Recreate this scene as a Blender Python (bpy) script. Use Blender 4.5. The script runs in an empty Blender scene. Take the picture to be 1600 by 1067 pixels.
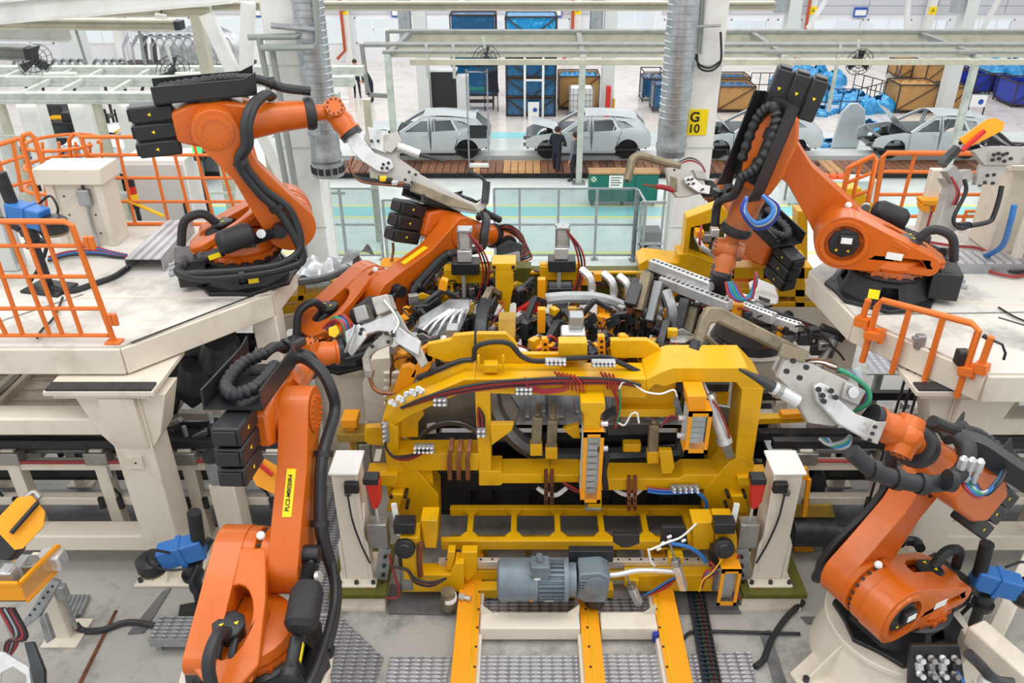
import bpy, bmesh, math, random
from mathutils import Vector, Matrix, geometry
R = math.radians
V = Vector
random.seed(7)
sc = bpy.context.scene
# ------------------------------------------------------------------ camera
CAMH, PITCH, F = 8.7, R(29.3), 1244.4
CP, SP = math.cos(PITCH), math.sin(PITCH)
cd = bpy.data.cameras.new('camera')
cd.lens = 28.0; cd.sensor_width = 36.0; cd.shift_x = -0.0125; cd.clip_end = 300
cam = bpy.data.objects.new('camera', cd); sc.collection.objects.link(cam)
cam.location = (0, 0, CAMH); cam.rotation_euler = (R(90) - PITCH, 0, 0)
sc.camera = cam
# ------------------------------------------------------------------ view, sky and lamps
sc.view_settings.view_transform = 'Standard'; sc.view_settings.look = 'None'
sc.view_settings.gamma = 1.0; sc.view_settings.use_curve_mapping = False
sc.view_settings.exposure = 0.45
wd = bpy.data.worlds.new('overcast_sky'); sc.world = wd; wd.use_nodes = True
bg = wd.node_tree.nodes['Background']; bg.inputs[0].default_value = (0.98, 0.99, 1.0, 1); bg.inputs[1].default_value = 0.75
def lamp(name, x, y, z, sx, sy, power, col=(1, .97, .92)):
    l = bpy.data.lights.new(name, 'AREA'); l.shape = 'RECTANGLE'; l.size = sx; l.size_y = sy; l.energy = power; l.color = col
    o = bpy.data.objects.new(name, l); sc.collection.objects.link(o); o.location = (x, y, z); return o
lamp('hall_lamp_row', 0, 6, 14.5, 26, 3, 680)
lamp('hall_lamp_row', 0, 0, 14.5, 26, 3, 480)
for yy in (20, 30, 41): lamp('hall_lamp_row', 0, yy, 13.5, 50, 3, 1300, (1, .99, .97))
# ------------------------------------------------------------------ helpers
def at(px, py, Z=None, Y=None):
    """point of the place seen at a pixel of the photograph, at height Z or distance Y"""
    u = (px - 820.0) / F; v = (533.5 - py) / F
    d = V((u, CP + v * SP, -SP + v * CP))
    t = (Z - CAMH) / d.z if Z is not None else Y / d.y
    return V((0, 0, CAMH)) + d * t
def plane(p, n):
    n = V(n).normalized(); p = V(p)
    def f(px, py, off=0.0):
        u = (px - 820.0) / F; v = (533.5 - py) / F
        d = V((u, CP + v * SP, -SP + v * CP))
        t = (p - V((0, 0, CAMH))).dot(n) / d.dot(n)
        return V((0, 0, CAMH)) + d * t + n * off
    f.n = n
    return f
def spline(pts, k=6):
    pts = [V(p) for p in pts]
    if len(pts) < 3: return pts
    q = [pts[0] * 2 - pts[1]] + pts + [pts[-1] * 2 - pts[-2]]
    out = []
    for i in range(1, len(q) - 2):
        a, b, c, d = q[i-1], q[i], q[i+1], q[i+2]
        for j in range(k):
            t = j / k
            out.append(.5 * ((2*b) + (c-a)*t + (2*a-5*b+4*c-d)*t*t + (3*b-a-3*c+d)*t**3))
    return out + [pts[-1]]
def basis(d, up=None):
    d = V(d).normalized()
    u = V(up) if up is not None else (V((0, 0, 1)) if abs(d.z) < .95 else V((1, 0, 0)))
    s = d.cross(u).normalized(); return d, s, s.cross(d).normalized()
class MB:
    def __init__(s, xf=None): s.v = []; s.f = []; s.xf = xf
    def add(s, vs, fs):
        n = len(s.v)
        s.v += [(s.xf @ V(v)) if s.xf else V(v) for v in vs]
        s.f += [tuple(i + n for i in f) for f in fs]; return s
    def box(s, a, b):
        x0, y0, z0 = a; x1, y1, z1 = b
        return s.add([(x0,y0,z0),(x1,y0,z0),(x1,y1,z0),(x0,y1,z0),(x0,y0,z1),(x1,y0,z1),(x1,y1,z1),(x0,y1,z1)],
            [(0,3,2,1),(4,5,6,7),(0,1,5,4),(1,2,6,5),(2,3,7,6),(3,0,4,7)])
    def cbox(s, c, dx, dy, dz): return s.box((c[0]-dx/2,c[1]-dy/2,c[2]-dz/2),(c[0]+dx/2,c[1]+dy/2,c[2]+dz/2))
    def bar(s, p, q, w, h=None, up=None):
        h = h or w; p, q = V(p), V(q); d, a, b = basis(q - p, up); a *= w/2; b *= h/2
        return s.add([p-a-b,p+a-b,p+a+b,p-a+b,q-a-b,q+a-b,q+a+b,q-a+b],
            [(0,3,2,1),(4,5,6,7),(0,1,5,4),(1,2,6,5),(2,3,7,6),(3,0,4,7)])
    def cyl(s, p, q, r, r2=None, n=16):
        return s.lathe(p, V(q)-V(p), [(0, r), ((V(q)-V(p)).length, r if r2 is None else r2)], n)
    def lathe(s, p, ax, prof, n=16):
        d, a, b = basis(ax); p = V(p); vs = []; fs = []
        for t, r in prof:
            for i in range(n):
                w = 2*math.pi*i/n; vs.append(p + d*t + (a*math.cos(w) + b*math.sin(w))*max(r, 1e-4))
        for k in range(len(prof)-1):
            for i in range(n):
                j = (i+1) % n; fs.append((k*n+i, k*n+j, (k+1)*n+j, (k+1)*n+i))
        fs += [tuple(range(n))[::-1], tuple(range((len(prof)-1)*n, len(prof)*n))]
        return s.add(vs, fs)
    def tube(s, pts, r, n=8, smooth=True, k=6):
        pts = spline(pts, k) if smooth else [V(p) for p in pts]
        m = len(pts); rr = r if callable(r) else (lambda t: r); vs = []; fs = []; prev = None
        for i, p in enumerate(pts):
            t = (pts[min(i+1, m-1)] - pts[max(i-1, 0)])
            if t.length < 1e-9: t = V((0,0,1))
            t.normalize()
            if prev is None: a = t.orthogonal().normalized()
            else:
                a = prev - t * prev.dot(t)
                a = a.normalized() if a.length > 1e-6 else t.orthogonal().normalized()
            prev = a; b = t.cross(a); q = rr(i/(m-1))
            for j in range(n):
                w = 2*math.pi*j/n; vs.append(p + (a*math.cos(w)+b*math.sin(w))*q)
        for i in range(m-1):
            for j in range(n):
                k2 = (j+1) % n; fs.append((i*n+j, i*n+k2, (i+1)*n+k2, (i+1)*n+j))
        fs += [tuple(range(n))[::-1], tuple(range((m-1)*n, m*n))]
        return s.add(vs, fs)
    def prism(s, poly, vec, holes=()):
        vec = V(vec); loops = [[V(p) for p in poly]] + [[V(p) for p in h] for h in holes]
        flat = [p for l in loops for p in l]; n = len(flat)
        fs = []
        if len(loops) == 1 and n <= 4:
            fs = [tuple(range(n)), tuple(range(n, 2*n))[::-1]]
        else:
            for t in geometry.tessellate_polygon(loops):
                fs += [tuple(t), tuple(i+n for i in t)[::-1]]
        o = 0
        for l in loops:
            m = len(l)
            for i in range(m):
                j = (i+1) % m; fs.append((o+i, o+j, o+j+n, o+i+n))
            o += m
        return s.add(flat + [p + vec for p in flat], fs)
    def ball(s, c, r, n=14, m=9, sc3=(1,1,1), rot=None):
        vs = []; fs = []; c = V(c)
        for i in range(m+1):
            ph = math.pi*i/m
            for j in range(n):
                th = 2*math.pi*j/n
                q = V((r*sc3[0]*max(math.sin(ph),1e-3)*math.cos(th), r*sc3[1]*max(math.sin(ph),1e-3)*math.sin(th), r*sc3[2]*math.cos(ph)))
                vs.append(c + (rot @ q if rot else q))
        for i in range(m):
            for j in range(n):
                k = (j+1) % n; fs.append((i*n+j, (i+1)*n+j, (i+1)*n+k, i*n+k))
        fs += [tuple(range(n)), tuple(range(m*n, m*n+n))[::-1]]
        return s.add(vs, fs)
    def grid(s, f, nu, nv):
        vs = [f(i/nu, j/nv) for j in range(nv+1) for i in range(nu+1)]
        fs = [(j*(nu+1)+i, j*(nu+1)+i+1, (j+1)*(nu+1)+i+1, (j+1)*(nu+1)+i) for j in range(nv) for i in range(nu)]
        return s.add(vs, fs)
WL = {}
COL = sc.collection
def mesh(name, mb, mat, org=V((0,0,0)), sharp=.6):
    me = bpy.data.meshes.new(name)
    me.from_pydata([tuple(v - org) for v in mb.v], [], mb.f)
    bm = bmesh.new(); bm.from_mesh(me); bmesh.ops.recalc_face_normals(bm, faces=bm.faces)
    for f in bm.faces: f.smooth = True
    bm.to_mesh(me); bm.free()
    me.set_sharp_from_angle(angle=sharp)
    me.materials.append(M[mat] if isinstance(mat, str) else mat)
    return me
def link(o, parent=None):
    COL.objects.link(o)
    if parent is not None: o.parent = parent
    return o
def bevel(o, w, seg=2):
    m = o.modifiers.new('bevel', 'BEVEL'); m.width = w; m.segments = seg; m.limit_method = 'ANGLE'; m.angle_limit = .7; m.harden_normals = False
    return o
def part(name, mb, mat, parent=None, label=None, kind=None, bev=0):
    org = WL[parent.name] if parent is not None else V((0,0,0))
    o = bpy.data.objects.new(name, mesh(name, mb, mat, org)); link(o, parent)
    WL[o.name] = org
    if label: o['label'] = label
    if kind: o['kind'] = kind
    if bev: bevel(o, bev)
    return o
def tag(o, label, cat, group=None):
    o['label'] = label; o['category'] = cat
    if group: o['group'] = group
    return o
def thing(name, label, cat, loc, group=None):
    o = bpy.data.objects.new(name, None); o.empty_display_size = .1; link(o); o.location = V(loc); WL[o.name] = V(loc)
    return tag(o, label, cat, group)
def solo(name, mb, mat, label, cat, group=None, bev=0, kind=None):
    xs = [v.x for v in mb.v]; ys = [v.y for v in mb.v]; zs = [v.z for v in mb.v]
    org = V(((min(xs)+max(xs))/2, (min(ys)+max(ys))/2, min(zs)))
    o = bpy.data.objects.new(name, mesh(name, mb, mat, org)); link(o); o.location = org; WL[o.name] = org
    if bev: bevel(o, bev)
    if kind: o['kind'] = kind
    return tag(o, label, cat, group)
def struct(name, mb, mat, parent=None, bev=0, label=None):
    o = part(name, mb, mat, parent, label, 'structure' if parent is None else None, bev)
    if label: o['label'] = label
    return o
def copies(o, locs, parent=None, name=None):
    """share one piece's mesh at further offsets"""
    out = [o]
    for l in locs:
        c = o.copy(); link(c, parent or o.parent); c.location = V(o.location) + V(l); WL[c.name] = WL.get(o.name, V((0,0,0))); out.append(c)
    return out
def text(body, size, mat, parent, loc, xdir, ydir, name='lettering', bold=0.0, serif=False):
    """flat print: letters as a thin mesh lying in the plane of xdir/ydir, centred on loc"""
    cu = bpy.data.curves.new(name, 'FONT'); cu.body = body; cu.size = size; cu.align_x = 'CENTER'; cu.align_y = 'CENTER'; cu.offset = bold; cu.extrude = .0008
    t = bpy.data.objects.new(name, cu); COL.objects.link(t)
    dg = bpy.context.evaluated_depsgraph_get(); me = bpy.data.meshes.new_from_object(t.evaluated_get(dg))
    bpy.data.objects.remove(t); bpy.data.curves.remove(cu)
    x = V(xdir).normalized(); z = x.cross(V(ydir)).normalized(); y = z.cross(x)
    org = WL[parent.name]
    for v in me.vertices:
        c = v.co; v.co = V(loc) + x*c.x + y*c.y + z*c.z - org
    me.materials.clear(); me.materials.append(M[mat])
    o = bpy.data.objects.new(name, me); link(o, parent); WL[o.name] = org
    return o
# ------------------------------------------------------------------ materials
M = {}
def lin(c):
    if isinstance(c, str): c = [int(c[i:i+2], 16)/255 for i in (0, 2, 4)]
    return tuple((x/12.92 if x <= .04045 else ((x+.055)/1.055)**2.4) for x in c) + (1,)
def mat(name, col, rough=.5, metal=0.0, col2=None, scale=3.0, lo=.45, hi=.75, bump=0.0, bscale=40., spec=.5, stretch=None, alpha=1, coat=0):
    m = bpy.data.materials.new(name); m.use_nodes = True; nt = m.node_tree; b = nt.nodes['Principled BSDF']
    b.inputs['Base Color'].default_value = lin(col); b.inputs['Roughness'].default_value = rough; b.inputs['Metallic'].default_value = metal
    b.inputs['Specular IOR Level'].default_value = spec; b.inputs['Alpha'].default_value = alpha; b.inputs['Coat Weight'].default_value = coat
    tc = nt.nodes.new('ShaderNodeTexCoord'); src = tc.outputs['Object']
    if stretch:
        mp = nt.nodes.new('ShaderNodeMapping'); mp.inputs['Scale'].default_value = stretch; nt.links.new(src, mp.inputs[0]); src = mp.outputs[0]
    if col2:
        n = nt.nodes.new('ShaderNodeTexNoise'); n.inputs['Scale'].default_value = scale; n.inputs['Detail'].default_value = 7; n.inputs['Roughness'].default_value = .65
        nt.links.new(src, n.inputs['Vector'])
        cr = nt.nodes.new('ShaderNodeValToRGB'); cr.color_ramp.elements[0].position = lo; cr.color_ramp.elements[1].position = hi
        cr.color_ramp.elements[0].color = lin(col); cr.color_ramp.elements[1].color = lin(col2)
        nt.links.new(n.outputs['Fac'], cr.inputs[0]); nt.links.new(cr.outputs[0], b.inputs['Base Color'])
    if bump:
        n2 = nt.nodes.new('ShaderNodeTexNoise'); n2.inputs['Scale'].default_value = bscale; nt.links.new(src, n2.inputs['Vector'])
        bp = nt.nodes.new('ShaderNodeBump'); bp.inputs['Strength'].default_value = bump; bp.inputs['Distance'].default_value = .01
        nt.links.new(n2.outputs['Fac'], bp.inputs['Height']); nt.links.new(bp.outputs[0], b.inputs['Normal'])
    M[name] = m; return m
mat('orange', 'cb6110', .33, 0, 'ad500e', 1.6, .5, .8, coat=.15)
mat('orange_worn', 'b8622c', .42, 0, '7a5a4a', 4, .46, .66)
mat('rail_orange', 'dd7226', .5, 0, 'c4622a', 2.5, .55, .8)
mat('yellow', 'dda800', .4, 0, 'a67f10', 2.2, .5, .85)
mat('yellow_dirty', 'b08a2a', .55, 0, '6a5c34', 3, .4, .75)
mat('yellow_bright', 'f6c21a', .45)
mat('yellow_cover', 'ee9d0c', .48)
mat('olive', '5c5a12', .6, 0, '403e10', 4)  # on the rear gate beam this stands for yellow paint in shade
mat('cream', 'ddd5c6', .5, 0, 'b5aa98', 2.2, .52, .85)
mat('cream_top', 'd6d3cc', .6, 0, '9c988f', 1.8, .48, .74)
mat('cream_dirty', 'd0cdc6', .6, 0, '6e6b67', 1.6, .5, .8)
mat('white', 'e9e9e6', .45, 0, 'd5d4cf', 1.5)
mat('white_wall', 'e8eaee', .6)
mat('wall_grey', 'c9cbd2', .6)
mat('black', '202125', .4)
mat('black_matte', '1b1c1f', .6, 0, '2b2c30', 8)
mat('rubber', '232529', .48)
mat('dark_metal', '47484b', .45, .6, '2a2b2d', 6)
mat('steel', 'a3a29f', .38, .7, '77746f', 4, .5, .8)
mat('gun_grey', 'b4b1ab', .5, .25, '7d776c', 5, .52, .85)
mat('gun_tan', '8d816a', .5, .4, '4d4437', 5, .45, .75)
mat('silver', 'd8d9da', .3, .55, 'aeb0b1', 6)
mat('galv', 'a9adb0', .4, .65, '8b8f93', 9)
mat('duct', 'b9bec2', .3, .75, '989da2', 5)
mat('sheet', '8e9194', .33, .7, '5e6163', 3)
mat('sheet_dark', '46494c', .35, .6, '2a2c2e', 3)
mat('sheet_light', 'c9cccf', .3, .6, '989b9e', 4)
mat('sheet_tan', 'ddd3c2', .4, .25, 'b8ac98', 3)
mat('plate_grey', '77767a', .5, .3, '56565a', 3)
mat('car_silver', 'c6ced2', .3, .15, 'b8c1c6', 1.2, coat=.4)
mat('car_white', 'e6ebee', .3, .1, coat=.3)
mat('copper', '8a5a40', .4, .7, '5a3a2c', 8)
mat('motor_grey', '74818b', .42, .15, '5c6770', 4)
mat('blue', '2f6fb8', .4)
mat('blue_deep', '2b3fa6', .5, 0, '1f2f80', 2)
mat('blue_tube', '2a6fb5', .4)
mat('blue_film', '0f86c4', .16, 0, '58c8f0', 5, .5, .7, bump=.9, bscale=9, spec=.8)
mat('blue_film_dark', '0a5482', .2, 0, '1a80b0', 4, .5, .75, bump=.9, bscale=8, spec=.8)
mat('red', 'c8281e', .45)
mat('hose_red', '9c2c30', .42)
mat('green_tube', '2e8a62', .45)
mat('green_cabinet', '06695c', .45)
mat('navy', '1c2130', .8)
mat('navy_blue', '23358f', .8)
mat('grey_cloth', '6e757c', .85)
mat('skin', 'c8987c', .6)
mat('hair', '3a2a20', .8)
mat('wood', 'a9855a', .7, 0, '8a6a45', 3)
mat('plank_dark', '5a3c30', .65, 0, '7a5240', 5)
mat('plank_mid', '8d6148', .6, 0, '6d4838', 5)
mat('plank_light', 'c99a66', .6, 0, 'a97b50', 4)
mat('cardboard', 'b98e58', .8, 0, '9c7444', 2)
mat('frame_dark', '3c2f2c', .6)
mat('teal_paint', '8fcfd4', .3, spec=.5)
mat('yellow_paint', 'e3e08a', .35)
mat('grey_panel', 'c8ccca', .5)
mat('paper', 'eef0ee', .7)
mat('ink', '14141a', .7)
mat('ink_blue', '2a50b0', .6)
mat('sign_yellow', 'f5d800', .5)
mat('sign_blue', '2a56b4', .5)
mat('window_white', 'f2f4f6', .4)
mat('pipe_red', 'b4502c', .5)
mat('pipe_grey', '9aa09c', .4, .3)
mat('beam_grey', '8b8d89', .5, .1, '6f716b', 3)
mat('beam_cream', 'bdb9a6', .5, 0, 'a49f8b', 2)
mat('gantry', 'c0c6be', .5, 0, '989e96', 3)
mat('helmet', 'e2622a', .35)
mat('film_clear', 'c9d6dc', .2, 0, alpha=.28, spec=.8)
mat('plexi', 'f2b46a', .12, 0, alpha=.35, spec=.8)
mat('mesh_guard', 'b8bcbc', .3, 0, alpha=.22)
def emis(name, col, s):
    m = bpy.data.materials.new(name); m.use_nodes = True; b = m.node_tree.nodes['Principled BSDF']
    b.inputs['Base Color'].default_value = lin(col); b.inputs['Emission Color'].default_value = lin(col); b.inputs['Emission Strength'].default_value = s; M[name] = m
emis('lamp_glow', 'fffdf6', 5.0)
emis('beacon_green', '40e070', 1.2)
def glass(name, col, rough=.05):
    m = bpy.data.materials.new(name); m.use_nodes = True; nt = m.node_tree; nt.nodes.remove(nt.nodes['Principled BSDF'])
    t = nt.nodes.new('ShaderNodeBsdfTransparent'); t.inputs[0].default_value = lin(col)
    g = nt.nodes.new('ShaderNodeBsdfGlossy'); g.inputs['Roughness'].default_value = rough
    mx = nt.nodes.new('ShaderNodeMixShader'); mx.inputs[0].default_value = .07
    nt.links.new(t.outputs[0], mx.inputs[1]); nt.links.new(g.outputs[0], mx.inputs[2]); nt.links.new(mx.outputs[0], nt.nodes['Material Output'].inputs[0]); M[name] = m
glass('pane', 'f6fafc'); glass('fence_pane', 'e4ecec', .1)
def floor_mat(name, c1, c2, c3, rough, sc1, coat=0):
    m = mat(name, c1, rough, 0, c2, sc1, .35, .75, coat=coat); nt = m.node_tree; b = nt.nodes['Principled BSDF']
    old = b.inputs['Base Color'].links[0].from_socket
    tc = nt.nodes.new('ShaderNodeTexCoord'); n = nt.nodes.new('ShaderNodeTexNoise'); n.inputs['Scale'].default_value = 1.3; n.inputs['Detail'].default_value = 9; n.inputs['Roughness'].default_value = .75
    nt.links.new(tc.outputs['Object'], n.inputs['Vector'])
    cr = nt.nodes.new('ShaderNodeValToRGB'); cr.color_ramp.elements[0].position = .5; cr.color_ramp.elements[1].position = .7
    mx = nt.nodes.new('ShaderNodeMix'); mx.data_type = 'RGBA'
    nt.links.new(n.outputs['Fac'], cr.inputs[0]); nt.links.new(cr.outputs[0], mx.inputs[0]); nt.links.new(old, mx.inputs[6]); mx.inputs[7].default_value = lin(c3)
    nt.links.new(mx.outputs[2], b.inputs['Base Color'])
floor_mat('concrete', '9f9d98', 'b3b0aa', '5c5b5b', .45, .8)
floor_mat('hall_floor', 'd3dcd9', 'dfe6e3', 'c3cbc8', .16, .3, .2)
floor_mat('hall_floor_warm', 'd8cfc8', 'e3dcd5', 'b9aca2', .2, .3, .2)
def tread(name, c1, c2):
    """diamond tread plate: two crossed rows of raised lozenges as fine relief"""
    m = mat(name, c1, .36, .6, c2, 2.5, .4, .8); nt = m.node_tree; b = nt.nodes['Principled BSDF']
    tc = nt.nodes.new('ShaderNodeTexCoord'); acc = None
    for ang, off in ((45, 0), (-45, .5)):
        mp = nt.nodes.new('ShaderNodeMapping'); mp.inputs['Rotation'].default_value = (0, 0, R(ang)); mp.inputs['Scale'].default_value = (7, 16, 0); mp.inputs['Location'].default_value = (off, off, 0)
        vo = nt.nodes.new('ShaderNodeTexVoronoi'); vo.inputs['Randomness'].default_value = 0; vo.inputs['Scale'].default_value = 1
        nt.links.new(tc.outputs['Object'], mp.inputs[0]); nt.links.new(mp.outputs[0], vo.inputs['Vector'])
        r = nt.nodes.new('ShaderNodeMapRange'); r.inputs[1].default_value = .22; r.inputs[2].default_value = .36; r.inputs[3].default_value = 1; r.inputs[4].default_value = 0
        nt.links.new(vo.outputs['Distance'], r.inputs[0])
        if acc is None: acc = r.outputs[0]
        else:
            a = nt.nodes.new('ShaderNodeMath'); a.operation = 'MAXIMUM'; nt.links.new(acc, a.inputs[0]); nt.links.new(r.outputs[0], a.inputs[1]); acc = a.outputs[0]
    mx = nt.nodes.new('ShaderNodeMix'); mx.data_type = 'RGBA'; nt.links.new(acc, mx.inputs[0]); nt.links.new(b.inputs['Base Color'].links[0].from_socket, mx.inputs[6]); mx.inputs[7].default_value = lin('c8c8cd' if name == 'tread_plate' else 'a4a5ab'); nt.links.new(mx.outputs[2], b.inputs['Base Color'])
    bp = nt.nodes.new('ShaderNodeBump'); bp.inputs['Strength'].default_value = .9; bp.inputs['Distance'].default_value = .01
    nt.links.new(acc, bp.inputs['Height']); nt.links.new(bp.outputs[0], b.inputs['Normal'])
tread('tread_plate', 'a2a3a9', '7e7f85'); tread('tread_dark', '8b8c92', '66676c')
# ------------------------------------------------------------------ hall floor, painted lines, back wall
DK = 2.5                       # height of the raised cell deck above the hall floor
WY = 50.0                      # distance of the back wall
struct('floor', MB().box((-60, -12, -.3), (60, 33.5, 0)), 'hall_floor')
struct('floor.001', MB().box((-60, 33.5, -.3), (60, WY + 1, 0)), 'hall_floor_warm')
cell = struct('floor.002', MB().box((-14, -6, 0.01), (14, 13.4, DK)), 'concrete')
def stripe(px0, py0, px1, py1, name, m, x0=-11, x1=30):
    a = at(820, py1, Z=0).y; b = at(820, py0, Z=0).y
    struct(name, MB().box((x0, a, 0.001), (x1, b, .006)), m)
stripe(0, 323, 0, 338, 'trim_1', 'teal_paint'); stripe(0, 320, 0, 323, 'trim_2', 'yellow_paint'); stripe(0, 338, 0, 341, 'trim_3', 'yellow_paint')
stripe(0, 393, 0, 397, 'trim_4', 'yellow_paint'); stripe(0, 207, 0, 216, 'trim_5', 'teal_paint', -2.5, 2.6); stripe(0, 322, 0, 338, 'trim_6', 'teal_paint', -30, -11)
# back wall: openings are real, with mullions and panes
wz = lambda py: at(820, py, Y=WY).z
wx = lambda px, py=50: at(px, py, Y=WY).x
wins = [(-260, -160), (-140, -40), (-20, 80), (92, 190), (200, 300), (318, 420), (440, 536), (556, 640), (648, 716), (735, 790), (830, 890), (1036, 1100), (1140, 1198), (1212, 1250), (1268, 1345), (1352, 1420), (1440, 1480), (1500, 1580), (1600, 1690), (1720, 1800)]
zt, zb = wz(25), wz(70)
holes = []; rects = []
for a, b in wins:
    up, lo = (27, 68) if b < 730 else ((29, 66) if b < 1000 else (30, 68))
    rects.append((wx(a), wx(b), wz(lo), wz(up)))
rects.append((wx(956), wx(1024), wz(50), wz(-40)))
for x0, x1, z0, z1 in rects: holes.append([(x0, WY, z0), (x1, WY, z0), (x1, WY, z1), (x0, WY, z1)])
wall = struct('wall_back', MB().prism([(-45, WY, 0), (45, WY, 0), (45, WY, 12), (-45, WY, 12)], (0, .4, 0), holes), 'white_wall')
for i, (x0, x1, z0, z1) in enumerate(rects):
    mb = MB(); t = .07
    mb.box((x0, WY-.06, z0), (x1, WY+.06, z0+t)).box((x0, WY-.06, z1-t), (x1, WY+.06, z1)).box((x0, WY-.06, z0), (x0+t, WY+.06, z1)).box((x1-t, WY-.06, z0), (x1, WY+.06, z1))
    n = max(2, round((x1-x0)/1.2))
    for k in range(1, n): mb.box((x0+(x1-x0)*k/n-.03, WY-.05, z0), (x0+(x1-x0)*k/n+.03, WY+.05, z1))
    mb.box((x0, WY-.05, z0+(z1-z0)*.52), (x1, WY+.05, z0+(z1-z0)*.52+.05))
    w = struct('window_%d' % (i+1), mb, 'window_white')
    part('pane', MB().box((x0, WY-.01, z0), (x1, WY+.01, z1)), 'pane', w)
# grey siding above the window band, in overlapping sheets
for i in range(22):
    x = -44 + i*4
    if x < wx(1024) and x+4 > wx(956): continue
    part('siding_panel', MB().box((x+.02, WY-.08, zt+.12), (x+3.98, WY-.005, 3.05)).box((x+.02, WY-.11, 3.07), (x+3.98, WY-.02, 9)), 'wall_grey', wall)
struct('wall_left', MB().box((-45.4, -6, 0), (-45, WY, 12)), 'white_wall'); struct('wall_right', MB().box((45, -6, 0), (45.4, WY, 12)), 'white_wall')
# wall posts with yellow number plates, braces, red pipes
for i, (px, lab) in enumerate([(545, 'left of the far crates'), (724, 'behind the lower blue crates'), (900, 'right of the tall blue stack'), (1258, 'beside the second bay of windows'), (1440, 'in the right corner'), (190, 'far left')]):
    x = wx(px); t = thing('wall_post', 'white steel wall post with small yellow number plate, ' + lab, 'post', (x, WY-.6, 0))
    part('shaft', MB().box((x-.2, WY-.75, 0), (x+.2, WY-.35, 12)), 'white', t)
    if i < 5: part('number_plate', MB().box((x-.22, WY-.79, wz(20)), (x+.22, WY-.752, wz(8))), 'sign_yellow', t); text('A', .3, 'ink', t, (x, WY-.795, wz(14)), (1,0,0), (0,0,1))
for px in (541, 893, 1250):
    x = wx(px); solo('pipe', MB().tube([(x, WY-.9, 9), (x, WY-.9, wz(75)), (x-.5, WY-.9, wz(88))], .09, 8, False), 'pipe_red', 'rust red water pipe on back wall ' + {541: 'left of the two far workers', 893: 'right of the tall blue stack', 1250: 'by the right windows'}[px], 'pipe')
for px, w, lab in [(620, 16, 'left above the window band'), (868, 20, 'right of the tall blue stack top'), (1343, 20, 'on the siding over the right windows'), (404, 10, 'left of the big cream column')]:
    x = wx(px, 18); hw = w/2/(F/(WY*CP+6*SP)); t = thing('notice_board', 'small blue framed notice board ' + lab, 'board', (x, WY-.2, wz(28)))
    part('frame', MB().box((x-hw, WY-.2, wz(26)), (x+hw, WY-.1, wz(11))), 'sign_blue', t); part('sheet', MB().box((x-hw*.85, WY-.215, wz(23.5)), (x+hw*.85, WY-.2, wz(15))), 'paper', t)
def brace(px0, py0, px1, py1, Y, w, m, name, lab, cat='brace'):
    return solo(name, MB().bar(at(px0, py0, Y=Y), at(px1, py1, Y=Y), w), m, lab, cat)
for a in [(640, 0, 612, 70, 'left of the lower blue crates'), (1290, 0, 1262, 45, 'right of the red pipe'), (1560, 0, 1530, 55, 'at the right edge'), (1420, -10, 1416, 48, 'upright by the corner post')]:
    brace(a[0], a[1], a[2], a[3], WY-2, .22, 'white', 'wall_brace', 'slim white diagonal brace against back wall ' + a[4])
# ------------------------------------------------------------------ far row of columns with ventilation ducts
for px, lab in [(666, 'behind the black wrapped cabinet'), (946, 'right of the tall blue stack'), (1212, 'amid the blue film bundles'), (1468, 'between cardboard crates and blue crates')]:
    b = at(px, 182, Z=0); x, y = b.x, 36
    t = thing('far_column', 'pale grey building column with round duct, ' + lab, 'column', (x, y, 0))
    part('shaft', MB().box((x-.26, y-.3, 0), (x+.26, y+.3, 12)), 'grey_panel', t)
    part('duct', MB().cyl((x-.62, y-.2, 2.9 if px < 1200 else 4.4), (x-.62, y-.2, 12), .28), 'duct', t)
    if px in (666,): part('marker_plate', MB().cbox((x, y-.32, at(666, 62, Y=36).z), .4, .02, .5), 'sign_yellow', t)
# ------------------------------------------------------------------ two near columns
def column(name, cx, y, side, lab):
    t = thing(name, lab, 'column', (cx, y, 0)); w = .31
    mb = MB().box((cx-w, y, 0), (cx+w, y+.05, 12)).box((cx-w, y+.75, 0), (cx+w, y+.8, 12)).box((cx-.04, y+.05, 0), (cx+.04, y+.75, 12))
    part('steel_section', mb, 'white', t)
    part('front_plate', MB().box((cx-w-.01, y-.03, 0), (cx+w+.01, y, 12)), 'white', t)
    s2 = MB()
    for z in (2.9, 4.5, 6.0, 7.3): s2.box((cx-w-.03, y-.045, z), (cx+w+.03, y+.02, z+.03))
    part('seam_strap', s2, 'grey_panel', t)
    return t
LX = at(462, 200, Y=15).x; RX = at(1090, 200, Y=15).x
lc = column('building_column', LX, 15, 1, 'white steel building column behind the upper left robot')
rc = column('building_column', RX, 15, -1, 'white steel building column with yellow G 10 plate')
part('side_web', MB().box((LX-.25, 15.06, 0), (LX+.3, 15.74, 12)), 'white', lc)
part('side_web', MB().box((RX-.25, 15.06, 0), (RX+.25, 15.74, 12)), 'grey_panel', rc)
gz0, gz1 = at(1085, 211, Y=14.95).z, at(1085, 171, Y=14.95).z; gx = at(1085, 190, Y=14.95).x
sg = part('number_plate', MB().box((gx-.24, 14.94, gz0), (gx+.24, 14.965, gz1)), 'sign_yellow', rc)
text('G', .25, 'ink', rc, (gx, 14.93, gz0+(gz1-gz0)*.7), (1,0,0), (0,0,1), bold=.006)
text('10', .22, 'ink', rc, (gx, 14.93, gz0+(gz1-gz0)*.25), (1,0,0), (0,0,1), bold=.004)
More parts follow.
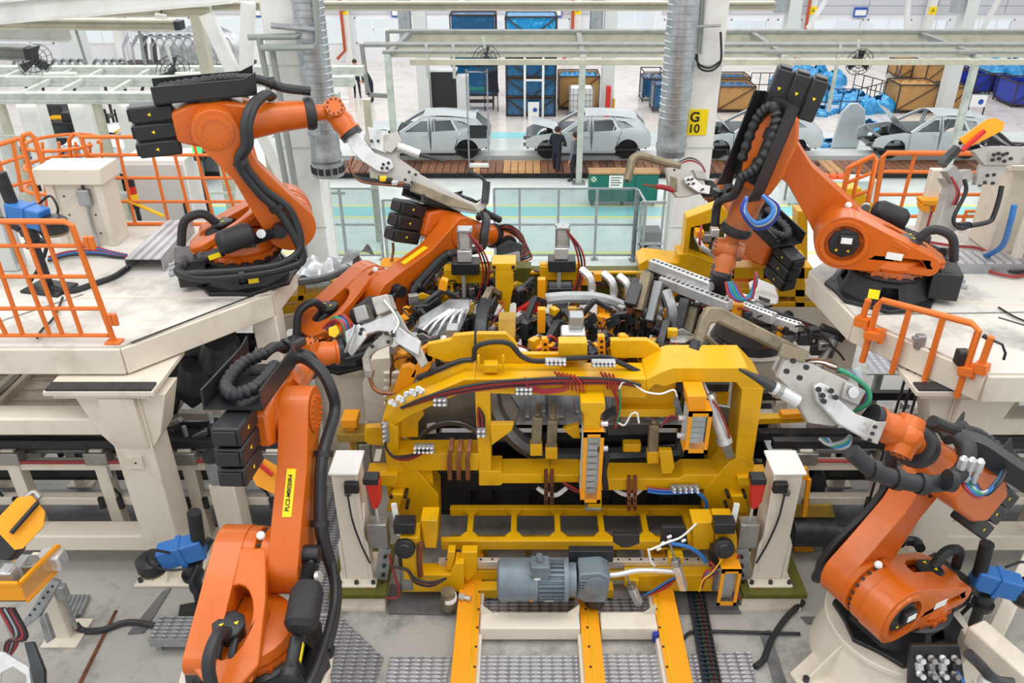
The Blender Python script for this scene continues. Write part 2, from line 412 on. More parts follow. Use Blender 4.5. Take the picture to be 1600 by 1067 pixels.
def ribduct(px_t, py_t, px_b, py_b, py_end, r, lab, cone):
    a = at(px_t, py_t, Y=15.1); b = at(px_b, py_b, Y=15.1); e = at(px_b, py_end, Y=15.1)
    x = b.x; t = thing('ventilation_duct', lab, 'duct', (x, 14.8, e.z)); n = int((11-b.z)/.12)
    prof = []
    for i in range(n):
        z = i*.12; prof += [(z, r), (z+.085, r), (z+.095, r*1.05), (z+.11, r*1.05)]
    part('spiral_pipe', MB().lathe((x, 14.8, b.z), (0,0,1), prof, 22), 'duct', t)
    part('collar', MB().lathe((x, 14.8, b.z-.5), (0,0,1), [(0, r*1.04), (.1, r*1.08), (.14, r), (.42, r), (.5, r*1.06)], 22), 'galv', t)
    part('perforated_nozzle', MB().lathe((x, 14.8, e.z), (0,0,1), [(0, r*.98), (b.z-.5-e.z, r*.98)], 22), 'sheet', t)
    if cone:
        part('end_ring', MB().lathe((x, 14.8, e.z-.22), (0,0,1), [(0, r*1.1), (.26, r*1.1)], 22), 'galv', t)
        s = MB()
        for i in range(14):
            w = 2*math.pi*i/14; c = V((x+math.cos(w)*r*1.1, 14.8+math.sin(w)*r*1.1, e.z-.09)); s.bar(c-V((0,0,.06)), c+V((0,0,.06)), .09, .03, V((math.cos(w), math.sin(w), 0)))
        part('slot', s, 'black_matte', t)
ribduct(478, 10, 511, 200, 248, .27, 'round ribbed ventilation duct with slotted end ring beside left column', True)
ribduct(1060, 10, 1048, 185, 235, .27, 'round ribbed ventilation duct on the left of the G 10 column', False)
def pipe(pts, r, m, lab, cat='pipe', name='pipe', smooth=False): return solo(name, MB().tube(pts, r, 10, smooth), m, lab, cat)
pipe([at(388, 58, Y=14.6), at(462, 57, Y=14.6), at(476, 50, Y=14.6), at(470, -20, Y=14.6)], .055, 'pipe_grey', 'upper grey pipe bent across the left column top')
pipe([at(408, 75, Y=14.4), at(490, 74, Y=14.4), at(498, 66, Y=14.4), at(492, -20, Y=14.4)], .055, 'pipe_grey', 'lower grey pipe bent across the left column top')
for i, (a, b, c) in enumerate([(405, 60, 455), (424, 72, 468)]):
    pipe([at(a, b, Y=14.6), at(c, 330, Y=14.6), V((at(c, 330, Y=14.6).x, 14.6, 0))], .055, 'pipe_grey', '%s grey pipe dropping left of the left column' % ('left' if i == 0 else 'right'))
pipe([at(424, 40, Y=14.5), at(500, 47, Y=14.5)], .05, 'galv', 'galvanised strap bar around left column and duct', 'bar')
for i, (px, pe) in enumerate([(1092, 82), (1096, 84), (1073, 130)]):
    pipe([at(px+6, -15, Y=14.85), at(px-1, pe, Y=14.85)], .025, 'pipe_grey', '%s thin conduit on the G 10 column' % ('first', 'second', 'third')[i], 'conduit', 'conduit')
for i, (y0, y1) in enumerate([(82, 106), (84, 111)]):
    pipe([at(1084+i*5, y0, Y=14.8), at(1092, y1-6, Y=14.8), at(1108, y1, Y=14.8), at(1122, y1-8, Y=14.8), at(1127, 90, Y=14.8), at(1126, 50, Y=14.8)], .02, 'rubber', '%s black cable looping below conduits of the G 10 column' % ('inner', 'outer')[i], 'cable', 'cable', True)
pipe([at(1040, 46, Y=14.7), at(1080, 42, Y=14.7), at(1126, 40, Y=14.7)], .025, 'galv', 'thin clamp bar across the G 10 column and duct', 'bar')
# ------------------------------------------------------------------ plank walkway in front of the car line
y0, y1 = at(820, 269, Z=.25).y, at(820, 251, Z=.25).y
wk = thing('plank_walkway', 'low walkway of brown boards along the car line', 'walkway', (4, y0, 0))
part('bearer', MB().box((-9, y0+.1, .0), (19, y1-.1, .2)), 'black_matte', wk)
pm = [MB().box((-8.97, y0, .2), (-8.73, y1, .26)) for _ in range(3)]
ps = [part('plank', pm[i], ('plank_dark', 'plank_mid', 'plank_light')[i], wk, bev=0) for i in range(3)]
for i in range(1, 104):
    k = 0 if random.random() < .45 else 1
    if -1.9 < -8.85+i*.265 < .6 or 9.0 < -8.85+i*.265 < 11.5: k = 2 if random.random() < .7 else 1
    c = ps[k].copy(); link(c, wk); c.location = (i*.265, random.uniform(-.02, .02), random.uniform(0, .012))
y2 = at(820, 238, Z=.35).y
solo('car_conveyor', MB().box((-9, y1+.2, 0), (21, y1+.5, .38)).box((-9, y2-.2, 0), (21, y2+.2, .38)).box((-9, y1+.5, 0), (21, y2-.2, .12)), 'grey_panel', 'pale skid conveyor carrying the silver car bodies', 'conveyor', bev=.01)
CARY = (y1 + y2)/2 + .25
# ------------------------------------------------------------------ steel gantry of the line (posts, rails, fans)
GZ = 4.35
gan = thing('line_gantry', 'grey steel gantry of long rails over the car line, right of the left column', 'gantry', (10, 26, 0))
for py, w in [(86, .16), (97, .2)]: pass
def rail(py, Z, x0, x1, h, d, m, nm):
    y = at(820, py, Z=Z).y
    part(nm, MB().box((at(x0, py, Z=Z).x, y, Z-h), (x1, y+d, Z)), m, gan, bev=.01); return y
ya = rail(80, GZ, 597, 26, .09, .3, 'beam_grey', 'rail')
rail(93, GZ-.12, 640, 26, .17, .12, 'beam_cream', 'rail')
yb = rail(69, GZ, 565, 28, .1, .5, 'beam_grey', 'rail'); rail(74, GZ-.1, 610, 28, .32, .12, 'beam_cream', 'rail')
yc = rail(48, GZ, 605, 32, .1, .4, 'beam_grey', 'rail'); rail(52, GZ-.1, 640, 32, .35, .12, 'beam_cream', 'rail')
for px in (600, 913, 1235, 1545):
    x = at(px, 85, Z=GZ).x
    part('cross_beam', MB().bar((x, ya, GZ-.15), (x+.12, yc, GZ-.15), .18), 'beam_grey', gan, bev=.01)
    part('post', MB().box((x-.1, ya-.05, 0), (x+.1, ya+.15, GZ-.1)), 'gantry', gan, bev=.01)
    part('foot_plate', MB().box((x-.22, ya-.18, 0), (x+.22, ya+.28, .03)), 'galv', gan)
for q in ((565, 69, 575, 148, yb), (575, 148, 605, 150, yb), (605, 48, 607, 90, yc)): part('end_bar', MB().bar(at(q[0], q[1], Y=q[4]), at(q[2], q[3], Y=q[4]), .13), 'beam_grey', gan)
for i, px in enumerate((662, 705, 1326)):
    p = at(px, 75, Z=GZ); part('hanger', MB().bar((p.x, yb, GZ), (p.x, yb, GZ-1.1 if i < 2 else GZ-2.2), .1), 'gantry', gan)
def fan(px, py, Y, r, tilt, lab):
    c = at(px, py, Y=Y); t = thing('ceiling_fan', lab, 'fan', c); rot = Matrix.Rotation(tilt, 3, 'X') @ Matrix.Rotation(.5, 3, 'Y')
    cage = MB()
    for rr in (1, .72, .42):
        cage.tube([c + rot @ V((math.cos(a)*r*rr, -.08*(1-rr), math.sin(a)*r*rr)) for a in [2*math.pi*i/20 for i in range(21)]], .012, 5, False)
    for i in range(14):
        a = 2*math.pi*i/14; cage.tube([c + rot @ V((0, -.08, 0)), c + rot @ V((math.cos(a)*r, 0, math.sin(a)*r))], .008, 4, False)
    part('cage', cage, 'dark_metal', t)
    for k in range(3):
        a = 2*math.pi*k/3; u = V((math.cos(a), 0, math.sin(a))); w = V((-math.sin(a), .25, math.cos(a)))
        part('blade', MB().prism([c + rot @ (u*r*.12 - w*r*.1), c + rot @ (u*r*.9 - w*r*.25), c + rot @ (u*r*.85 + w*r*.25), c + rot @ (u*r*.12 + w*r*.1)], rot @ V((0, .02, 0))), 'black_matte', t)
    part('motor', MB().cyl(c + rot @ V((0, -.05, 0)), c + rot @ V((0, .3, 0)), r*.25), 'dark_metal', t)
    part('hanger_arm', MB().bar(c + V((0, .15, 0)), c + V((-.1, .15, r*1.5)), .07), 'gantry', t)
fan(760, 92, 26.2, .42, -.5, 'black caged fan hanging below the gantry left of the tall blue stack')
fan(1343, 97, 26.2, .42, .2, 'black caged fan hanging below the gantry over the blue film bundles')
for px, n in ((884, 'right of the tall blue stack'), (1120, 'behind the G 10 column')): pass
# ------------------------------------------------------------------ safety fence in the hall
FY = at(820, 405, Z=0).y
def fence(name, lab, posts, ptop, Y0, Y1=None, mid=True):
    xs = posts; t = thing(name, lab, 'fence', (xs[0], Y0, 0)); Y1 = Y0 if Y1 is None else Y1
    L = lambda i: Y0 + (Y1-Y0)*(i/(len(xs)-1))
    p0 = None; zt = 2.0
    for i, x in enumerate(xs): part('post', MB().box((x-.035, L(i)-.035, 0), (x+.035, L(i)+.035, zt)), 'galv', t); part('foot_plate', MB().box((x-.1, L(i)-.1, 0), (x+.1, L(i)+.1, .015)), 'galv', t)
    a, b = (xs[0], Y0), (xs[-1], Y1)
    for z in (zt, 1.0, .12): part('rail', MB().bar((a[0], a[1], z), (b[0], b[1], z), .045), 'galv', t)
    for i in range(len(xs)-1): part('pane', MB().bar((xs[i]+.04, L(i), 1.06), (xs[i+1]-.04, L(i+1), 1.06), .012, 1.82), 'fence_pane', t)
    return t
X = lambda px, py=350, Y=None: at(px, py, Y=Y or FY).x
fence('safety_fence', 'grey clear paned fence in the middle, behind the centre robot', [X(773), X(812), X(872), X(931), X(991)], 292, FY)
fence('safety_fence', 'grey clear paned fence beside the left column', [X(520), X(536), X(594)], 300, FY)
fence('safety_fence', 'short clear fence bay standing forward behind the centre robot', [X(601, 350, FY-.9), X(657, 350, FY-.9)], 310, FY-.9)
fence('safety_fence', 'short fence return running towards the viewer by the fan cage', [X(993), X(993)+.06], 292, FY-.1, FY-1.1)
ck = FY-1.2; cx0, cx1 = at(1000, 350, Y=ck).x, at(1046, 350, Y=ck).x
cg = thing('mesh_cage', 'clear panelled guard cage with a round blower inside, left of the G 10 column', 'cage', ((cx0+cx1)/2, ck, 0))
part('cage_frame', MB().bar((cx0, ck, 0), (cx0, ck, 2.05), .06).bar((cx1, ck, 0), (cx1, ck, 2.05), .06).bar((cx0, ck, 2.05), (cx1, ck, 2.05), .06).bar((cx0, ck, .95), (cx1, ck, .95), .06).bar((cx0, ck+1, 0), (cx0, ck+1, 2.05), .06).bar((cx1, ck+1, 0), (cx1, ck+1, 2.05), .06), 'galv', cg)
part('guard_panel', MB().box((cx0, ck, .98), (cx1, ck+.01, 2.02)), 'mesh_guard', cg)
part('blower', MB().lathe(((cx0+cx1)/2, ck+.15, .55), (.1, -1, 0), [(0, .3), (.18, .36), (.2, .26), (.05, .18)], 20), 'galv', cg)
part('cabinet', MB().box((cx0+.1, ck+.4, 0), (cx1-.1, ck+.9, 1.1)), 'sheet_dark', cg, bev=.01)
part('blue_post', MB().box((cx1-.02, ck-.1, 0), (cx1+.1, ck, .9)), 'blue_tube', cg)
# low conveyors behind the cell, at the fence foot
solo('cable_tray', MB().box((-4.2, 13.0, DK), (-1.2, 13.25, DK+.12)).box((-4.2, 12.6, DK+.0), (-1.0, 12.75, DK+.1)), 'galv', 'grey cable tray along the rear edge of the cell, left', 'tray', bev=.01)
pipe([(-4.2, 13.1, DK+.17), (-2.6, 13.12, DK+.18), (-1.2, 13.1, DK+.17)], .05, 'rubber', 'thick black cable lying in the rear cable tray', 'cable', 'cable', True)
solo('edge_kerb', MB().box((-14, 13.28, DK), (14, 13.4, DK+.12)), 'cream', 'cream kerb along the rear edge of the raised cell floor', 'kerb', bev=.01)
# ------------------------------------------------------------------ car bodies in white (nose towards -X)
def arc(cx, cz, r, a0, a1, n): return [(cx + r*math.cos(R(a0+(a1-a0)*i/n)), cz + r*math.sin(R(a0+(a1-a0)*i/n))) for i in range(n+1)]
def car(name, lab, x, y, z, m, hood=0, grp=None, flip=1):
    """SUV body shell, local x towards the nose; flip=1 puts the nose towards -X"""
    t = thing(name, lab, 'car', (x, y, z), grp); D = -flip
    def yy(zz): return .86 - max(0, zz-.9)*.42 - max(0, .55-zz)*.12
    def P3(q, s, off=0): return V((x + D*q[0], y + s*(yy(q[1])-off), z + q[1]))
    pans = [('front_fender', [(.97,.9),(1.15,.93),(1.95,.82),(2.18,.7),(2.22,.45)] + arc(1.42,.3,.4,10,176,9) + [(.93,.28)], None),
        ('front_door', [(.91,.27),(.95,.9),(.12,1.43),(-.1,1.45),(-.12,.27)], [(.8,.94),(.08,1.37),(-.04,1.38),(-.05,.95)]),
        ('rear_door', [(-.14,.27),(-.12,1.45),(-.88,1.43),(-1.18,.97),(-1.05,.62),(-.93,.27)], [(-.19,.96),(-.18,1.38),(-.84,1.365),(-1.04,1.0)]),
        ('quarter_panel', [(-.9,1.43),(-1.72,1.36),(-2.12,1.0),(-2.24,.8),(-2.2,.42)] + arc(-1.42,.3,.41,172,20,9) + [(-1.08,.62),(-1.2,.97)], [(-1.14,1.05),(-.98,1.33),(-1.3,1.3),(-1.62,1.12)])]
    for s in (1, -1):
        for nm, poly, hole in pans:
            hp = [] if hole is None else [[P3(q, s) for q in hole]]
            part(nm, MB().prism([P3(q, s) for q in poly], (0, -s*.05, 0), hp), m, t)
            if nm.endswith('door') and s == D*-1*0+(-1): part('door_handle', MB().cbox(P3((poly[-1][0]+.16 if nm == 'front_door' else poly[-2][0]-.02, .82), s) , .16, .04, .03), m, t)
    part('sill', MB().box((x-1.0, y-.8, z+.2), (x+1.0, y-.72, z+.3)).box((x-1.0, y+.72, z+.2), (x+1.0, y+.8, z+.3)), m, t, kind='stuff')
    def roof(u, v):
        a = .1 - u*1.85; w = .64 - .05*u; return V((x + D*a, y + (v-.5)*2*w, z + 1.45 + .07*math.sin(math.pi*v) + .05*math.sin(math.pi*min(1, u*.9+.1)) - .1*u*u))
    part('roof_panel', MB().grid(roof, 10, 8), m, t)
    for s in (1, -1): part('windscreen_pillar', MB().tube([P3((.95,.93), s, .03), P3((.5,1.22), s, .02), P3((.1,1.45), s, .02)], .045, 6), m, t)
    part('cabin_floor', MB().box((x-1.9, y-.7, z+.25), (x+1.9, y+.7, z+.32)).box((x+D*.93-.03, y-.7, z+.3), (x+D*.93+.03, y+.7, z+.9)).box((x-D*2.1-.03, y-.65, z+.3), (x-D*2.1+.03, y+.65, z+.8)), 'sheet_dark', t)
    nose = MB(); nose.bar(V((x+D*2.15, y-.75, z+.4)), V((x+D*2.15, y+.75, z+.4)), .1).bar(V((x+D*1.95, y-.7, z+.75)), V((x+D*1.95, y+.7, z+.75)), .08)
    for s in (1, -1): nose.bar(V((x+D*.95, y+s*.45, z+.45)), V((x+D*2.3, y+s*.45, z+.42)), .12).bar(V((x+D*1.3, y+s*.6, z+.5)), V((x+D*1.35, y+s*.6, z+.82)), .22)
    part('front_structure', nose, 'sheet', t)
    part('cross_panel', MB().box((x+D*1.0-.05, y-.68, z+.55), (x+D*1.0+.05, y+.68, z+.92)), 'sheet_dark', t)
    hb = V((x + D*1.05, y, z + .95))
    def hd(u, v):
        l = u*1.0; w = .68 - .1*u; a = hood; return hb + V((D*l*math.cos(a), (v-.5)*2*w, l*math.sin(a) - .1*u*u + .05*math.sin(math.pi*v)))
    if hood is not None: part('hood', MB().grid(hd, 8, 6), m, t)
    part('tailgate_frame', MB().tube([P3((-1.72,1.38), 1, .05), P3((-2.15,.95), 1, .03), P3((-2.2,.5), 1, .05), P3((-2.2,.5), -1, .05), P3((-2.15,.95), -1, .03), P3((-1.72,1.38), -1, .05)], .05, 6, False), m, t)
    w = MB()
    for a in (1.42, -1.42):
        for s in (1, -1): w.lathe((x+D*a, y+s*.3, z+.3), (0, s, 0), [(0, .36), (.2, .4)], 14)
    part('wheel_housing', w, 'black_matte', t, kind='stuff'); return t  # coloured black to paint in the shade of the open wheel arches
def carx(px, py=262): return at(px, py, Y=CARY).x
cy = at(820, 251, Z=.38).y + 1.0
CX = lambda px: at(px, 235, Y=cy-.8).x
car('unfinished_car', 'silver car body on the conveyor between left column and stack of blue crates', CX(668), cy, .4, 'car_silver', .15)
car('unfinished_car', 'silver car body with open bonnet behind the two workers', CX(918), cy, .4, 'car_silver', .35)
car('unfinished_car', 'silver car body with raised bonnet right of the G 10 column', CX(1185), cy, .4, 'car_silver', .75)
car('unfinished_car', 'silver car body at far right under the yellow rounded cover', CX(1458), cy, .4, 'car_silver', .85)
# ------------------------------------------------------------------ people
def person(lab, feet, h, face, joints, cols, look=None, hairc='hair'):
    """joints: name -> (forward, left, up) in units of height 1.75; one continuous skinned body"""
    k = h/1.75; f = V((math.cos(face), math.sin(face), 0)); l = V((-math.sin(face), math.cos(face), 0)); o = V(feet)
    W = lambda q: o + (f*q[0] + l*q[1] + V((0,0,1))*q[2])*k
    rad = dict(pelvis=.15, chest=.165, neck=.062, head=.085, crown=.075, hipL=.1, hipR=.1, kneeL=.066, kneeR=.066, ankL=.045, ankR=.045, toeL=.04, toeR=.04, shL=.075, shR=.075, elL=.052, elR=.052, wrL=.038, wrR=.038, haL=.036, haR=.036, waist=.14)
    bones = [('pelvis','waist',1),('waist','chest',1),('chest','neck',1),('neck','head',2),('head','crown',2),('pelvis','hipL',0),('hipL','kneeL',0),('kneeL','ankL',0),('ankL','toeL',3),('pelvis','hipR',0),('hipR','kneeR',0),('kneeR','ankR',0),('ankR','toeR',3),('chest','shL',1),('shL','elL',1),('elL','wrL',1),('wrL','haL',2),('chest','shR',1),('shR','elR',1),('elR','wrR',1),('wrR','haR',2)]
    names = list(joints); bm = bmesh.new(); sk = bm.verts.layers.skin.verify(); vs = {}
    for n in names:
        v = bm.verts.new(W(joints[n]) - o); v[sk].radius = (rad[n]*k, rad[n]*k*(.8 if n in ('chest', 'waist', 'pelvis') else 1)); v[sk].use_root = (n == 'pelvis'); vs[n] = v
    for a, b, _ in bones: bm.edges.new((vs[a], vs[b]))
    me = bpy.data.meshes.new('body'); bm.to_mesh(me); bm.free()
    ob = bpy.data.objects.new('tmp', me); COL.objects.link(ob); ob.modifiers.new('s', 'SKIN'); sb = ob.modifiers.new('u', 'SUBSURF'); sb.levels = 2; sb.render_levels = 2
    dg = bpy.context.evaluated_depsgraph_get(); m2 = bpy.data.meshes.new_from_object(ob.evaluated_get(dg)); bpy.data.objects.remove(ob)
    t = thing('person', lab, 'person', o)
    for c in cols: m2.materials.append(M[c])
    segs = [(W(joints[a])-o, W(joints[b])-o, c) for a, b, c in bones]
    for p in m2.polygons:
        best = min(segs, key=lambda s: (p.center - (s[0] + (s[1]-s[0])*max(0, min(1, (p.center-s[0]).dot(s[1]-s[0])/max(1e-6, (s[1]-s[0]).length_squared))))).length)
        p.material_index = best[2]; p.use_smooth = True
    b = bpy.data.objects.new('body', m2); link(b, t); WL[b.name] = o
    hp, cr = W(joints['head']), W(joints['crown']); ax = (cr-hp).normalized(); lf = V(look).normalized() if look else f
    hs = MB(); rot = Matrix.Rotation(0, 3, 'X'); hs.ball(hp + ax*.035*k - lf*.018*k, .112*k, 12, 8, (1, 1, .95)); part('hair', hs, hairc, t)
    fc = MB(); fc.ball(hp + lf*.115*k + ax*-.005, .02*k, 8, 5); sd = ax.cross(lf)
    part('nose', fc, 'skin', t); 
    for s in (1, -1): part('ear', MB().ball(hp + sd*s*.1*k, .026*k, 8, 5), 'skin', t); part('eye', MB().ball(hp + lf*.098*k + sd*s*.035*k + ax*.025*k, .012*k, 6, 4), 'ink', t)
    for s in ('L', 'R'):
        hd = W(joints['ha'+s]); d = (hd - W(joints['wr'+s])).normalized(); sd2 = d.cross(V((0,0,1))); sd2 = sd2.normalized() if sd2.length > .05 else l
        for i in range(4): part('finger', MB().tube([hd + sd2*(i-1.5)*.018*k, hd + sd2*(i-1.5)*.02*k + d*(.06+.01*(i in (1, 2)))*k, hd + sd2*(i-1.5)*.02*k + d*.09*k - V((0,0,.02*k))], .009*k, 5), 'skin', t)
        part('thumb', MB().tube([hd - sd2*.03*k - d*.02*k, hd - sd2*.055*k + d*.025*k], .01*k, 5), 'skin', t)
    return t
def standing(armL=(.05, .3, .82), armR=(.05, -.3, .82), elL=(-.03, .28, 1.12), elR=(-.03, -.28, 1.12), step=.0, lean=0.0):
    return dict(pelvis=(0,0,.95), waist=(lean*.3,0,1.1), chest=(lean*.7,0,1.34), neck=(lean,0,1.5), head=(lean+.02,0,1.62), crown=(lean+.02,0,1.7), hipL=(0,.1,.9), hipR=(0,-.1,.9), kneeL=(step*.6,.11,.49), kneeR=(-step*.4,-.11,.49), ankL=(step,.12,.08), ankR=(-step,-.12,.08), toeL=(step+.17,.14,.035), toeR=(-step+.17,-.14,.035), shL=(lean*.9,.2,1.42), shR=(lean*.9,-.2,1.42), elL=elL, elR=elR, wrL=armL, wrR=armR, haL=tuple(V(armL)+(V(armL)-V(elL)).normalized()*.08), haR=tuple(V(armR)+(V(armR)-V(elR)).normalized()*.08))
p = at(869, 277, Z=0)
person('person in dark navy suit standing with back turned beside the silver car', p, 1.78, R(60), standing((.32, .12, 1.1), (.3, -.1, 1.08), (.08, .3, 1.12), (.08, -.3, 1.12), .1, .05), ('navy', 'navy', 'skin', 'black'))
p = at(899, 284, Z=0)
person('person in long grey coat behind the pale gantry post, beside the navy suit', p, 1.72, R(140), standing(step=.08, lean=.05), ('navy', 'grey_cloth', 'skin', 'black'))
p = at(554, 128, Z=0)
person('person in dark jacket far back beside the red water pipe, left one', V((at(554, 100, Y=40).x, 40, 0)), 1.8, R(-80), standing(), ('navy', 'navy', 'skin', 'black'))
person('person in dark jacket far back, right one bending forward', V((at(577, 100, Y=39).x, 39, 0)), 1.75, R(-160), standing(lean=.25, armL=(.4, .15, 1.0), armR=(.4, -.15, 1.0), elL=(.2, .25, 1.15), elR=(.2, -.25, 1.15)), ('navy', 'navy', 'skin', 'black'))
p = at(1552, 262, Z=0)
person('person in navy jacket working behind the yellow rounded cover at far right', V((at(1556, 230, Y=26.2).x, 26.2, 0)), 1.78, R(200), standing((.35, .2, 1.05), (.35, -.2, 1.05), (.12, .28, 1.12), (.12, -.28, 1.12), .05, .12), ('navy', 'navy', 'skin', 'black'))
# bench with helmets, person leaning on it
by = at(1290, 282, Z=.82).y; bx0, bx1 = at(1235, 282, Y=by).x, at(1370, 282, Y=by).x
bt = thing('work_table', 'pale work table with a sloping orange board behind it, right of the black cable tray', 'table', ((bx0+bx1)/2, by, 0))
part('tabletop', MB().box((bx0, by-.1, .78), (bx1, by+.6, .84)), 'grey_panel', bt, bev=.01)
for a in (bx0+.08, bx1-.08):
    for b in (by-.02, by+.5): part('leg', MB().box((a-.03, b-.03, 0), (a+.03, b+.03, .78)), 'galv', bt)
part('front_panel', MB().box((bx0+.02, by-.06, .1), (bx1-.02, by-.04, .78)), 'grey_panel', bt)
for i, (px, m, lab) in enumerate([(1289, 'helmet', 'leftmost'), (1301, 'helmet', 'middle'), (1313, 'helmet', 'rightmost')]):
    c = V((at(px, 278, Y=by+.2).x, by+.2, .84)); h = thing('safety_helmet', 'orange safety helmet on the pale work table, %s of three' % lab, 'helmet', c)
    part('shell', MB().lathe(c, (0,0,1), [(0, .13), (.06, .13), (.12, .1), (.155, .05), (.165, .005)], 14), m, h); part('brim', MB().lathe(c, (0,0,1), [(0, .165), (.015, .165)], 14), m, h)
pp = V((at(1262, 265, Y=by+.45).x, by+.55, 0))
J = standing((.42, .22, .9), (.45, -.12, .9), (.2, .34, .98), (.25, -.3, .98), .05, .3); J['head'] = (.42, 0, 1.28); J['neck'] = (.33, 0, 1.2); J['crown'] = (.47, 0, 1.36); J['chest'] = (.22, 0, 1.12); J['waist'] = (.08, 0, 1.0); J['shL'] = (.26, .2, 1.16); J['shR'] = (.26, -.2, 1.16)
person('person in bright blue overalls leaning over the pale work table', pp, 1.7, R(-70), J, ('navy_blue', 'navy_blue', 'skin', 'black'))
# ------------------------------------------------------------------ crates, cabinets and stacks in the hall
def box_px(px0, px1, pyb, h, dep):
    b0, b1 = at(px0, pyb, Z=0), at(px1, pyb, Z=0); return b0.x, b1.x, b0.y, b0.y+dep, h
def crate(nm, lab, px0, px1, pyb, h, dep, m, frame='frame_dark', brace=True, lid=None, grp=None, z0=0.0):
    x0, x1, a, b, h = box_px(px0, px1, pyb, h, dep); t = thing(nm, lab, 'crate', ((x0+x1)/2, a, z0), grp); h += z0; zb = z0 + (.12 if z0 == 0 else .02)
    part('side_panel', MB().box((x0+.03, a+.03, zb), (x1-.03, a+.06, h-.04)).box((x0+.03, b-.06, zb), (x1-.03, b-.03, h-.04)).box((x0+.03, a+.06, zb), (x0+.06, b-.06, h-.04)).box((x1-.06, a+.06, zb), (x1-.03, b-.06, h-.04)), m, t, kind='stuff')
    part('floor_panel', MB().box((x0+.05, a+.05, zb), (x1-.05, b-.05, zb+.04)), m, t)
    f = MB()
    for xx in (x0, x1):
        for y_ in (a, b): f.bar((xx, y_, z0), (xx, y_, h), .05)
    for z in (zb, h):
        f.bar((x0, a, z), (x1, a, z), .05).bar((x0, b, z), (x1, b, z), .05).bar((x0, a, z), (x0, b, z), .05).bar((x1, a, z), (x1, b, z), .05)
    part('frame', f, frame, t)
    if brace:
        n = max(1, round((x1-x0)/(h*1.6)))
        for k in range(n):
            u, w = x0+(x1-x0)*k/n, x0+(x1-x0)*(k+1)/n
            part('brace', MB().bar((u, a-.01, zb if k % 2 == 0 else h), (w, a-.01, h if k % 2 == 0 else zb), .04, .03), frame, t)
    if lid: part('contents', MB().grid(lambda u, v: V((x0+.08+(x1-x0-.16)*u, a+.08+(b-a-.16)*v, h-.12+.1*math.sin(u*23)*math.sin(v*9+1))), 24, 8), lid, t)
    return t
# tall stack of blue film wrapped crates
tx0, tx1, ta = at(775/2.963+530, 182, Z=0).x, at(1000/2.963+530, 182, Z=0).x, at(830, 182, Z=0).y
ztop = at(830, 24, Y=ta).z
n = 5
for k in range(n):
    z0 = ztop*k/n; z1 = ztop*(k+1)/n - .03; lab = ('bottom', 'second', 'third', 'fourth', 'topmost')[k]
    t = thing('wrapped_crate', 'blue film wrapped crate, %s of the tall stack in the aisle' % lab, 'crate', ((tx0+tx1)/2, ta, z0), 'tall stack of blue film crates')
    def face(u, v, s): return None
    mb = MB().box((tx0+.04, ta+.04, z0+.03), (tx1-.04, ta+1.5, z1-.02))
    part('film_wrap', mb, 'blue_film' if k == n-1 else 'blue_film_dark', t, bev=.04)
    f = MB()
    for xx in (tx0, tx1):
        for y_ in (ta, ta+1.54): f.bar((xx, y_, z0), (xx, y_, z1), .06)
    for zz in (z0+.03, z1-.03): f.bar((tx0, ta, zz), (tx1, ta, zz), .06).bar((tx0, ta+1.54, zz), (tx1, ta+1.54, zz), .06).bar((tx0, ta, zz), (tx0, ta+1.54, zz), .06).bar((tx1, ta, zz), (tx1, ta+1.54, zz), .06)
    part('frame', f, 'frame_dark', t)
    for s in (-1, 1): part('brace', MB().bar(((tx0+tx1)/2 + s*.15, ta-.02, z0+.1), ((tx0+tx1)/2 + s*(tx1-tx0)*.46, ta-.02, z1-.1), .05), 'frame_dark', t)
lt = thing('loading_frame', 'white ladder shaped frame standing before the tall blue stack', 'frame', (tx0+1.4, ta-.3, 0))
lx0, lx1 = at(820, 182, Y=ta-.3).x, at(848, 182, Y=ta-.3).x
for xx in (lx0, lx1): part('upright', MB().box((xx-.05, ta-.34, 0), (xx+.05, ta-.26, 3.6)), 'white', lt)
for z in (1.6, 3.2): part('rung', MB().box((lx0, ta-.33, z), (lx1, ta-.27, z+.08)), 'white', lt)
solo('info_board', MB().box((at(825, 180, Y=ta-.5).x, ta-.55, 0), (at(842, 180, Y=ta-.5).x, ta-.5, .75)), 'paper', 'white board with blue logo leaning on the ladder frame', 'board')
solo('logo_mark', MB().lathe((at(836, 174, Y=ta-.56).x, ta-.553, .42), (0, -1, 0), [(0, .1), (.004, .1)], 12), 'ink_blue', 'small blue round mark stuck on the white leaning board', 'mark')
# lower wrapped stack to the left
for k, (a0, a1, yb, z0, h, lab) in enumerate([(708, 776, 150, 0, 1.5, 'bottom'), (708, 776, 150, 1.53, 1.3, 'middle'), (708, 776, 150, 2.86, .9, 'topmost')]):
    x0, x1, a, b, _ = box_px(a0, a1, yb, 1, 1.4); t = thing('wrapped_crate', 'blue film wrapped crate, %s of the stack behind the black wrapped cabinet' % lab, 'crate', ((x0+x1)/2, a, z0), 'low stack of blue film crates')
    part('film_wrap', MB().box((x0+.05, a+.05, z0+.04), (x1-.05, b-.05, z0+h-.04)), 'blue_film_dark', t, bev=.04)
    f = MB()
    for xx in (x0, x1):
        for y_ in (a, b): f.bar((xx, y_, z0), (xx, y_, z0+h), .06)
    for zz in (z0+.03, z0+h-.03): f.bar((x0, a, zz), (x1, a, zz), .06).bar((x0, b, zz), (x1, b, zz), .06).bar((x0, a, zz), (x0, b, zz), .06).bar((x1, a, zz), (x1, b, zz), .06)
    part('frame', f, 'frame_dark', t)
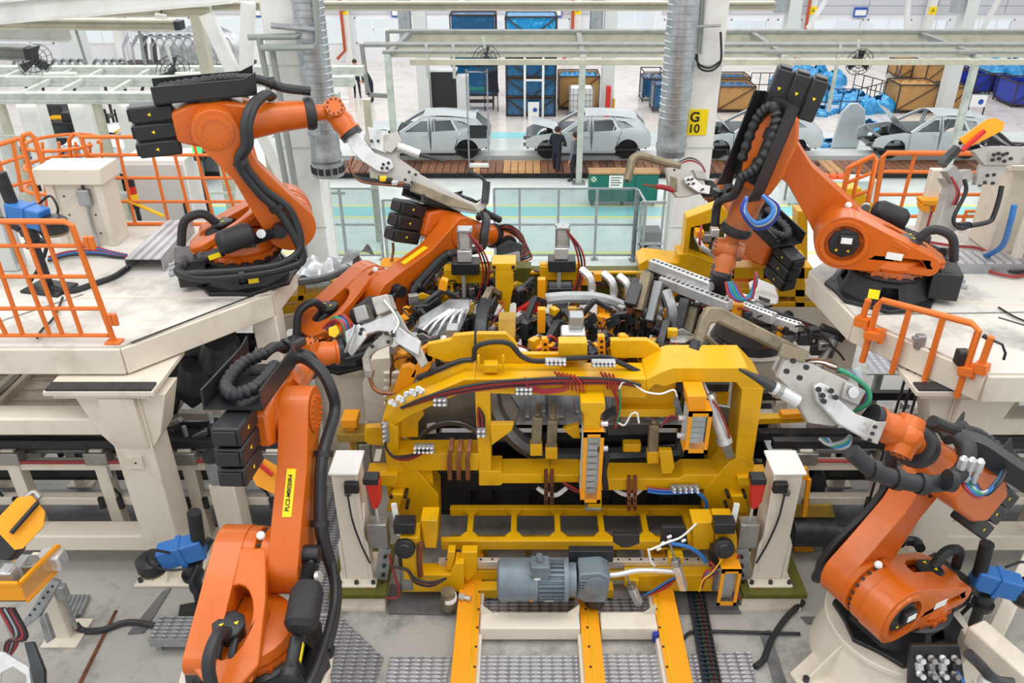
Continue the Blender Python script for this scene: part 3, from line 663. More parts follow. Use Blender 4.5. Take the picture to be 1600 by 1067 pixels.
# curtain rack, black wrapped cabinet and grey cabinet
x0, x1, a, b, h = box_px(676, 715, 183, 1.95, .8); t = thing('wrapped_cabinet', 'tall cabinet wrapped in black film, left of the blue crates', 'cabinet', (x0, a, 0))
part('film_wrap', MB().box((x0, a, .1), (x1, b, h)), 'black_matte', t, bev=.05); part('plinth', MB().box((x0+.03, a+.03, 0), (x1-.03, b, .1)), 'frame_dark', t); part('lid', MB().box((x0-.03, a-.03, h), (x1+.03, b+.03, h+.06)), 'grey_panel', t)
x0, x1, a, b, h = box_px(715, 733, 183, 1.75, .7); t = thing('cabinet', 'narrow pale grey cabinet beside the black wrapped one', 'cabinet', (x0, a, 0))
part('body', MB().box((x0, a, .05), (x1, b, h)), 'grey_panel', t, bev=.01); part('door', MB().box((x0+.02, a-.02, .1), (x1-.02, a, h-.06)), 'grey_panel', t); part('plinth', MB().box((x0+.02, a+.02, 0), (x1-.02, b, .05)), 'black', t)
t = thing('coat_rack', 'wire rack with dark coats hung beside the aisle, left of the tall blue stack', 'rack', at(768, 172, Z=0)); c = at(768, 172, Z=0)
part('frame', MB().bar(c+V((-.3,0,0)), c+V((-.3,0,1.8)), .04).bar(c+V((.3,0,0)), c+V((.3,0,1.8)), .04).bar(c+V((-.3,0,1.8)), c+V((.3,0,1.8)), .04).bar(c+V((-.3,-.25,.03)), c+V((-.3,.25,.03)), .04).bar(c+V((.3,-.25,.03)), c+V((.3,.25,.03)), .04), 'frame_dark', t)
for i in range(2): part('coat', MB().prism([c+V((-.2+i*.22,-.06,1.75)), c+V((.06+i*.22,-.06,1.75)), c+V((.16+i*.2,-.1,.8)), c+V((-.24+i*.2,-.1,.85))], (0,.14,0)), 'navy', t, bev=.03)
x0, x1, a, b, h = box_px(728, 772, 172, .9, .7); t = thing('work_bench', 'dark work bench with green top between grey cabinet and aisle', 'bench', (x0, a, 0))
part('top', MB().box((x0, a, .85), (x1, b, .9)), 'green_cabinet', t); part('shelf', MB().box((x0, a+.1, .3), (x1, b, .34)), 'frame_dark', t)
for xx in (x0+.04, x1-.04):
    for y_ in (a+.04, b-.04): part('leg', MB().box((xx-.03, y_-.03, 0), (xx+.03, y_+.03, .85)), 'frame_dark', t)
# right of the tall stack
crate('crate', 'dark framed crate with foil covered load right of the tall blue stack', 873, 935, 172, 1.5, 1.6, 'cardboard', lid='blue_film')
x0, x1, a, b, h = box_px(889, 927, 182, 1.05, 1); t = thing('cage_tank', 'white liquid tank in a wire cage right of the tall blue stack', 'tank', ((x0+x1)/2, a, 0))
part('tank', MB().box((x0+.05, a+.05, .14), (x1-.05, b-.05, 1.2)), 'paper', t, bev=.08); part('pallet', MB().box((x0, a, 0), (x1, b, .12)), 'galv', t)
f = MB()
for i in range(7): xx = x0+(x1-x0)*i/6; f.bar((xx, a, .12), (xx, a, 1.22), .025)
for z in (.2, .45, .7, .95, 1.2): f.bar((x0, a, z), (x1, a, z), .025).bar((x0, a, z), (x0, b, z), .025).bar((x1, a, z), (x1, b, z), .025)
part('wire_cage', f, 'galv', t, kind='stuff')
solo('fire_box', MB().box((at(946, 175, Y=35.2).x, 35.2, 0), (at(953, 175, Y=35.2).x, 35.5, 1.5)), 'red', 'red upright box on the far column right of the tall blue stack', 'box', bev=.02)
solo('extinguisher_stand', MB().box((at(954, 175, Y=36.4).x, 35.6, 0), (at(957, 175, Y=36.4).x, 35.8, .9)), 'yellow', 'narrow yellow stand beside the red upright box', 'stand', bev=.02)
for i, (a0, a1, yb, h, lab) in enumerate([(1003, 1034, 160, 1.1, 'behind, with hanging blue bags'), (1020, 1042, 176, 1.2, 'front, close to the duct')]):
    x0, x1, a, b, h = box_px(a0, a1, yb, h, 1.2); t = thing('wire_rack', 'dark wire rack of blue bags, %s' % lab, 'rack', ((x0+x1)/2, a, 0)); f = MB()
    for xx in (x0, x1):
        for y_ in (a, b): f.bar((xx, y_, 0), (xx, y_, h+.3), .04)
    for z in (.1, h, h+.3): f.bar((x0, a, z), (x1, a, z), .04).bar((x0, b, z), (x1, b, z), .04).bar((x0, a, z), (x0, b, z), .04).bar((x1, a, z), (x1, b, z), .04)
    part('frame', f, 'frame_dark', t)
    for k in range(5): xx = x0+(x1-x0)*(k+.5)/5; part('bag', MB().box((xx-.08, a+.05, .2), (xx+.08, b-.05, h)), 'blue_film_dark', t, bev=.05)
# green tool cabinet on castors
ga = at(970, 318, Z=.1).y; gx0, gx1 = at(920, 318, Y=ga).x, at(1026, 318, Y=ga).x; gz = at(970, 270, Y=ga).z
t = thing('tool_cabinet', 'dark green wheeled tool cabinet with white cross and notice, behind the fence', 'cabinet', ((gx0+gx1)/2, ga, 0))
gd = .55
part('body', MB().box((gx0, ga, .16), (gx1, ga+gd, gz-.05)), 'green_cabinet', t, bev=.01); part('worktop', MB().box((gx0-.02, ga-.02, gz-.05), (gx1+.02, ga+gd, gz)), 'wood', t, bev=.005)
for i in range(3): xx = gx0+(gx1-gx0)*(i+.5)/3; part('door', MB().box((gx0+(gx1-gx0)*i/3+.02, ga-.02, .22), (gx0+(gx1-gx0)*(i+1)/3-.02, ga, gz-.08)), 'green_cabinet', t)
for xx in (gx0+.1, (gx0+gx1)/2, gx1-.1): part('castor', MB().cyl((xx-.03, ga+.1, .08), (xx+.03, ga+.1, .08), .08, n=12), 'rubber', t); part('castor', MB().cyl((xx-.03, ga+gd-.1, .08), (xx+.03, ga+gd-.1, .08), .08, n=12), 'rubber', t)
cxx = at(925, 273, Y=ga).x+.06; cz = gz-.2
part('cross_sign', MB().box((cxx-.11, ga-.03, cz-.11), (cxx+.11, ga-.021, cz+.11)), 'green_tube', t); part('cross_mark', MB().box((cxx-.08, ga-.035, cz-.025), (cxx+.08, ga-.031, cz+.025)).box((cxx-.025, ga-.035, cz-.08), (cxx+.025, ga-.031, cz+.08)), 'paper', t)
nx = at(963, 275, Y=ga).x; part('notice', MB().box((nx-.22, ga-.03, gz-.5), (nx+.22, ga-.021, gz-.08)), 'paper', t)
for k in range(4): part('print_line', MB().box((nx-.17, ga-.034, gz-.16-k*.08), (nx+.17-.06*(k % 2), ga-.031, gz-.135-k*.08)), 'ink', t)
# right side: cardboard crates, blue crates, blue bundles
crate('crate', 'cardboard lined steel crate of blue parts right of the G 10 column', 1120, 1176, 176, 1.15, 1.6, 'cardboard', lid='blue_film_dark')
crate('crate', 'flat cardboard crate behind the crate of blue parts', 1124, 1170, 140, .6, 1.4, 'cardboard', lid='blue_film_dark', brace=False)
crate('crate', 'long cardboard crate in dark frame beyond the rightmost car', 1398, 1458, 177, 1.25, 1.5, 'cardboard', lid='cardboard')
crate('crate', 'short cardboard crate in dark frame right of the long one', 1474, 1505, 178, 1.15, 1.4, 'cardboard')
crate('crate', 'far cardboard crate with pale top by the right wall', 1404, 1440, 124, .9, 1.6, 'cardboard', brace=True)
crate('crate', 'far cardboard crate with diagonal strap, beside the pale one', 1443, 1473, 134, 1.05, 1.6, 'cardboard')
for a0, a1, yb, lab in [(1494, 1520, 140, 'left of two'), (1519, 1545, 147, 'right of two')]:
    crate('crate', 'blue ribbed steel crate behind the right gantry post, ' + lab, a0, a1, yb, .95, 1.7, 'blue_deep')
crate('crate', 'blue ribbed steel crate at the right edge of the hall', 1580, 1625, 168, 1.1, 1.7, 'blue_deep')
crate('crate', 'dark blue bin with pale mark at the right edge, beside the post', 1556, 1580, 150, .9, 1.0, 'blue_deep', brace=False)
def bundle(px, py, r, h, lab, seed):
    c = at(px, py, Z=0); rnd = random.Random(seed); k = [rnd.uniform(0, 6) for _ in range(6)]
    def f(u, v):
        a = 2*math.pi*u; q = r*(1-.55*v**2)*(1+.13*math.sin(5*a+k[0])+.1*math.sin(9*a+k[1]+v*5)+.06*math.sin(17*a+k[2])); return c + V((q*math.cos(a)*1.15, q*math.sin(a)*.85, h*.62*math.sin(v*math.pi/2)*(1+.2*math.sin(3*a+k[3])+.1*math.sin(11*a+k[4]))))
    return solo('film_bundle', MB().grid(f, 44, 9), 'blue_film', 'crumpled blue film bundle on the hall floor, ' + lab, 'bundle', 'blue film bundles')
for i, (px, py, r, h, lab) in enumerate([(1234, 132, .8, 1.1, 'far left beside the far column'), (1262, 125, .8, 1.2, 'far row, second'), (1290, 130, .9, .9, 'far row, rightmost'), (1225, 160, .8, 1.0, 'near row, left of the gantry post'), (1282, 155, 1.0, .9, 'middle row, centre'), (1322, 160, .9, .8, 'middle row, right of centre'), (1355, 172, 1.0, 1.0, 'near row, under the right fan'), (1270, 176, .9, .4, 'flat one in front'), (1355, 200, .7, .4, 'low one beside the grey body panel'), (1570, 118, 1.2, 1.2, 'far right edge')]): bundle(px, py, r, h, lab, i)
bundle(1295, 226, .6, .25, 'flat one behind the third car body', 31)
f = thing('wire_fence', 'low dark wire pen around the blue film bundles', 'fence', at(1240, 178, Z=0)); 
for (a, b, c, d) in [(1170, 150, 1240, 150), (1215, 178, 1335, 178), (1335, 178, 1400, 160), (1330, 150, 1400, 172), (1400, 172, 1395, 135)]:
    p, q = at(a, b, Z=0), at(c, d, Z=0); n = 5
    for z in (.55, 1.1): part('rail', MB().bar(p+V((0,0,z)), q+V((0,0,z)), .035), 'frame_dark', f)
    for i in range(n+1): u = p + (q-p)*i/n; part('post', MB().bar(u, u+V((0,0,1.1)), .035), 'frame_dark', f)
c = at(1320, 232, Z=0); solo('upright_panel', MB().prism([c+V((x, 0, z)) for x, z in [(-.55,0),(.5,0),(.62,1.0),(.5,1.5),(.2,1.75),(-.15,1.72),(-.38,1.4)]], (0, .15, 0)), 'car_silver', 'grey rounded body panel standing upright between two silver cars', 'panel', bev=.05)
t = thing('label_stand', 'white board with blue mark on a stand behind the rightmost car', 'board', at(1522, 185, Z=0)); c = at(1522, 185, Z=0)
part('sheet', MB().box((c.x-.35, c.y, .5), (c.x+.35, c.y+.03, 1.0)), 'paper', t); part('mark', MB().lathe((c.x+.1, c.y-.004, .72), (0,-1,0), [(0, .12), (.003, .12)], 12), 'ink_blue', t); part('leg', MB().bar((c.x-.35, c.y+.05, 0), (c.x-.35, c.y+.05, 1.0), .05).bar((c.x+.35, c.y+.05, 0), (c.x+.35, c.y+.05, 1.0), .05), 'frame_dark', t)
t = thing('label_stand', 'white board with blue mark beside the third car, right of the G 10 column', 'board', at(1191, 185, Z=0)); c = at(1191, 185, Z=0)
part('sheet', MB().box((c.x-.3, c.y, .5), (c.x+.3, c.y+.03, 1.0)), 'paper', t); part('mark', MB().lathe((c.x+.05, c.y-.004, .75), (0,-1,0), [(0, .1), (.003, .1)], 12), 'ink_blue', t); part('leg', MB().bar((c.x-.3, c.y+.05, 0), (c.x-.3, c.y+.05, 1.0), .05).bar((c.x+.3, c.y+.05, 0), (c.x+.3, c.y+.05, 1.0), .05), 'frame_dark', t)
# frame with wire shelves left of the aisle (in front of the left car)
x0, x1 = at(733, 250, Y=cy-1.4).x, at(764, 250, Y=cy-1.4).x; t = thing('display_rack', 'slim grey rack with two hanging plates before the left silver car', 'rack', (x0, cy-1.4, 0))
for xx in (x0, x1): part('upright', MB().box((xx-.025, cy-1.42, 0), (xx+.025, cy-1.37, 3.6)), 'galv', t)
for z in (.3, 1.5, 3.5): part('rung', MB().box((x0, cy-1.42, z), (x1, cy-1.38, z+.04)), 'galv', t)
part('plate', MB().box((x0+.05, cy-1.44, 1.3), (x1-.05, cy-1.42, 1.75)), 'black', t); part('plate', MB().box((x0, cy-1.5, .28), (x1, cy-1.2, .36)), 'paper', t)
# ------------------------------------------------------------------ bright assembly line on the far left
LG = thing('left_line_gantry', 'pale steel gantry of the left line with lamps and slim posts', 'gantry', (-12, 22, 0))
yl = [at(100, q, Z=4.1).y for q in (150, 124, 108)]
for i, y in enumerate(yl): part('rail', MB().box((-26, y, 4.0), (-4.9, y+.35, 4.16)).box((-26, y-.05, 3.9), (-4.9, y+.4, 4.0)), 'gantry', LG, bev=.01)
for i, px in enumerate((-70, 20, 75, 160, 240, 330, 430)):
    p = at(px, 150, Z=4.1); part('cross_beam', MB().bar((p.x, yl[0], 4.05), (p.x-.3, yl[2], 4.05), .12), 'gantry', LG)
for px in (5, 155, 234, 410, 575): p = at(px, 152, Z=4.0); part('slim_post', MB().box((p.x-.09, yl[0], 0), (p.x+.09, yl[0]+.18, 4)), 'beam_cream', LG)
part('hand_rail', MB().bar((-26, yl[0]-.6, 3.2), (-4.9, yl[0]-.6, 3.2), .06).bar((-26, yl[0]-.4, 1.6), (-4.9, yl[0]-.4, 1.6), .07), 'gantry', LG, kind='stuff')
ly = yl[0]+1.0
for i, px in enumerate((-30, 48, 128, 200, 276, 350)):
    x = at(px, 190, Y=ly).x; t = thing('white_column', 'white square post of the left line, ' + ('first', 'second', 'third', 'fourth', 'fifth', 'sixth')[i] + ' of the row from left', 'post', (x, ly, 0), 'white posts of the left line')
    part('shaft', MB().box((x-.28, ly, 0), (x+.28, ly+.5, 3.7)), 'white', t, bev=.02); part('foot_plate', MB().box((x-.4, ly-.1, 0), (x+.4, ly+.6, .04)), 'galv', t); part('cap', MB().box((x-.3, ly-.02, 3.7), (x+.3, ly+.52, 3.76)), 'grey_panel', t)
for i, (px, py) in enumerate([(30, 158), (98, 158), (205, 158), (290, 154), (300, 118), (150, 128), (95, 118), (520, 158)]):
    c = at(px, py, Y=yl[0]+.9+(1.6 if py < 140 else 0)); t = thing('tube_lamp', 'glowing white tube lamp under the left line gantry, ' + ('leftmost front', 'second front', 'third front', 'fourth front', 'rear right', 'rear centre', 'rear left', 'far right, beside the left column')[i], 'lamp', c, 'tube lamps of the left line')
    part('housing', MB().box((c.x-.45, c.y-.08, c.z+.03), (c.x+.45, c.y+.08, c.z+.09)), 'white', t); part('tube', MB().cyl(c+V((-.42,0,0)), c+V((.42,0,0)), .03, n=8), 'lamp_glow', t); part('reflector', MB().box((c.x-.4, c.y-.05, c.z+.02), (c.x+.4, c.y+.05, c.z+.03)), 'white', t)
car('unfinished_car', 'white car body with open doors on the left line, nearer the left edge', at(110, 205, Y=24).x, 24.2, .7, 'car_white', None)
car('unfinished_car', 'white van body on the left line under the lamps, right of the other', at(235, 192, Y=27).x, 27.3, .8, 'car_white', .1)
for i, (px, py, w, h, m, lab) in enumerate([(90, 178, 24, 34, 'yellow', 'left'), (160, 172, 14, 20, 'black', 'second'), (265, 175, 20, 20, 'black', 'third')]):
    c = at(px, py, Y=28); t = thing('equipment_stand', '%s framed equipment stand behind the white posts, %s' % ('yellow' if m == 'yellow' else 'dark', lab), 'stand', V((c.x, 28, 0))); hw = w*.026/2*1.05
    for z in (.6, 1.2, 1.9): part('shelf', MB().box((c.x-hw, 27.8, z), (c.x+hw, 28.5, z+.05)), m, t)
    for s in (-1, 1):
        for d in (0, .65): part('post', MB().box((c.x+s*hw-.04, 27.8+d, 0), (c.x+s*hw+.04, 27.88+d, 2.1)), m, t)
    part('load', MB().box((c.x-hw*.7, 27.9, .65), (c.x+hw*.6, 28.4, 1.0)).box((c.x-hw*.5, 27.9, 1.25), (c.x+hw*.8, 28.4, 1.6)), 'dark_metal', t, bev=.02)
for i, (px, lab) in enumerate([(30, 'first'), (70, 'second'), (110, 'third'), (180, 'fourth'), (215, 'fifth'), (255, 'sixth'), (310, 'seventh')]):
    Y = 25.6 + (i*7 % 4)*.9; c = at(px, 180, Y=Y); h = 1.5 + (i*5 % 3)*.4; w = .5 + (i % 3)*.15; t = thing('welding_controller', 'dark grey controller cabinet behind the white posts, %s from left' % lab, 'cabinet', (c.x, Y, 0))
    part('body', MB().box((c.x-w, Y, .1), (c.x+w, Y+.6, h)), ('dark_metal', 'sheet_dark', 'black')[i % 3], t, bev=.02); part('door', MB().box((c.x-w+.05, Y-.02, .2), (c.x+w-.05, Y, h-.1)), ('sheet', 'dark_metal', 'sheet_dark')[i % 3], t); part('plinth', MB().box((c.x-w, Y, 0), (c.x+w, Y+.6, .1)), 'black', t); part('top_box', MB().box((c.x-w*.5, Y+.1, h), (c.x+w*.4, Y+.5, h+.3)), ('yellow', 'blue_tube', 'black')[i % 3], t, bev=.02); part('cable_rise', MB().tube([(c.x, Y+.3, h+.3), (c.x+.1, Y+.3, h+.8), (c.x+.4, Y+.3, h+1.4)], .05, 6), 'rubber', t)
c = at(288, 70, Y=40); t = thing('side_panel_stack', 'heap of pressed silver side panels on a rack, upper left', 'panels', V((c.x, 40, 0)))
part('rack', MB().box((c.x-3.2, 39.2, c.z-1.0), (c.x+3, 41, c.z-.85)).bar((c.x-3, 39.3, 0), (c.x-3, 39.3, c.z-.9), .12).bar((c.x+2.8, 39.3, 0), (c.x+2.8, 39.3, c.z-.9), .12), 'frame_dark', t)
for i in range(9):
    x = c.x-2.0+i*.44; y_ = 39.6; o_ = [(-.9, -.8), (-.8, .0), (-.3, .7), (.5, .95), (1.2, .6), (1.5, -.1), (1.4, -.8)]; i_ = [(-.55, -.75), (-.5, 0), (-.15, .45), (.45, .6), (.9, .4), (1.1, -.1), (1.0, -.75)]
    part('side_panel', MB().prism([(x+a, y_-.25*i_k/6, c.z+b) for i_k, (a, b) in enumerate(o_ + i_[::-1])], (0, .06, 0)), 'sheet_light', t, bev=.02); part('panel_pillar', MB().prism([(x+.1, y_-.1, c.z-.75), (x+.32, y_-.1, c.z-.75), (x+.5, y_-.1, c.z+.65), (x+.3, y_-.1, c.z+.65)], (0, .07, 0)), 'sheet', t)
for k, (px, lab) in enumerate([(55, 'left'), (115, 'middle'), (180, 'right')]):
    c = at(px, 98, Y=31); t = thing('fender_rack', 'row of curved dark fenders on a high conveyor, %s group' % lab, 'rack', c)
    part('carrier_rail', MB().bar(c+V((-.7,0,-.3)), c+V((.7,0,-.3)), .1).bar(c+V((-.6,0,-.3)), V((c.x-.6, 31, 0)), .08), 'frame_dark', t)
    for i in range(4): x = c.x-.65+i*.3; part('fender', MB().tube([(x-.25, 31, c.z-.28), (x-.05, 30.9, c.z+.05), (x+.2, 30.8, c.z+.12), (x+.36, 30.8, c.z-.2)], .06, 6), 'sheet', t)
for px, lab in ((55, 'left'), (270, 'right')): fan(px, 95 if px < 100 else 112, 24, .5, -.6, 'dark caged fan over the left line, ' + lab)
# ------------------------------------------------------------------ white steelwork at top left
def beam(pts, Y, w, h, m, lab, endcap=None, nm='roof_beam'):
    p, q = at(pts[0], pts[1], Y=Y), at(pts[2], pts[3], Y=Y); t = thing(nm, lab, 'beam', p)
    d = (q-p).normalized(); b = MB().bar(p, q, w*.35, h-.04, V((0,0,1)))
    up = V((0,0,1)) - d*d.z; up.normalize()
    part('web', b, m, t); part('flange', MB().bar(p+up*h/2, q+up*h/2, w, .04, up), m, t); part('flange', MB().bar(p-up*h/2, q-up*h/2, w, .04, up), m, t)
    if endcap: part('end_cap', MB().bar(q, q+d*.12, w, h), 'black', t)
beam((-60, 24, 360, -14), 16, .4, .36, 'white', 'large white beam sloping across the top left corner')
beam((60, 16, 330, 16), 19, .35, .2, 'beam_cream', 'warm lit cream beam under the large sloping beam')
beam((-60, 36, 276, 39), 18, .3, .17, 'beam_cream', 'cream beam with dark end cap at upper left', True)
beam((-60, 50, 112, 52), 18.5, .3, .28, 'white', 'thick white beam resting on a post at upper left')
beam((-60, 79, 44, 83), 17, .3, .22, 'beam_grey', 'short grey beam with dark end cap at the left edge', True)
beam((300, 9, 1210, 9), 19.5, .3, .14, 'beam_cream', 'long pale beam crossing the top edge behind the columns')
c = at(108, 62, Y=36); solo('support_post', MB().box((c.x-.5, 36, 0), (c.x+.5, 36.6, 8.0)), 'grey_panel', 'pale post under the thick white beam at upper left', 'post', bev=.02)
for a, lab in [((322, 22, 376, 136), 'left one'), ((388, 4, 384, 132), 'right one')]:
    solo('column_brace', MB().bar(at(a[0], a[1], Y=16), at(a[2], a[3], Y=16) if False else at(a[0]+(a[2]-a[0])*3.0, a[1]+(a[3]-a[1])*3.0, Y=16), .22), 'white', 'white slanting brace left of the left column, ' + lab, 'brace')
c = at(311, 60, Y=21); solo('support_post', MB().box((c.x-.13, 21, 0), (c.x+.13, 21.3, at(305, 8, Y=21).z)), 'beam_cream', 'slim cream post left of the slanting white brace', 'post')
t = thing('security_camera', 'small security camera hung under the cream beams at upper left', 'camera', at(252, 25, Y=18.9)); c = at(252, 24, Y=18.8)
part('housing', MB().bar(c+V((-.12,0,0)), c+V((.12,-.05,-.03)), .1), 'white', t, bev=.01); part('stem', MB().bar(c, c+V((0,.1,.2)), .03), 'dark_metal', t)
pipe([at(118, 45, Y=18), at(135, 100, Y=18)], .03, 'pipe_grey', 'thin grey conduit hanging at upper left, near the post', 'conduit', 'conduit'); pipe([at(217, 46, Y=18), at(228, 102, Y=18)], .03, 'pipe_grey', 'thin grey conduit hanging at upper left, nearer the panels', 'conduit', 'conduit')
# ------------------------------------------------------------------ raised robot platforms
PZ = 5.15
def pf(px, py): q = at(px, py, Z=PZ); return (q.x, q.y)
def platform(lab, poly, m_top):
    t = thing('robot_platform', lab, 'platform', (poly[0][0], poly[0][1], DK)); zt = PZ
    part('deck_plate', MB().prism([V((x, y, zt-.02)) for x, y in poly], (0, 0, .02)), m_top, t)
    n = len(poly)
    for i in range(n):
        a, b = poly[i], poly[(i+1) % n]; p, q = V((a[0], a[1], zt-.15)), V((b[0], b[1], zt-.15)); d = (q-p).normalized(); s = d.cross(V((0,0,1)))*.04
        part('edge_beam', MB().bar(p-s*0+d*.0, q, .06, .258), 'cream', t, bev=.008)
    return t
Lp = [pf(-330, 541), pf(187, 541), pf(422, 455), pf(457, 412), pf(395, 345), pf(-330, 345)]
Rp = [pf(1268, 422), pf(1338, 493), pf(1543, 583), pf(1950, 583), pf(1950, 352), pf(1380, 352)]
lp = platform('cream steel platform at left carrying the upper left robot', Lp, 'cream_top')
rp = platform('cream steel platform at right with a dirty floor, carrying the upper right robot', Rp, 'cream_dirty')
def seam(t, pts, m='cream'):
    for a, b in zip(pts, pts[1:]): part('deck_seam', MB().bar(at(a[0], a[1], Z=PZ+.003), at(b[0], b[1], Z=PZ+.003), .018, .008), m, t)
seam(lp, [(100, 466), (385, 464), (425, 457)]); seam(lp, [(205, 535), (395, 462)], 'dark_metal'); seam(lp, [(0, 502), (130, 460)], 'steel')
seam(rp, [(1340, 492), (1600, 488)], 'steel'); seam(rp, [(1330, 460), (1660, 480)]); seam(rp, [(1560, 496), (1640, 520)], 'dark_metal')
def leg(t, s):
    x0, x1 = (-3.86, -3.5) if s < 0 else (3.9, 4.26); y0, y1 = 6.04, 6.38
    L = part('leg', MB().box((x0, y0, DK+.35), (x1, y1, PZ-.33)), 'cream', t, bev=.012)
    part('foot', MB().box((x0+.02, y0+.02, DK+.03), (x1-.02, y1-.02, DK+.36)), 'cream', L, bev=.01)
    part('foot_plate', MB().box((x0-.14, y0-.16, DK), (x1+.14, y1+.16, DK+.035)), 'cream', L, bev=.005)
    for k, a in enumerate((x0+.02, (x0+x1)/2, x1-.02)): part('gusset', MB().prism([V((a-.008, y0, DK+.03)), V((a-.008, y0-.12, DK+.03)), V((a-.008, y0, DK+.3))], (.016, 0, 0)), 'cream', L)
    for a in (x0-.09, x1+.09): part('bolt', MB().cyl((a, y0-.1, DK+.03), (a, y0-.1, DK+.08), .025, n=8), 'dark_metal', L)
    part('head_plate', MB().box((x0-.42, y0-.1, PZ-.34), (x1+.2, y1+.3, PZ-.3)).box((x0-.36, y0-.07, PZ-.385), (x1+.14, y1+.3, PZ-.34)), 'cream', L)
    part('packer_strip', MB().box((x0-.4, y0-.085, PZ-.298), (x1+.18, y0+.04, PZ-.278)), 'dark_metal', L)
    for a, sg in ((x0, -1), (x1, 1)): part('haunch', MB().prism([V((a, y0+.02, PZ-.4)), V((a+sg*.24, y0+.02, PZ-.4)), V((a+sg*.1, y0+.02, PZ-.85)), V((a, y0+.02, PZ-1.0))], (0, y1-y0-.04, 0)), 'cream', L, bev=.008)
    part('front_haunch', MB().prism([V((x0+.02, y0-.06, PZ-.4)), V((x0+.02, y0, PZ-.4)), V((x0+.02, y0, PZ-1.0)), V((x0+.02, y0-.05, PZ-.85))], (x1-x0-.04, 0, 0)), 'cream', L, bev=.008)
    part('lug', MB().box((x0+.1, y0-.02, PZ-1.22), (x0+.24, y0, PZ-1.08)), 'cream', L); part('lug_hole', MB().cyl((x0+.17, y0-.022, PZ-1.15), (x0+.17, y0-.02, PZ-1.15), .012, n=8), 'black', L)
    for nm, z0, z1 in (('lower_beam', DK+.3, DK+.5), ('upper_beam', DK+1.76, DK+1.95)):
        q = (-8, x0) if s < 0 else (x1, 8); part(nm, MB().box((q[0], y0+.06, z0), (q[1], y1-.04, z1)), 'cream', L, bev=.02)
leg(lp, -1); leg(rp, 1)
for s, lab in ((-1, 'left'), (1, 'right')):
    x = -2.72 if s < 0 else 3.4; y = 7.35
    solo('platform_post', MB().box((x-.13, y, DK), (x+.13, y+.26, PZ-.28)), 'cream', 'cream inner post under the front corner of the %s platform' % lab, 'post', bev=.015)
# ------------------------------------------------------------------ orange guard rails
def tubes(t, segs, r=.024, m='rail_orange', nm='rail'):
    for s in segs: part(nm, MB().tube(s, r, 10, False), m, t)
def railing(lab, f, outline, bars_, r=.026, r2=.02, nm='guard_rail', feet=()):
    p0 = f(*outline[0]); t = thing(nm, lab, 'railing', p0)
    part('frame_tube', MB().tube([f(*q) for q in outline], r, 10, False), 'rail_orange', t)
    for b in bars_: part('bar', MB().tube([f(*q) for q in b], r2, 8, False), 'rail_orange', t)
    for q in feet:
        c = f(*q); part('foot', MB().cbox((c.x, c.y, PZ+.01), .14, .1, .02), 'rail_orange', t, bev=.004)
    return t
# near grid panel at the left edge, standing on the platform's front edge
fl = plane(at(170, 535, Z=PZ), (0, 1, 0))
g = railing('orange grid guard panel at left edge, standing on the front of the platform', fl, [(-60, 346), (100, 346), (112, 352), (180, 538)],
    [[(-60, 384), (128, 384)], [(-60, 432), (143, 432)], [(-60, 482), (158, 482)], [(-60, 524), (170, 524)], [(10, 349), (78, 524)], [(35, 349), (98, 524)], [(66, 349), (128, 524)], [(-24, 349), (36, 524)], [(-50, 400), (10, 524)]], feet=[(180, 538)])
for a, b in ((131, 380), (168, 500)):
    h = MB(); p = fl(a, b, -.0); h.cyl(p+V((.03,0,-.05)), p+V((.03,0,.06)), .025, n=10).cyl(p+V((.07,0,-.05)), p+V((.07,0,.06)), .025, n=10).bar(p+V((-.02,0,0)), p+V((.09,0,0)), .03); part('hinge', h, 'rail_orange', g)
# long rear grid of the left platform
by_ = at(250, 352, Z=PZ).y
fr = plane((0, by_, PZ), (0, 1, 0))
railing('long orange grid railing at the rear of the left platform', fr, [(172, 350), (128, 214), (390, 214), (432, 350), (172, 350)],
    [[(140, 242), (398, 242)], [(152, 278), (408, 278)], [(162, 315), (420, 315)]] + [[(x, 214), (x+26+(x-128)*.06, 350)] for x in (182, 232, 266, 300, 334, 365)], feet=[(172, 350), (268, 350), (345, 350)])
# looped panel left of the cabinet
fq = plane(at(70, 352, Z=PZ), (-.55, 1, 0))
railing('orange looped railing at the left edge beyond the cream cabinet', fq, [(72, 352), (34, 222), (36, 212), (46, 208), (54, 216), (98, 352)], [], r=.03)
railing('slanted orange railing with horizontal bars at far left', plane(at(20, 400, Z=PZ), (-.8, 1, 0)), [(-40, 238), (30, 216)], [[(-40, 270), (36, 244)], [(-40, 306), (50, 282)], [(-30, 345), (62, 316)], [(-10, 230), (30, 345)], [(20, 222), (34, 300)]])
fc = plane((0, by_+.7, PZ), (0, 1, 0))
t = railing('orange ladder cage with round hoops behind the cream cabinet', fc, [(112, 262), (108, 218), (116, 209), (126, 213), (142, 262)], [])
for i, y in enumerate((214, 248, 280)):
    c = fc(112, y+18); part('hoop', MB().tube([c + V((math.cos(a)*.45-.15, .1+math.sin(a)*.4, .05)) for a in [math.pi*1.9*j/16 for j in range(17)]], .022, 8, False), 'rail_orange', t)
for x in (66, 92, 118, 140, 158): part('bar', MB().tube([fc(x, 222), fc(x+8, 345)], .018, 8, False), 'rail_orange', t)
solo('safety_gate_bar', MB().tube([fr(198, 312), fr(256, 338)], .022, 8, False), 'yellow_bright', 'short yellow diagonal bar by the rear railing of the left platform', 'bar')
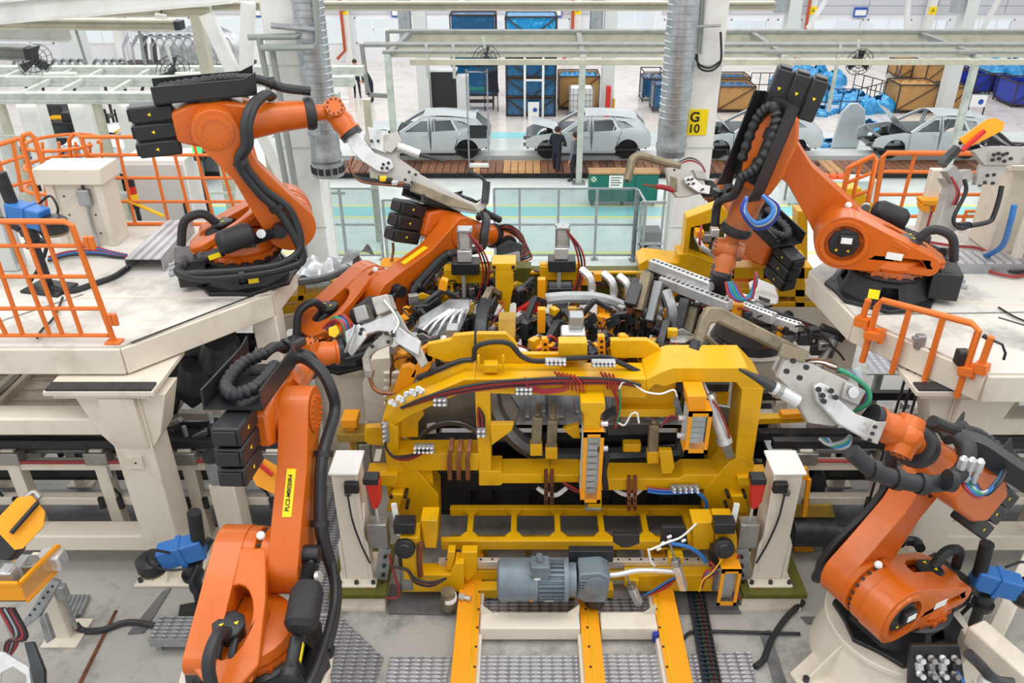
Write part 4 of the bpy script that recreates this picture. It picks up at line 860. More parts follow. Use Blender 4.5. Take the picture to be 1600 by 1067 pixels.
# right platform railings
c1, c2 = at(1345, 500, Z=PZ), at(1540, 575, Z=PZ); dv = (c2-c1); nr = V((-dv.y, dv.x, 0)).normalized()
ff = plane(c1 - nr*.08, nr)
fold = railing('orange folding railing hung on the front edge of the right platform', ff, [(1347, 565), (1371, 478), (1378, 469), (1518, 505), (1529, 516), (1495, 620)], [[(1422, 481), (1393, 583)], [(1474, 495), (1442, 602)]], r=.03, r2=.028)
for (a, b, c, d, lab) in [(1357, 468, 1346, 502, 'left'), (1549, 526, 1532, 574, 'right')]:
    solo('rail_socket', MB().tube([ff(a, b), ff(c, d)], .03, 10, False).bar(ff(c-8, d-2), ff(c+12, d+4), .09), 'rail_orange', 'short orange socket tube on the right platform edge, %s of the folding railing' % lab, 'socket')
for i, (a, b) in enumerate([(1366, 520), (1512, 575)]): part('hinge', MB().bar(ff(a-10, b), ff(a+12, b+4), .16, .07).cyl(ff(a-9, b-10), ff(a-9, b+12), .03, n=10).cyl(ff(a+9, b-6), ff(a+9, b+16), .03, n=10), 'rail_orange', fold)
ry = at(1450, 368, Z=PZ).y
fR = plane((0, ry+.2, PZ), (0, 1, 0))
railing('orange rear railing of the right platform', fR, [(1362, 352), (1380, 245), (1386, 239), (1560, 240)], [[(1374, 268), (1560, 270)], [(1372, 304), (1540, 304)], [(1366, 338), (1540, 338)], [(1430, 241), (1400, 352)]], r=.03, r2=.022)
railing('orange stair railing sloping left at the rear of the right platform', plane((0, ry+.4, PZ), (.35, 1, 0)), [(1308, 345), (1326, 262), (1334, 258), (1366, 243), (1369, 250), (1352, 335)], [[(1322, 286), (1362, 270)], [(1316, 312), (1358, 298)], [(1344, 256), (1326, 340)]], r=.028)
railing('orange square railing at right behind the open weld gun', fR, [(1478, 380), (1482, 368), (1548, 366), (1556, 330), (1510, 330), (1498, 366)], [], r=.025)
# ------------------------------------------------------------------ things standing on the left platform
q0 = at(100, 385, Z=PZ); q1 = at(183, 385, Z=PZ)
t = thing('control_cabinet', 'cream sloped control cabinet with conduit box on the left platform', 'cabinet', (q0.x, q0.y, PZ))
hz = at(100, 285, Y=q0.y).z
x0, x1 = q0.x-.02, q1.x
part('frame', MB().box((x0, q0.y, PZ), (x0+.09, q0.y+.35, hz)).box((x1-.09, q0.y, PZ), (x1, q0.y+.35, hz)).box((x0-.06, q0.y-.04, hz-.02), (x1+.05, q0.y+.4, hz+.16)), 'cream', t, bev=.01)
part('back_panel', MB().box((x0+.08, q0.y+.04, PZ), (x1-.08, q0.y+.08, hz)), 'cream', t)
jx = (x0+x1)/2+.1; part('junction_box', MB().box((jx-.07, q0.y-.03, PZ+.5), (jx+.07, q0.y+.04, PZ+.68)), 'galv', t, bev=.01)
part('conduit', MB().tube([(jx, q0.y+.0, PZ+.5), (jx, q0.y, PZ+.2), (jx+.05, q0.y-.05, PZ+.02)], .018, 8), 'galv', t); part('conduit', MB().tube([(jx, q0.y+.02, PZ+.68), (jx-.02, q0.y+.02, PZ+.8), (jx-.18, q0.y+.02, PZ+.84), (jx-.2, q0.y+.03, hz)], .014, 8), 'dark_metal', t)
for i in range(4):
    for j in (-.25, .05): part('rivet', MB().cyl((jx+j, q0.y+.035, PZ+.15+i*.22), (jx+j, q0.y+.045, PZ+.15+i*.22), .012, n=6), 'dark_metal', t)
t = thing('cable_bridge', 'ramp of diamond plate covering cables on the left platform', 'ramp', at(230, 400, Z=PZ))
rp_ = [at(195, 406, Z=PZ+.14), at(252, 406, Z=PZ+.14), at(300, 345, Z=PZ+.14), at(262, 345, Z=PZ+.14)]
part('plate', MB().prism(rp_, (0, 0, .012)), 'tread_plate', t); part('side_sheet', MB().bar(rp_[0]-V((0,0,.07)), rp_[3]-V((0,0,.07)), .01, .14).bar(rp_[1]-V((0,0,.07)), rp_[2]-V((0,0,.07)), .01, .14), 'galv', t, kind='stuff')
def hose(pts, r, m, lab, cat='hose', nm='hose'): return solo(nm, MB().tube(pts, r, 8, True), m, lab, cat)
Zf = lambda px, py, dz=.03: at(px, py, Z=PZ+dz)
hose([Zf(200, 418), Zf(178, 432), Zf(150, 442), Zf(112, 454), Zf(85, 450), Zf(70, 440)], .03, 'rubber', 'thick black cable across the left platform floor', 'cable', 'cable')
hose([Zf(98, 465), Zf(85, 495), Zf(66, 515), Zf(58, 528)], .012, 'rubber', 'thin black cable dangling at the front of the left platform', 'cable', 'cable')
for i, (m, dy, nm) in enumerate([('hose_red', 0, 'red'), ('blue_tube', 3, 'blue'), ('rubber', 6, 'black'), ('hose_red', 8, 'second red')]):
    hose([Zf(128, 374+dy), Zf(145, 384+dy), Zf(170, 392+dy*.6), Zf(198, 398+dy*.5)], .014, m, '%s hose of the bundle running into the cable ramp at left' % nm)
for i, (m, dy, nm) in enumerate([('hose_red', 0, 'red'), ('blue_tube', 3, 'blue'), ('rubber', 6, 'black')]):
    hose([Zf(75, 402+dy), Zf(110, 393+dy), Zf(150, 392+dy), Zf(195, 402)], .014, m, '%s hose lying from the tip dresser to the cable ramp' % nm)
def dresser(c, s, lab, face=0):
    """blue tip dresser on a post"""
    t = thing('tip_dresser', lab, 'tool', c); c = V(c); a = Matrix.Rotation(face, 3, 'Z'); W = lambda x, y, z: c + a @ V((x, y, z))*s
    part('base_plate', MB().prism([W(-.22,-.15,0), W(.22,-.15,0), W(.22,.15,0), W(-.22,.15,0)], (0,0,.03*s)), 'black', t)
    part('post', MB().tube([W(0,0,.02), W(.02,0,.5)], lambda q: .05*s, 10), 'black', t)
    part('spring_mount', MB().lathe(W(0,0,.48), a @ V((.15,0,1)), [(0,.09*s),(.05*s,.1*s),(.06*s,.07*s),(.12*s,.07*s),(.13*s,.09*s),(.2*s,.09*s)], 12), 'dark_metal', t)
    part('drive_body', MB().bar(W(-.22,0,.78), W(.16,0,.84), .17*s, .2*s), 'blue', t, bev=.015); part('drive_band', MB().bar(W(-.06,0,.8), W(-.01,0,.81), .2*s, .23*s), 'blue', t, bev=.01)
    part('cutter_head', MB().lathe(W(-.3,0,.66), (0,0,1), [(0,.11*s),(.03*s,.13*s),(.12*s,.13*s),(.16*s,.08*s)], 16), 'black', t); part('cutter_ring', MB().lathe(W(-.3,0,.64), (0,0,1), [(0,.115*s),(.025*s,.12*s)], 16), 'gun_tan', t)
    part('motor', MB().cyl(W(.12,0,.86), W(.15,0,1.22), .06*s), 'black_matte', t); part('arm', MB().bar(W(.05,0,.6), W(.2,.12,.8), .05*s), 'dark_metal', t)
    part('cable', MB().tube([W(-.1,-.1,.9), W(-.24,-.12,.98), W(-.3,-.1,.85), W(-.18,-.12,.74), W(0,-.12,.7)], .012*s, 6), 'rubber', t); part('air_hose', MB().tube([W(.1,-.08,.7), W(.0,-.14,.5), W(.1,-.1,.25), W(.25,0,.03)], .02*s, 6), 'rubber', t)
dresser(at(78, 452, Z=PZ), 1.0, 'blue tip dresser with black motor on a post behind the orange grid panel', 2.9)
t = thing('side_stand', 'grey upright panel at the far left edge of the platform', 'panel', at(18, 425, Z=PZ)); c = at(15, 425, Z=PZ)
part('panel', MB().box((c.x-.35, c.y, PZ), (c.x+.1, c.y+.2, PZ+1.1)), 'grey_panel', t, bev=.02); part('hinge_strip', MB().box((c.x+.1, c.y-.01, PZ+.1), (c.x+.12, c.y+.02, PZ+1.0)), 'galv', t)
t = thing('signal_tower', 'signal lamp with green and yellow lenses behind the left railing', 'lamp', fr(222, 250) + V((0, 1.5, -.4))); c = fr(222, 246) + V((0, 1.6, -.5))
for i, m in enumerate(('black', 'beacon_green', 'yellow_bright', 'red', 'black')): part('lens' if 0 < i < 4 else 'cap', MB().cyl(c+V((0,0,.1*i)), c+V((0,0,.1*i+.095)), .065, n=12), m, t)
part('pole', MB().cyl(V((c.x, c.y, 0)), c, .03, n=8), 'black', t)
t = thing('signal_tower', 'small black and yellow signal post at the rear railing base, left platform', 'lamp', at(198, 330, Z=PZ)); c = at(198, 338, Z=PZ); part('pole', MB().cyl(V((c.x, c.y+.3, 0)), c+V((0,.3,0)), .03, n=8), 'black', t)
for i, m in enumerate(('black', 'yellow_bright', 'red', 'black')): part('lens', MB().cyl(c+V((0,.3,.1*i)), c+V((0,.3,.1*i+.095)), .05, n=12), m, t)
t = thing('control_cabinet', 'plain white cabinet standing behind the rear railing of the left platform', 'cabinet', (at(235, 320, Y=by_+1.4).x, by_+1.4, DK)); c = at(238, 250, Y=by_+1.4)
part('body', MB().box((c.x-.45, by_+1.4, 0), (c.x+.42, by_+2, c.z)), 'white', t, bev=.015); part('door', MB().box((c.x-.42, by_+1.38, .2), (c.x+.39, by_+1.4, c.z-.06)), 'grey_panel', t, bev=.005); part('handle', MB().box((c.x+.3, by_+1.36, c.z-.8), (c.x+.33, by_+1.38, c.z-.6)), 'dark_metal', t)
# ------------------------------------------------------------------ things on the right platform
t = thing('cable_bridge', 'strip of diamond plate covering cables behind the upper right robot', 'ramp', at(1500, 405, Z=PZ))
a, b = at(1430, 412, Z=PZ+.12), at(1640, 412, Z=PZ+.12); part('plate', MB().box((a.x, a.y, PZ+.12), (b.x, a.y+.3, PZ+.135)), 'tread_plate', t); part('side_sheet', MB().box((a.x, a.y, PZ), (b.x, a.y+.01, PZ+.12)), 'galv', t)
for i, (m, nm) in enumerate([('hose_red', 'red'), ('blue_tube', 'blue'), ('rubber', 'black'), ('hose_red', 'lower red')]):
    hose([Zf(1450, 378+i*9), Zf(1490, 384+i*9), Zf(1530, 388+i*10), Zf(1560, 404+i*8), Zf(1600, 412+i*6), Zf(1640, 400)], .016, m, '%s hose sweeping across the rear of the right platform' % nm)
hose([Zf(1536, 402, .1), at(1565, 385, Z=PZ+.35), at(1578, 350, Z=PZ+.7), at(1585, 320, Z=PZ+.9)], .03, 'blue_tube', 'thick blue hose rising beside the valve stand at right')
t = thing('valve_stand', 'cream stand with silver valves and red hoses at the right edge', 'stand', at(1580, 430, Z=PZ)); c = at(1592, 425, Z=PZ)
part('panel', MB().box((c.x-.05, c.y, PZ+.3), (c.x+.7, c.y+.08, PZ+1.5)), 'cream', t, bev=.01)
for xx in (c.x-.02, c.x+.6): part('leg', MB().box((xx-.04, c.y+.05, PZ), (xx+.04, c.y+.13, PZ+1.3)), 'cream', t)
for i in range(6):
    v = V((c.x+.02+(i % 3)*.16, c.y-.05, PZ+.55+(i//3)*.4)); part('valve', MB().lathe(v, (0,-1,.2), [(0,.05),(.04,.06),(.05,.03),(.12,.035),(.13,.05),(.17,.05)], 10).cyl(v+V((-.07,0,0)), v+V((.07,0,0)), .03, n=8), 'silver', t)
    part('hose', MB().tube([v+V((0,-.1,-.04)), v+V((-.1,-.2,-.25)), v+V((.1,-.2,-.45)), v+V((.3,-.1,-.5))], .016, 6), 'hose_red', t)
t = thing('control_cabinet', 'cream tilted cabinet at the right edge above the valve stand', 'cabinet', at(1590, 380, Z=PZ+.6)); c = at(1600, 300, Y=at(1592, 425, Z=PZ).y+.5)
part('body', MB().box((c.x-.18, c.y, PZ), (c.x+.8, c.y+.5, c.z+.25)), 'cream', t, bev=.02); part('lid', MB().box((c.x-.24, c.y-.04, c.z+.25), (c.x+.8, c.y+.5, c.z+.3)), 'cream', t)
solo('white_block', MB().cbox(at(1432, 392, Z=PZ+.1), .22, .2, .2), 'white', 'small white box with dark screws on the right platform behind the robot', 'box', bev=.01)
for i in range(3):
    a, b = ff(1446+i*12 - 8, 545+i*4), ff(1430+i*12 - 14, 620)
    solo('air_line', MB().cyl(a + V((0,.1,0)), V((a.x-.02, a.y+.14, DK)), .013, n=8), 'black', 'black vertical air line under the right platform edge, %s of three' % ('left', 'middle', 'right')[i], 'hose')
t = thing('edge_socket', 'small grey socket with rust stain on the right platform edge', 'socket', ff(1432, 535)); part('body', MB().cbox(ff(1432, 537, .06), .08, .08, .14), 'galv', t, bev=.01); part('lid', MB().cbox(ff(1432, 531, .03), .09, .06, .03), 'galv', t)
hose([Zf(1560, 480, .02), Zf(1590, 497, .02), Zf(1640, 515, .02)], .01, 'rubber', 'thin black cable on the right platform floor', 'cable', 'cable')
t = thing('rail_latch', 'black latch handle at the right end of the folding railing', 'latch', ff(1540, 530)); part('handle', MB().tube([ff(1538, 526), ff(1566, 538), ff(1571, 552), ff(1568, 562)], .012, 6, False), 'black', t); part('grip', MB().cyl(ff(1536, 524), ff(1546, 530), .02), 'black', t)
part('lock_block', MB().cbox(ff(1503, 558), .1, .1, .14), 'black', thing('rail_lock', 'black lock block at the folding railing, right hinge', 'lock', ff(1503, 558)), bev=.015)
# ------------------------------------------------------------------ transfer line along X: white frames, black rails, floor pans
def transfer(s, lab):
    t = thing('transfer_frame', 'cream transfer line frame with black rails, %s side' % lab, 'frame', (s*4, 6.6, DK)); xa, xb = (-7.5, -2.35) if s < 0 else (2.55, 7.5)
    for y, z0 in ((6.65, 0), (7.55, 0)):
        part('long_beam', MB().box((xa, y-.05, DK+.95), (xb, y+.05, DK+1.05)), 'cream', t, bev=.008); part('long_beam', MB().box((xa, y-.05, DK+.48), (xb, y+.05, DK+.58)), 'cream', t, bev=.008)
        part('slide_rail', MB().box((xa, y-.04, DK+1.22), (xb, y+.04, DK+1.32)), 'black', t, bev=.006)
        for i in range(6):
            x = xa + .35 + i*(xb-xa-.6)/5; part('post', MB().box((x-.065, y-.065, DK), (x+.065, y+.065, DK+1.22)), 'cream', t, bev=.006); part('foot', MB().box((x-.14, y-.1, DK), (x+.14, y+.1, DK+.03)), 'cream', t)
            for dx in (-.1, .1): part('clip', MB().box((x+dx-.025, y-.09, DK+.46), (x+dx+.025, y-.05, DK+.6)), 'dark_metal', t)
            if y < 7: part('cross_member', MB().box((x-.05, 6.7, DK+.96), (x+.05, 7.5, DK+1.04)), 'cream', t); part('bracket', MB().box((x-.12, y-.1, DK+1.05), (x+.12, y+.04, DK+1.2)), 'steel', t, bev=.01)
    part('inner_rail', MB().box((xa, 7.05, DK+1.0), (xb, 7.15, DK+1.1)), 'dark_metal', t)
    part('energy_cable', MB().tube([(xa, 6.58, DK+1.1), ((xa+xb)/2, 6.57, DK+1.08), (xb, 6.58, DK+1.1)], .02, 6), 'hose_red', t)
    part('drip_plate', MB().box((xa, 6.8, DK+.005), (xb, 7.42, DK+.02)), 'plate_grey', t); part('low_rail', MB().box((xa, 6.9, DK+.62), (xb, 7.0, DK+.72)), 'dark_metal', t, bev=.006); part('low_rail', MB().box((xa, 7.24, DK+.3), (xb, 7.32, DK+.42)), 'black_matte', t, bev=.006)
    part('chain_cover', MB().box((xa, 6.72, DK+1.08), (xb, 6.9, DK+1.12)), 'sheet', t, bev=.004)
    for i in range(16):
        x = xa+.2+i*(xb-xa-.4)/15; k = (i*7) % 5; part('line_clamp', MB().cbox((x, 6.95+.06*k, DK+.84+.02*k), .16+.03*k, .14, .12+.03*(k % 3)), ('dark_metal', 'black_matte', 'steel', 'yellow_dirty', 'dark_metal')[k], t, bev=.015)
        if k in (0, 3): part('line_valve', MB().cyl((x+.1, 6.62, DK+.86), (x+.1, 6.62, DK+1.0), .03, n=8), 'galv', t); part('drop_cable', MB().tube([(x, 6.62, DK+1.0), (x+.04, 6.6, DK+.8), (x+.12, 6.62, DK+.62), (x+.1, 6.7, DK+.4)], .014, 6), 'rubber', t)
transfer(-1, 'left'); transfer(1, 'right')
def pan(x0, x1, y0, y1, z, lab, m='sheet_tan', dark=False):
    t = thing('floor_pan', lab, 'panel', ((x0+x1)/2, y0, z)); w = y1-y0; l = x1-x0
    hole = [V((x0+l*.62+.14*math.cos(a)*1.2, y0+w*.55+.12*math.sin(a), z)) for a in [2*math.pi*i/16 for i in range(16)]]
    part('sheet', MB().prism([V((x0, y0, z)), V((x1, y0, z)), V((x1, y1, z)), V((x0, y1, z))], (0, 0, .02), [hole]), m, t)
    for i in range(5): yy = y0+w*(i+.5)/5; part('swage', MB().tube([(x0+.08, yy, z+.02), (x0+l*.4, yy, z+.03), (x0+l*.46, yy+.04, z+.03), (x1-.06, yy+.04, z+.02)], .016, 6, False), m, t)
    for xx in (x0, x1-.06): part('flange', MB().box((xx, y0, z), (xx+.06, y1, z+.09)), m, t)
    part('side_channel', MB().box((x0, y0-.05, z-.03), (x1, y0+.03, z+.07)).box((x0, y1-.03, z-.03), (x1, y1+.05, z+.07)), m, t, kind='stuff')
    for i in range(4): part('press_hole', MB().lathe((x0+l*(.15+.2*i), y0+w*.2, z+.021), (0,0,1), [(0, .03), (.003, .03)], 10), 'black', t)
pan(-7.2, -5.75, 6.7, 7.75, DK+1.4, 'pressed steel floor pan on the left transfer line, at the left edge')
pan(-5.65, -4.0, 6.7, 7.75, DK+1.4, 'pressed steel floor pan on the left transfer line, nearer the robot')
# dark body front structure under the left platform
t = thing('dash_structure', 'dark pressed body structure with strut towers under the left platform', 'body structure', (-3.0, 7.1, DK+1.3))
f = plane((0, 7.3, 0), (0, 1, 0))
for q in ([(245, 640), (262, 575), (300, 535), (330, 520), (330, 545), (300, 570), (285, 610), (275, 650)], [(275, 620), (330, 590), (372, 566), (380, 580), (360, 600), (300, 640)]): part('side_member', MB().prism([f(*p) for p in q], (0, .3, 0)), 'sheet_dark', t, bev=.02)
for a in ((345, 540), (310, 575)): part('strut_tower', MB().lathe(f(*a), (.2, -.3, 1), [(-.2, .26), (-.05, .22), (.1, .17), (.14, .07)], 14), 'sheet_dark', t)
part('dash_panel', MB().grid(lambda u, v: f(285+100*u, 545+60*v) + V((0, .35+.06*math.sin(u*14)*math.sin(v*9), 0)), 14, 8), 'sheet_dark', t); part('front_rail', MB().tube([f(250, 660), f(300, 668), f(360, 662), f(400, 655)], .07, 8), 'sheet_dark', t)
part('cross_tube', MB().tube([f(330, 560), f(360, 580), f(380, 575)], .05, 8), 'sheet', t)
for i, (a, b, w) in enumerate([(262, 672, 40), (305, 690, 50), (345, 668, 36), (385, 690, 40), (420, 700, 30)]):
    c = at(a, b, Y=6.9); t = thing('clamp_block', 'dark clamp block on the left transfer line below the platform, number %s from left' % ('one', 'two', 'three', 'four', 'five')[i], 'clamp', c)
    part('body', MB().cbox(c, .22, .2, .14), 'dark_metal', t, bev=.02); part('arm', MB().bar(c+V((0,0,.05)), c+V((.2,-.05,.18)), .06), 'steel', t, bev=.01); part('pin', MB().cyl(c+V((-.08,0,.05)), c+V((-.08,0,.2)), .025, n=8), 'silver', t)
# cream machine posts right of the left leg
c = at(378, 820, Z=DK); t = thing('machine_post', 'cream square post with glass cylinder on top, left of the front left robot', 'post', (c.x, 6.3, DK)); x = at(345, 760, Y=6.3).x
part('post', MB().box((x-.13, 6.3, DK), (x+.13, 6.55, DK+1.0)), 'cream', t, bev=.015); part('filter_bowl', MB().cyl((x-.05, 6.38, DK+1.0), (x-.05, 6.38, DK+1.28), .09, n=14), 'galv', t); part('cap', MB().cyl((x-.05, 6.38, DK+1.28), (x-.05, 6.38, DK+1.34), .1, n=14), 'dark_metal', t)
# lower left: grey tread step, post with junction box, cable
c = at(232, 1000, Z=DK+.18); t = thing('tread_step', 'small grey diamond plate step before the front left robot', 'step', (c.x, c.y, DK)); d = at(330, 1000, Z=DK+.18)
bk = at(300, 965, Z=DK+.18).y; part('plate', MB().box((c.x, c.y, DK+.18), (d.x, bk, DK+.2)), 'tread_dark', t); part('front_lip', MB().box((c.x, c.y-.01, DK+.1), (d.x, c.y, DK+.2)), 'galv', t)
for xx in (c.x+.05, d.x-.05): part('leg', MB().box((xx-.025, c.y+.03, DK), (xx+.025, c.y+.08, DK+.18)), 'galv', t)
c = at(100, 1000, Z=DK); t = thing('stand_post', 'cream post on foot plate with a grey junction box, lower left', 'post', c); 
part('post', MB().box((c.x-.07, c.y, DK), (c.x+.07, c.y+.14, DK+1.0)), 'cream', t, bev=.01); part('foot_plate', MB().box((c.x-.17, c.y-.1, DK), (c.x+.17, c.y+.24, DK+.025)), 'cream', t, bev=.005); part('junction_box', MB().box((c.x+.07, c.y+.02, DK+.5), (c.x+.16, c.y+.1, DK+.66)), 'galv', t, bev=.012); part('conduit', MB().cyl((c.x+.115, c.y+.06, DK+.1), (c.x+.115, c.y+.06, DK+.5), .018, n=8), 'galv', t)
Fz = lambda px, py, dz=.03: at(px, py, Z=DK+dz)
hose([Fz(118, 975, .1), Fz(130, 985), Fz(160, 984), Fz(200, 972), Fz(246, 978)], .03, 'rubber', 'thick black hose on the floor at lower left')
dresser(at(318, 960, Z=DK), 1.05, 'blue tip dresser with black motor left of the front left robot', .25)
dresser(at(1512, 1005, Z=DK+.05), 1.0, 'blue tip dresser behind the front right robot', 2.9)
# floor plates of the front
def plate(name, pts, lab, m='tread_plate'):
    q = [at(a, b, Z=DK) + V((0,0,.006)) for a, b in pts]; part(name, MB().prism(q, (0, 0, .012)), m, cell, label=lab)
plate('tread_plate', [(610, 1028), (705, 1028), (690, 1100), (598, 1100)], 'tread plate left of the left yellow rail'); plate('tread_plate', [(750, 1026), (902, 1026), (905, 1100), (745, 1100)], 'tread plate between the left and middle yellow rail')
plate('tread_plate', [(930, 1024), (1032, 1024), (1045, 1100), (932, 1100)], 'tread plate between the middle and right yellow rail'); plate('tread_plate', [(1075, 1024), (1172, 1020), (1185, 1100), (1085, 1100)], 'tread plate right of the right yellow rail')
plate('tread_dark', [(482, 965), (530, 962), (600, 1030), (575, 1100), (480, 1100)], 'grey tread plate beside the front left robot', 'tread_dark'); plate('tread_dark', [(505, 760), (540, 760), (528, 955), (482, 960)], 'grey tread strip behind the front left robot', 'tread_dark')
plate('steel_plate', [(608, 915), (715, 915), (711, 962), (607, 960)], 'dark steel floor plate left of the left rail', 'plate_grey'); plate('steel_plate', [(1055, 915), (1150, 915), (1158, 960), (1058, 960)], 'dark steel floor plate right of the right rail', 'plate_grey')
plate('steel_plate', [(750, 935), (1015, 935), (1016, 962), (748, 962)], 'stained grey floor plate under the motor', 'tread_dark'); plate('steel_plate', [(1250, 965), (1275, 965), (1283, 975), (1260, 976)], 'small steel floor plate by the right white post', 'sheet')
plate('floor_strip', [(255, 925), (268, 920), (225, 990), (200, 992)], 'grey floor strip at lower left', 'sheet'); plate('floor_seam', [(180, 955), (184, 955), (118, 1090), (112, 1090)], 'rusty floor seam at lower left', 'copper')
plate('floor_strip', [(1187, 990), (1202, 985), (1235, 1090), (1215, 1090)], 'grey floor groove right of the energy chain', 'sheet')
# pipes and trays on the floor
for i, (a, b, c, d) in enumerate([(1300, 840, 1340, 955), (1290, 850, 1328, 950), (1312, 830, 1352, 930), (1280, 870, 1318, 960)]):
    solo('floor_conduit', MB().cyl(Fz(a, b), Fz(c, d), .022, n=8), 'galv', 'grey floor conduit between right white post and front right robot, number %s' % ('one', 'two', 'three', 'four')[i], 'conduit')
for i in range(5): solo('floor_conduit', MB().cyl(Fz(110+i*7, 930), Fz(88+i*7+i*2, 985-i*6), .02, n=8), 'galv', 'grey conduit on the floor below the left cross beam, %s from left' % ('first', 'second', 'third', 'fourth', 'fifth')[i], 'conduit')
hose([Fz(1255, 940), Fz(1228, 965), Fz(1205, 1000), Fz(1193, 1030), Fz(1180, 1042)], .03, 'rubber', 'thick black hose end lying left of the front right robot')
hose([Fz(1066, 1000), Fz(1078, 988), Fz(1100, 986), Fz(1180, 988), Fz(1250, 990)], .016, 'rubber', 'black cable crossing under the energy chain on the floor', 'cable', 'cable')
hose([Fz(290, 1060), Fz(300, 1045), Fz(318, 1030)], .016, 'hose_red', 'red hose on the floor by the tread step, left')
solo('floor_post_right', MB().box((at(1500, 760, Y=7.2).x-.1, 7.2, DK), (at(1500, 760, Y=7.2).x+.1, 7.4, DK+1.0)), 'cream', 'cream post of the right line behind the front right robot', 'post', bev=.01) if False else None
# steel frame at the lower right corner
t = thing('corner_frame', 'cream welded frame with a sloping beam at the lower right corner', 'frame', at(1560, 1060, Z=DK))
a, b = at(1520, 985, Z=DK+.75), at(1640, 1090, Z=DK+.75); part('sloping_beam', MB().bar(a, b, .2, .2), 'cream', t, bev=.02); part('upright', MB().bar(V((a.x+.05, a.y, DK)), V((a.x+.05, a.y, DK+.68)), .18), 'cream', t, bev=.015)
a, b = at(1570, 950, Z=DK+.6), at(1645, 800, Z=DK+.9); part('rear_strut', MB().bar(V((a.x, a.y, DK)), b, .14, .14), 'cream', t, bev=.015)
t = thing('clamp_unit', 'grey clamp arm on the cream corner frame, lower right', 'clamp', at(1530, 1040, Z=DK+.86)); c = at(1528, 1035, Z=DK+.9); part('arm', MB().tube([c+V((-.1,0,.1)), c, c+V((.12,-.08,-.1)), c+V((.25,-.12,-.1))], .045, 8), 'dark_metal', t); part('pad', MB().cbox(c+V((.12,-.1,-.16)), .2, .14, .12), 'grey_panel', t, bev=.02)

tw = thing('tread_walkway', 'low tread plate walkway seen under the right platform edge', 'walkway', at(1420, 570, Z=DK+.9))
for i, px in enumerate([[(1355, 548), (1432, 548), (1432, 586), (1355, 586)], [(1434, 548), (1510, 548), (1510, 586), (1434, 586)], [(1395, 612), (1425, 604), (1500, 606), (1500, 640), (1430, 642)]]):
    part('tread_plate', MB().prism([at(a, b, Z=DK+.9) for a, b in px], (0, 0, .015)), 'tread_plate', tw)
    c = at(px[0][0]+20, 580 if i < 2 else 630, Z=DK+.9); part('support', MB().box((c.x-.04, c.y-.04, DK), (c.x+.04, c.y+.04, DK+.9)), 'galv', tw)
# ------------------------------------------------------------------ the yellow framing gate
GY = 6.3
gf = plane((0, GY, 0), (0, 1, 0))
gate = thing('framing_gate', 'large yellow welding fixture gate with red hoses and copper bus bars in the centre', 'fixture', (0.9, GY, DK+.5))
GC = [0]
def gp(nm, px, d=.26, m='yellow', off=0.0, parent=None, bev=.008, holes=()):
    GC[0] += 1; off = off - .0017*(GC[0] % 9); d = d + .0023*(GC[0] % 7)
    return part(nm, MB().prism([gf(a, b) + V((0, off, 0)) for a, b in px], (0, d, 0), [[gf(a, b) + V((0, off, 0)) for a, b in h] for h in holes]), m, parent or gate, bev=bev)
gp('sloping_beam', [(598, 652), (640, 628), (726, 592), (742, 592), (742, 612), (726, 612), (640, 650), (612, 668), (598, 664)], .34)
gp('top_beam', [(742, 592), (1010, 592), (1010, 622), (742, 614)], .3)
gp('left_post', [(597, 656), (622, 668), (622, 712), (645, 720), (645, 738), (606, 738), (601, 700)], .3)
gp('left_gusset', [(622, 668), (652, 650), (660, 664), (650, 676), (650, 700), (622, 700)], .04, off=.18)
gp('middle_post', [(742, 612), (766, 612), (768, 740), (748, 740)], .22)
gp('gusset_plate', [(766, 658), (803, 658), (800, 668), (768, 692)], .05, off=-.04)
gp('lower_beam', [(620, 708), (748, 708), (748, 734), (640, 734), (625, 722)], .24); 
gp('bottom_beam', [(748, 735), (784, 735), (784, 740), (860, 740), (860, 754), (786, 754), (783, 757), (748, 757)], .26)
gp('bottom_beam', [(860, 742), (905, 742), (905, 754), (860, 754)], .26); gp('bottom_beam', [(935, 748), (1060, 748), (1070, 742), (1150, 742), (1150, 760), (1078, 766), (935, 766)], .26)
gp('bottom_beam', [(905, 742), (935, 746), (935, 764), (905, 762)], .22, off=.03)
gp('recess_plate', [(752, 743), (776, 743), (776, 753), (752, 753)], .004, 'black_matte', off=-.003, bev=0)
gp('head_block', [(1010, 592), (1034, 580), (1053, 574), (1168, 574), (1193, 600), (1193, 612), (1160, 612), (1150, 597), (1058, 597), (1040, 604), (1024, 600), (1010, 612)], .42)
gp('right_post', [(1160, 604), (1193, 606), (1174, 735), (1146, 735)], .36)
gp('right_foot', [(1140, 720), (1160, 712), (1178, 722), (1172, 770), (1180, 830), (1120, 830), (1098, 790), (1100, 765)], .3)
gp('right_panel', [(1010, 612), (1060, 600), (1062, 612), (1058, 650), (968, 650), (966, 618)], .05, off=.2); gp('panel_rib', [(966, 648), (1058, 648), (1058, 660), (966, 660)], .2, off=.1)
gp('left_foot', [(600, 735), (652, 735), (684, 772), (686, 846), (628, 846), (624, 806), (608, 792)], .3)
gp('foot_brace', [(652, 735), (674, 735), (680, 800), (680, 840), (665, 840)], .34, off=.05)
gp('left_side_plate', [(566, 680), (590, 678), (604, 684), (604, 708), (572, 706), (566, 700)], .06, off=.12)
gp('left_lug', [(574, 736), (622, 736), (622, 752), (586, 753), (574, 748)], .2, off=-.06); gp('right_lug', [(1150, 740), (1198, 738), (1196, 752), (1180, 754), (1150, 753)], .2, off=-.06)
for s, q in ((0, [(612, 762), (632, 762), (625, 788), (606, 788)]), (1, [(1138, 764), (1158, 764), (1166, 790), (1146, 790)])): gp('stop_wedge', q, .1, off=-.1)
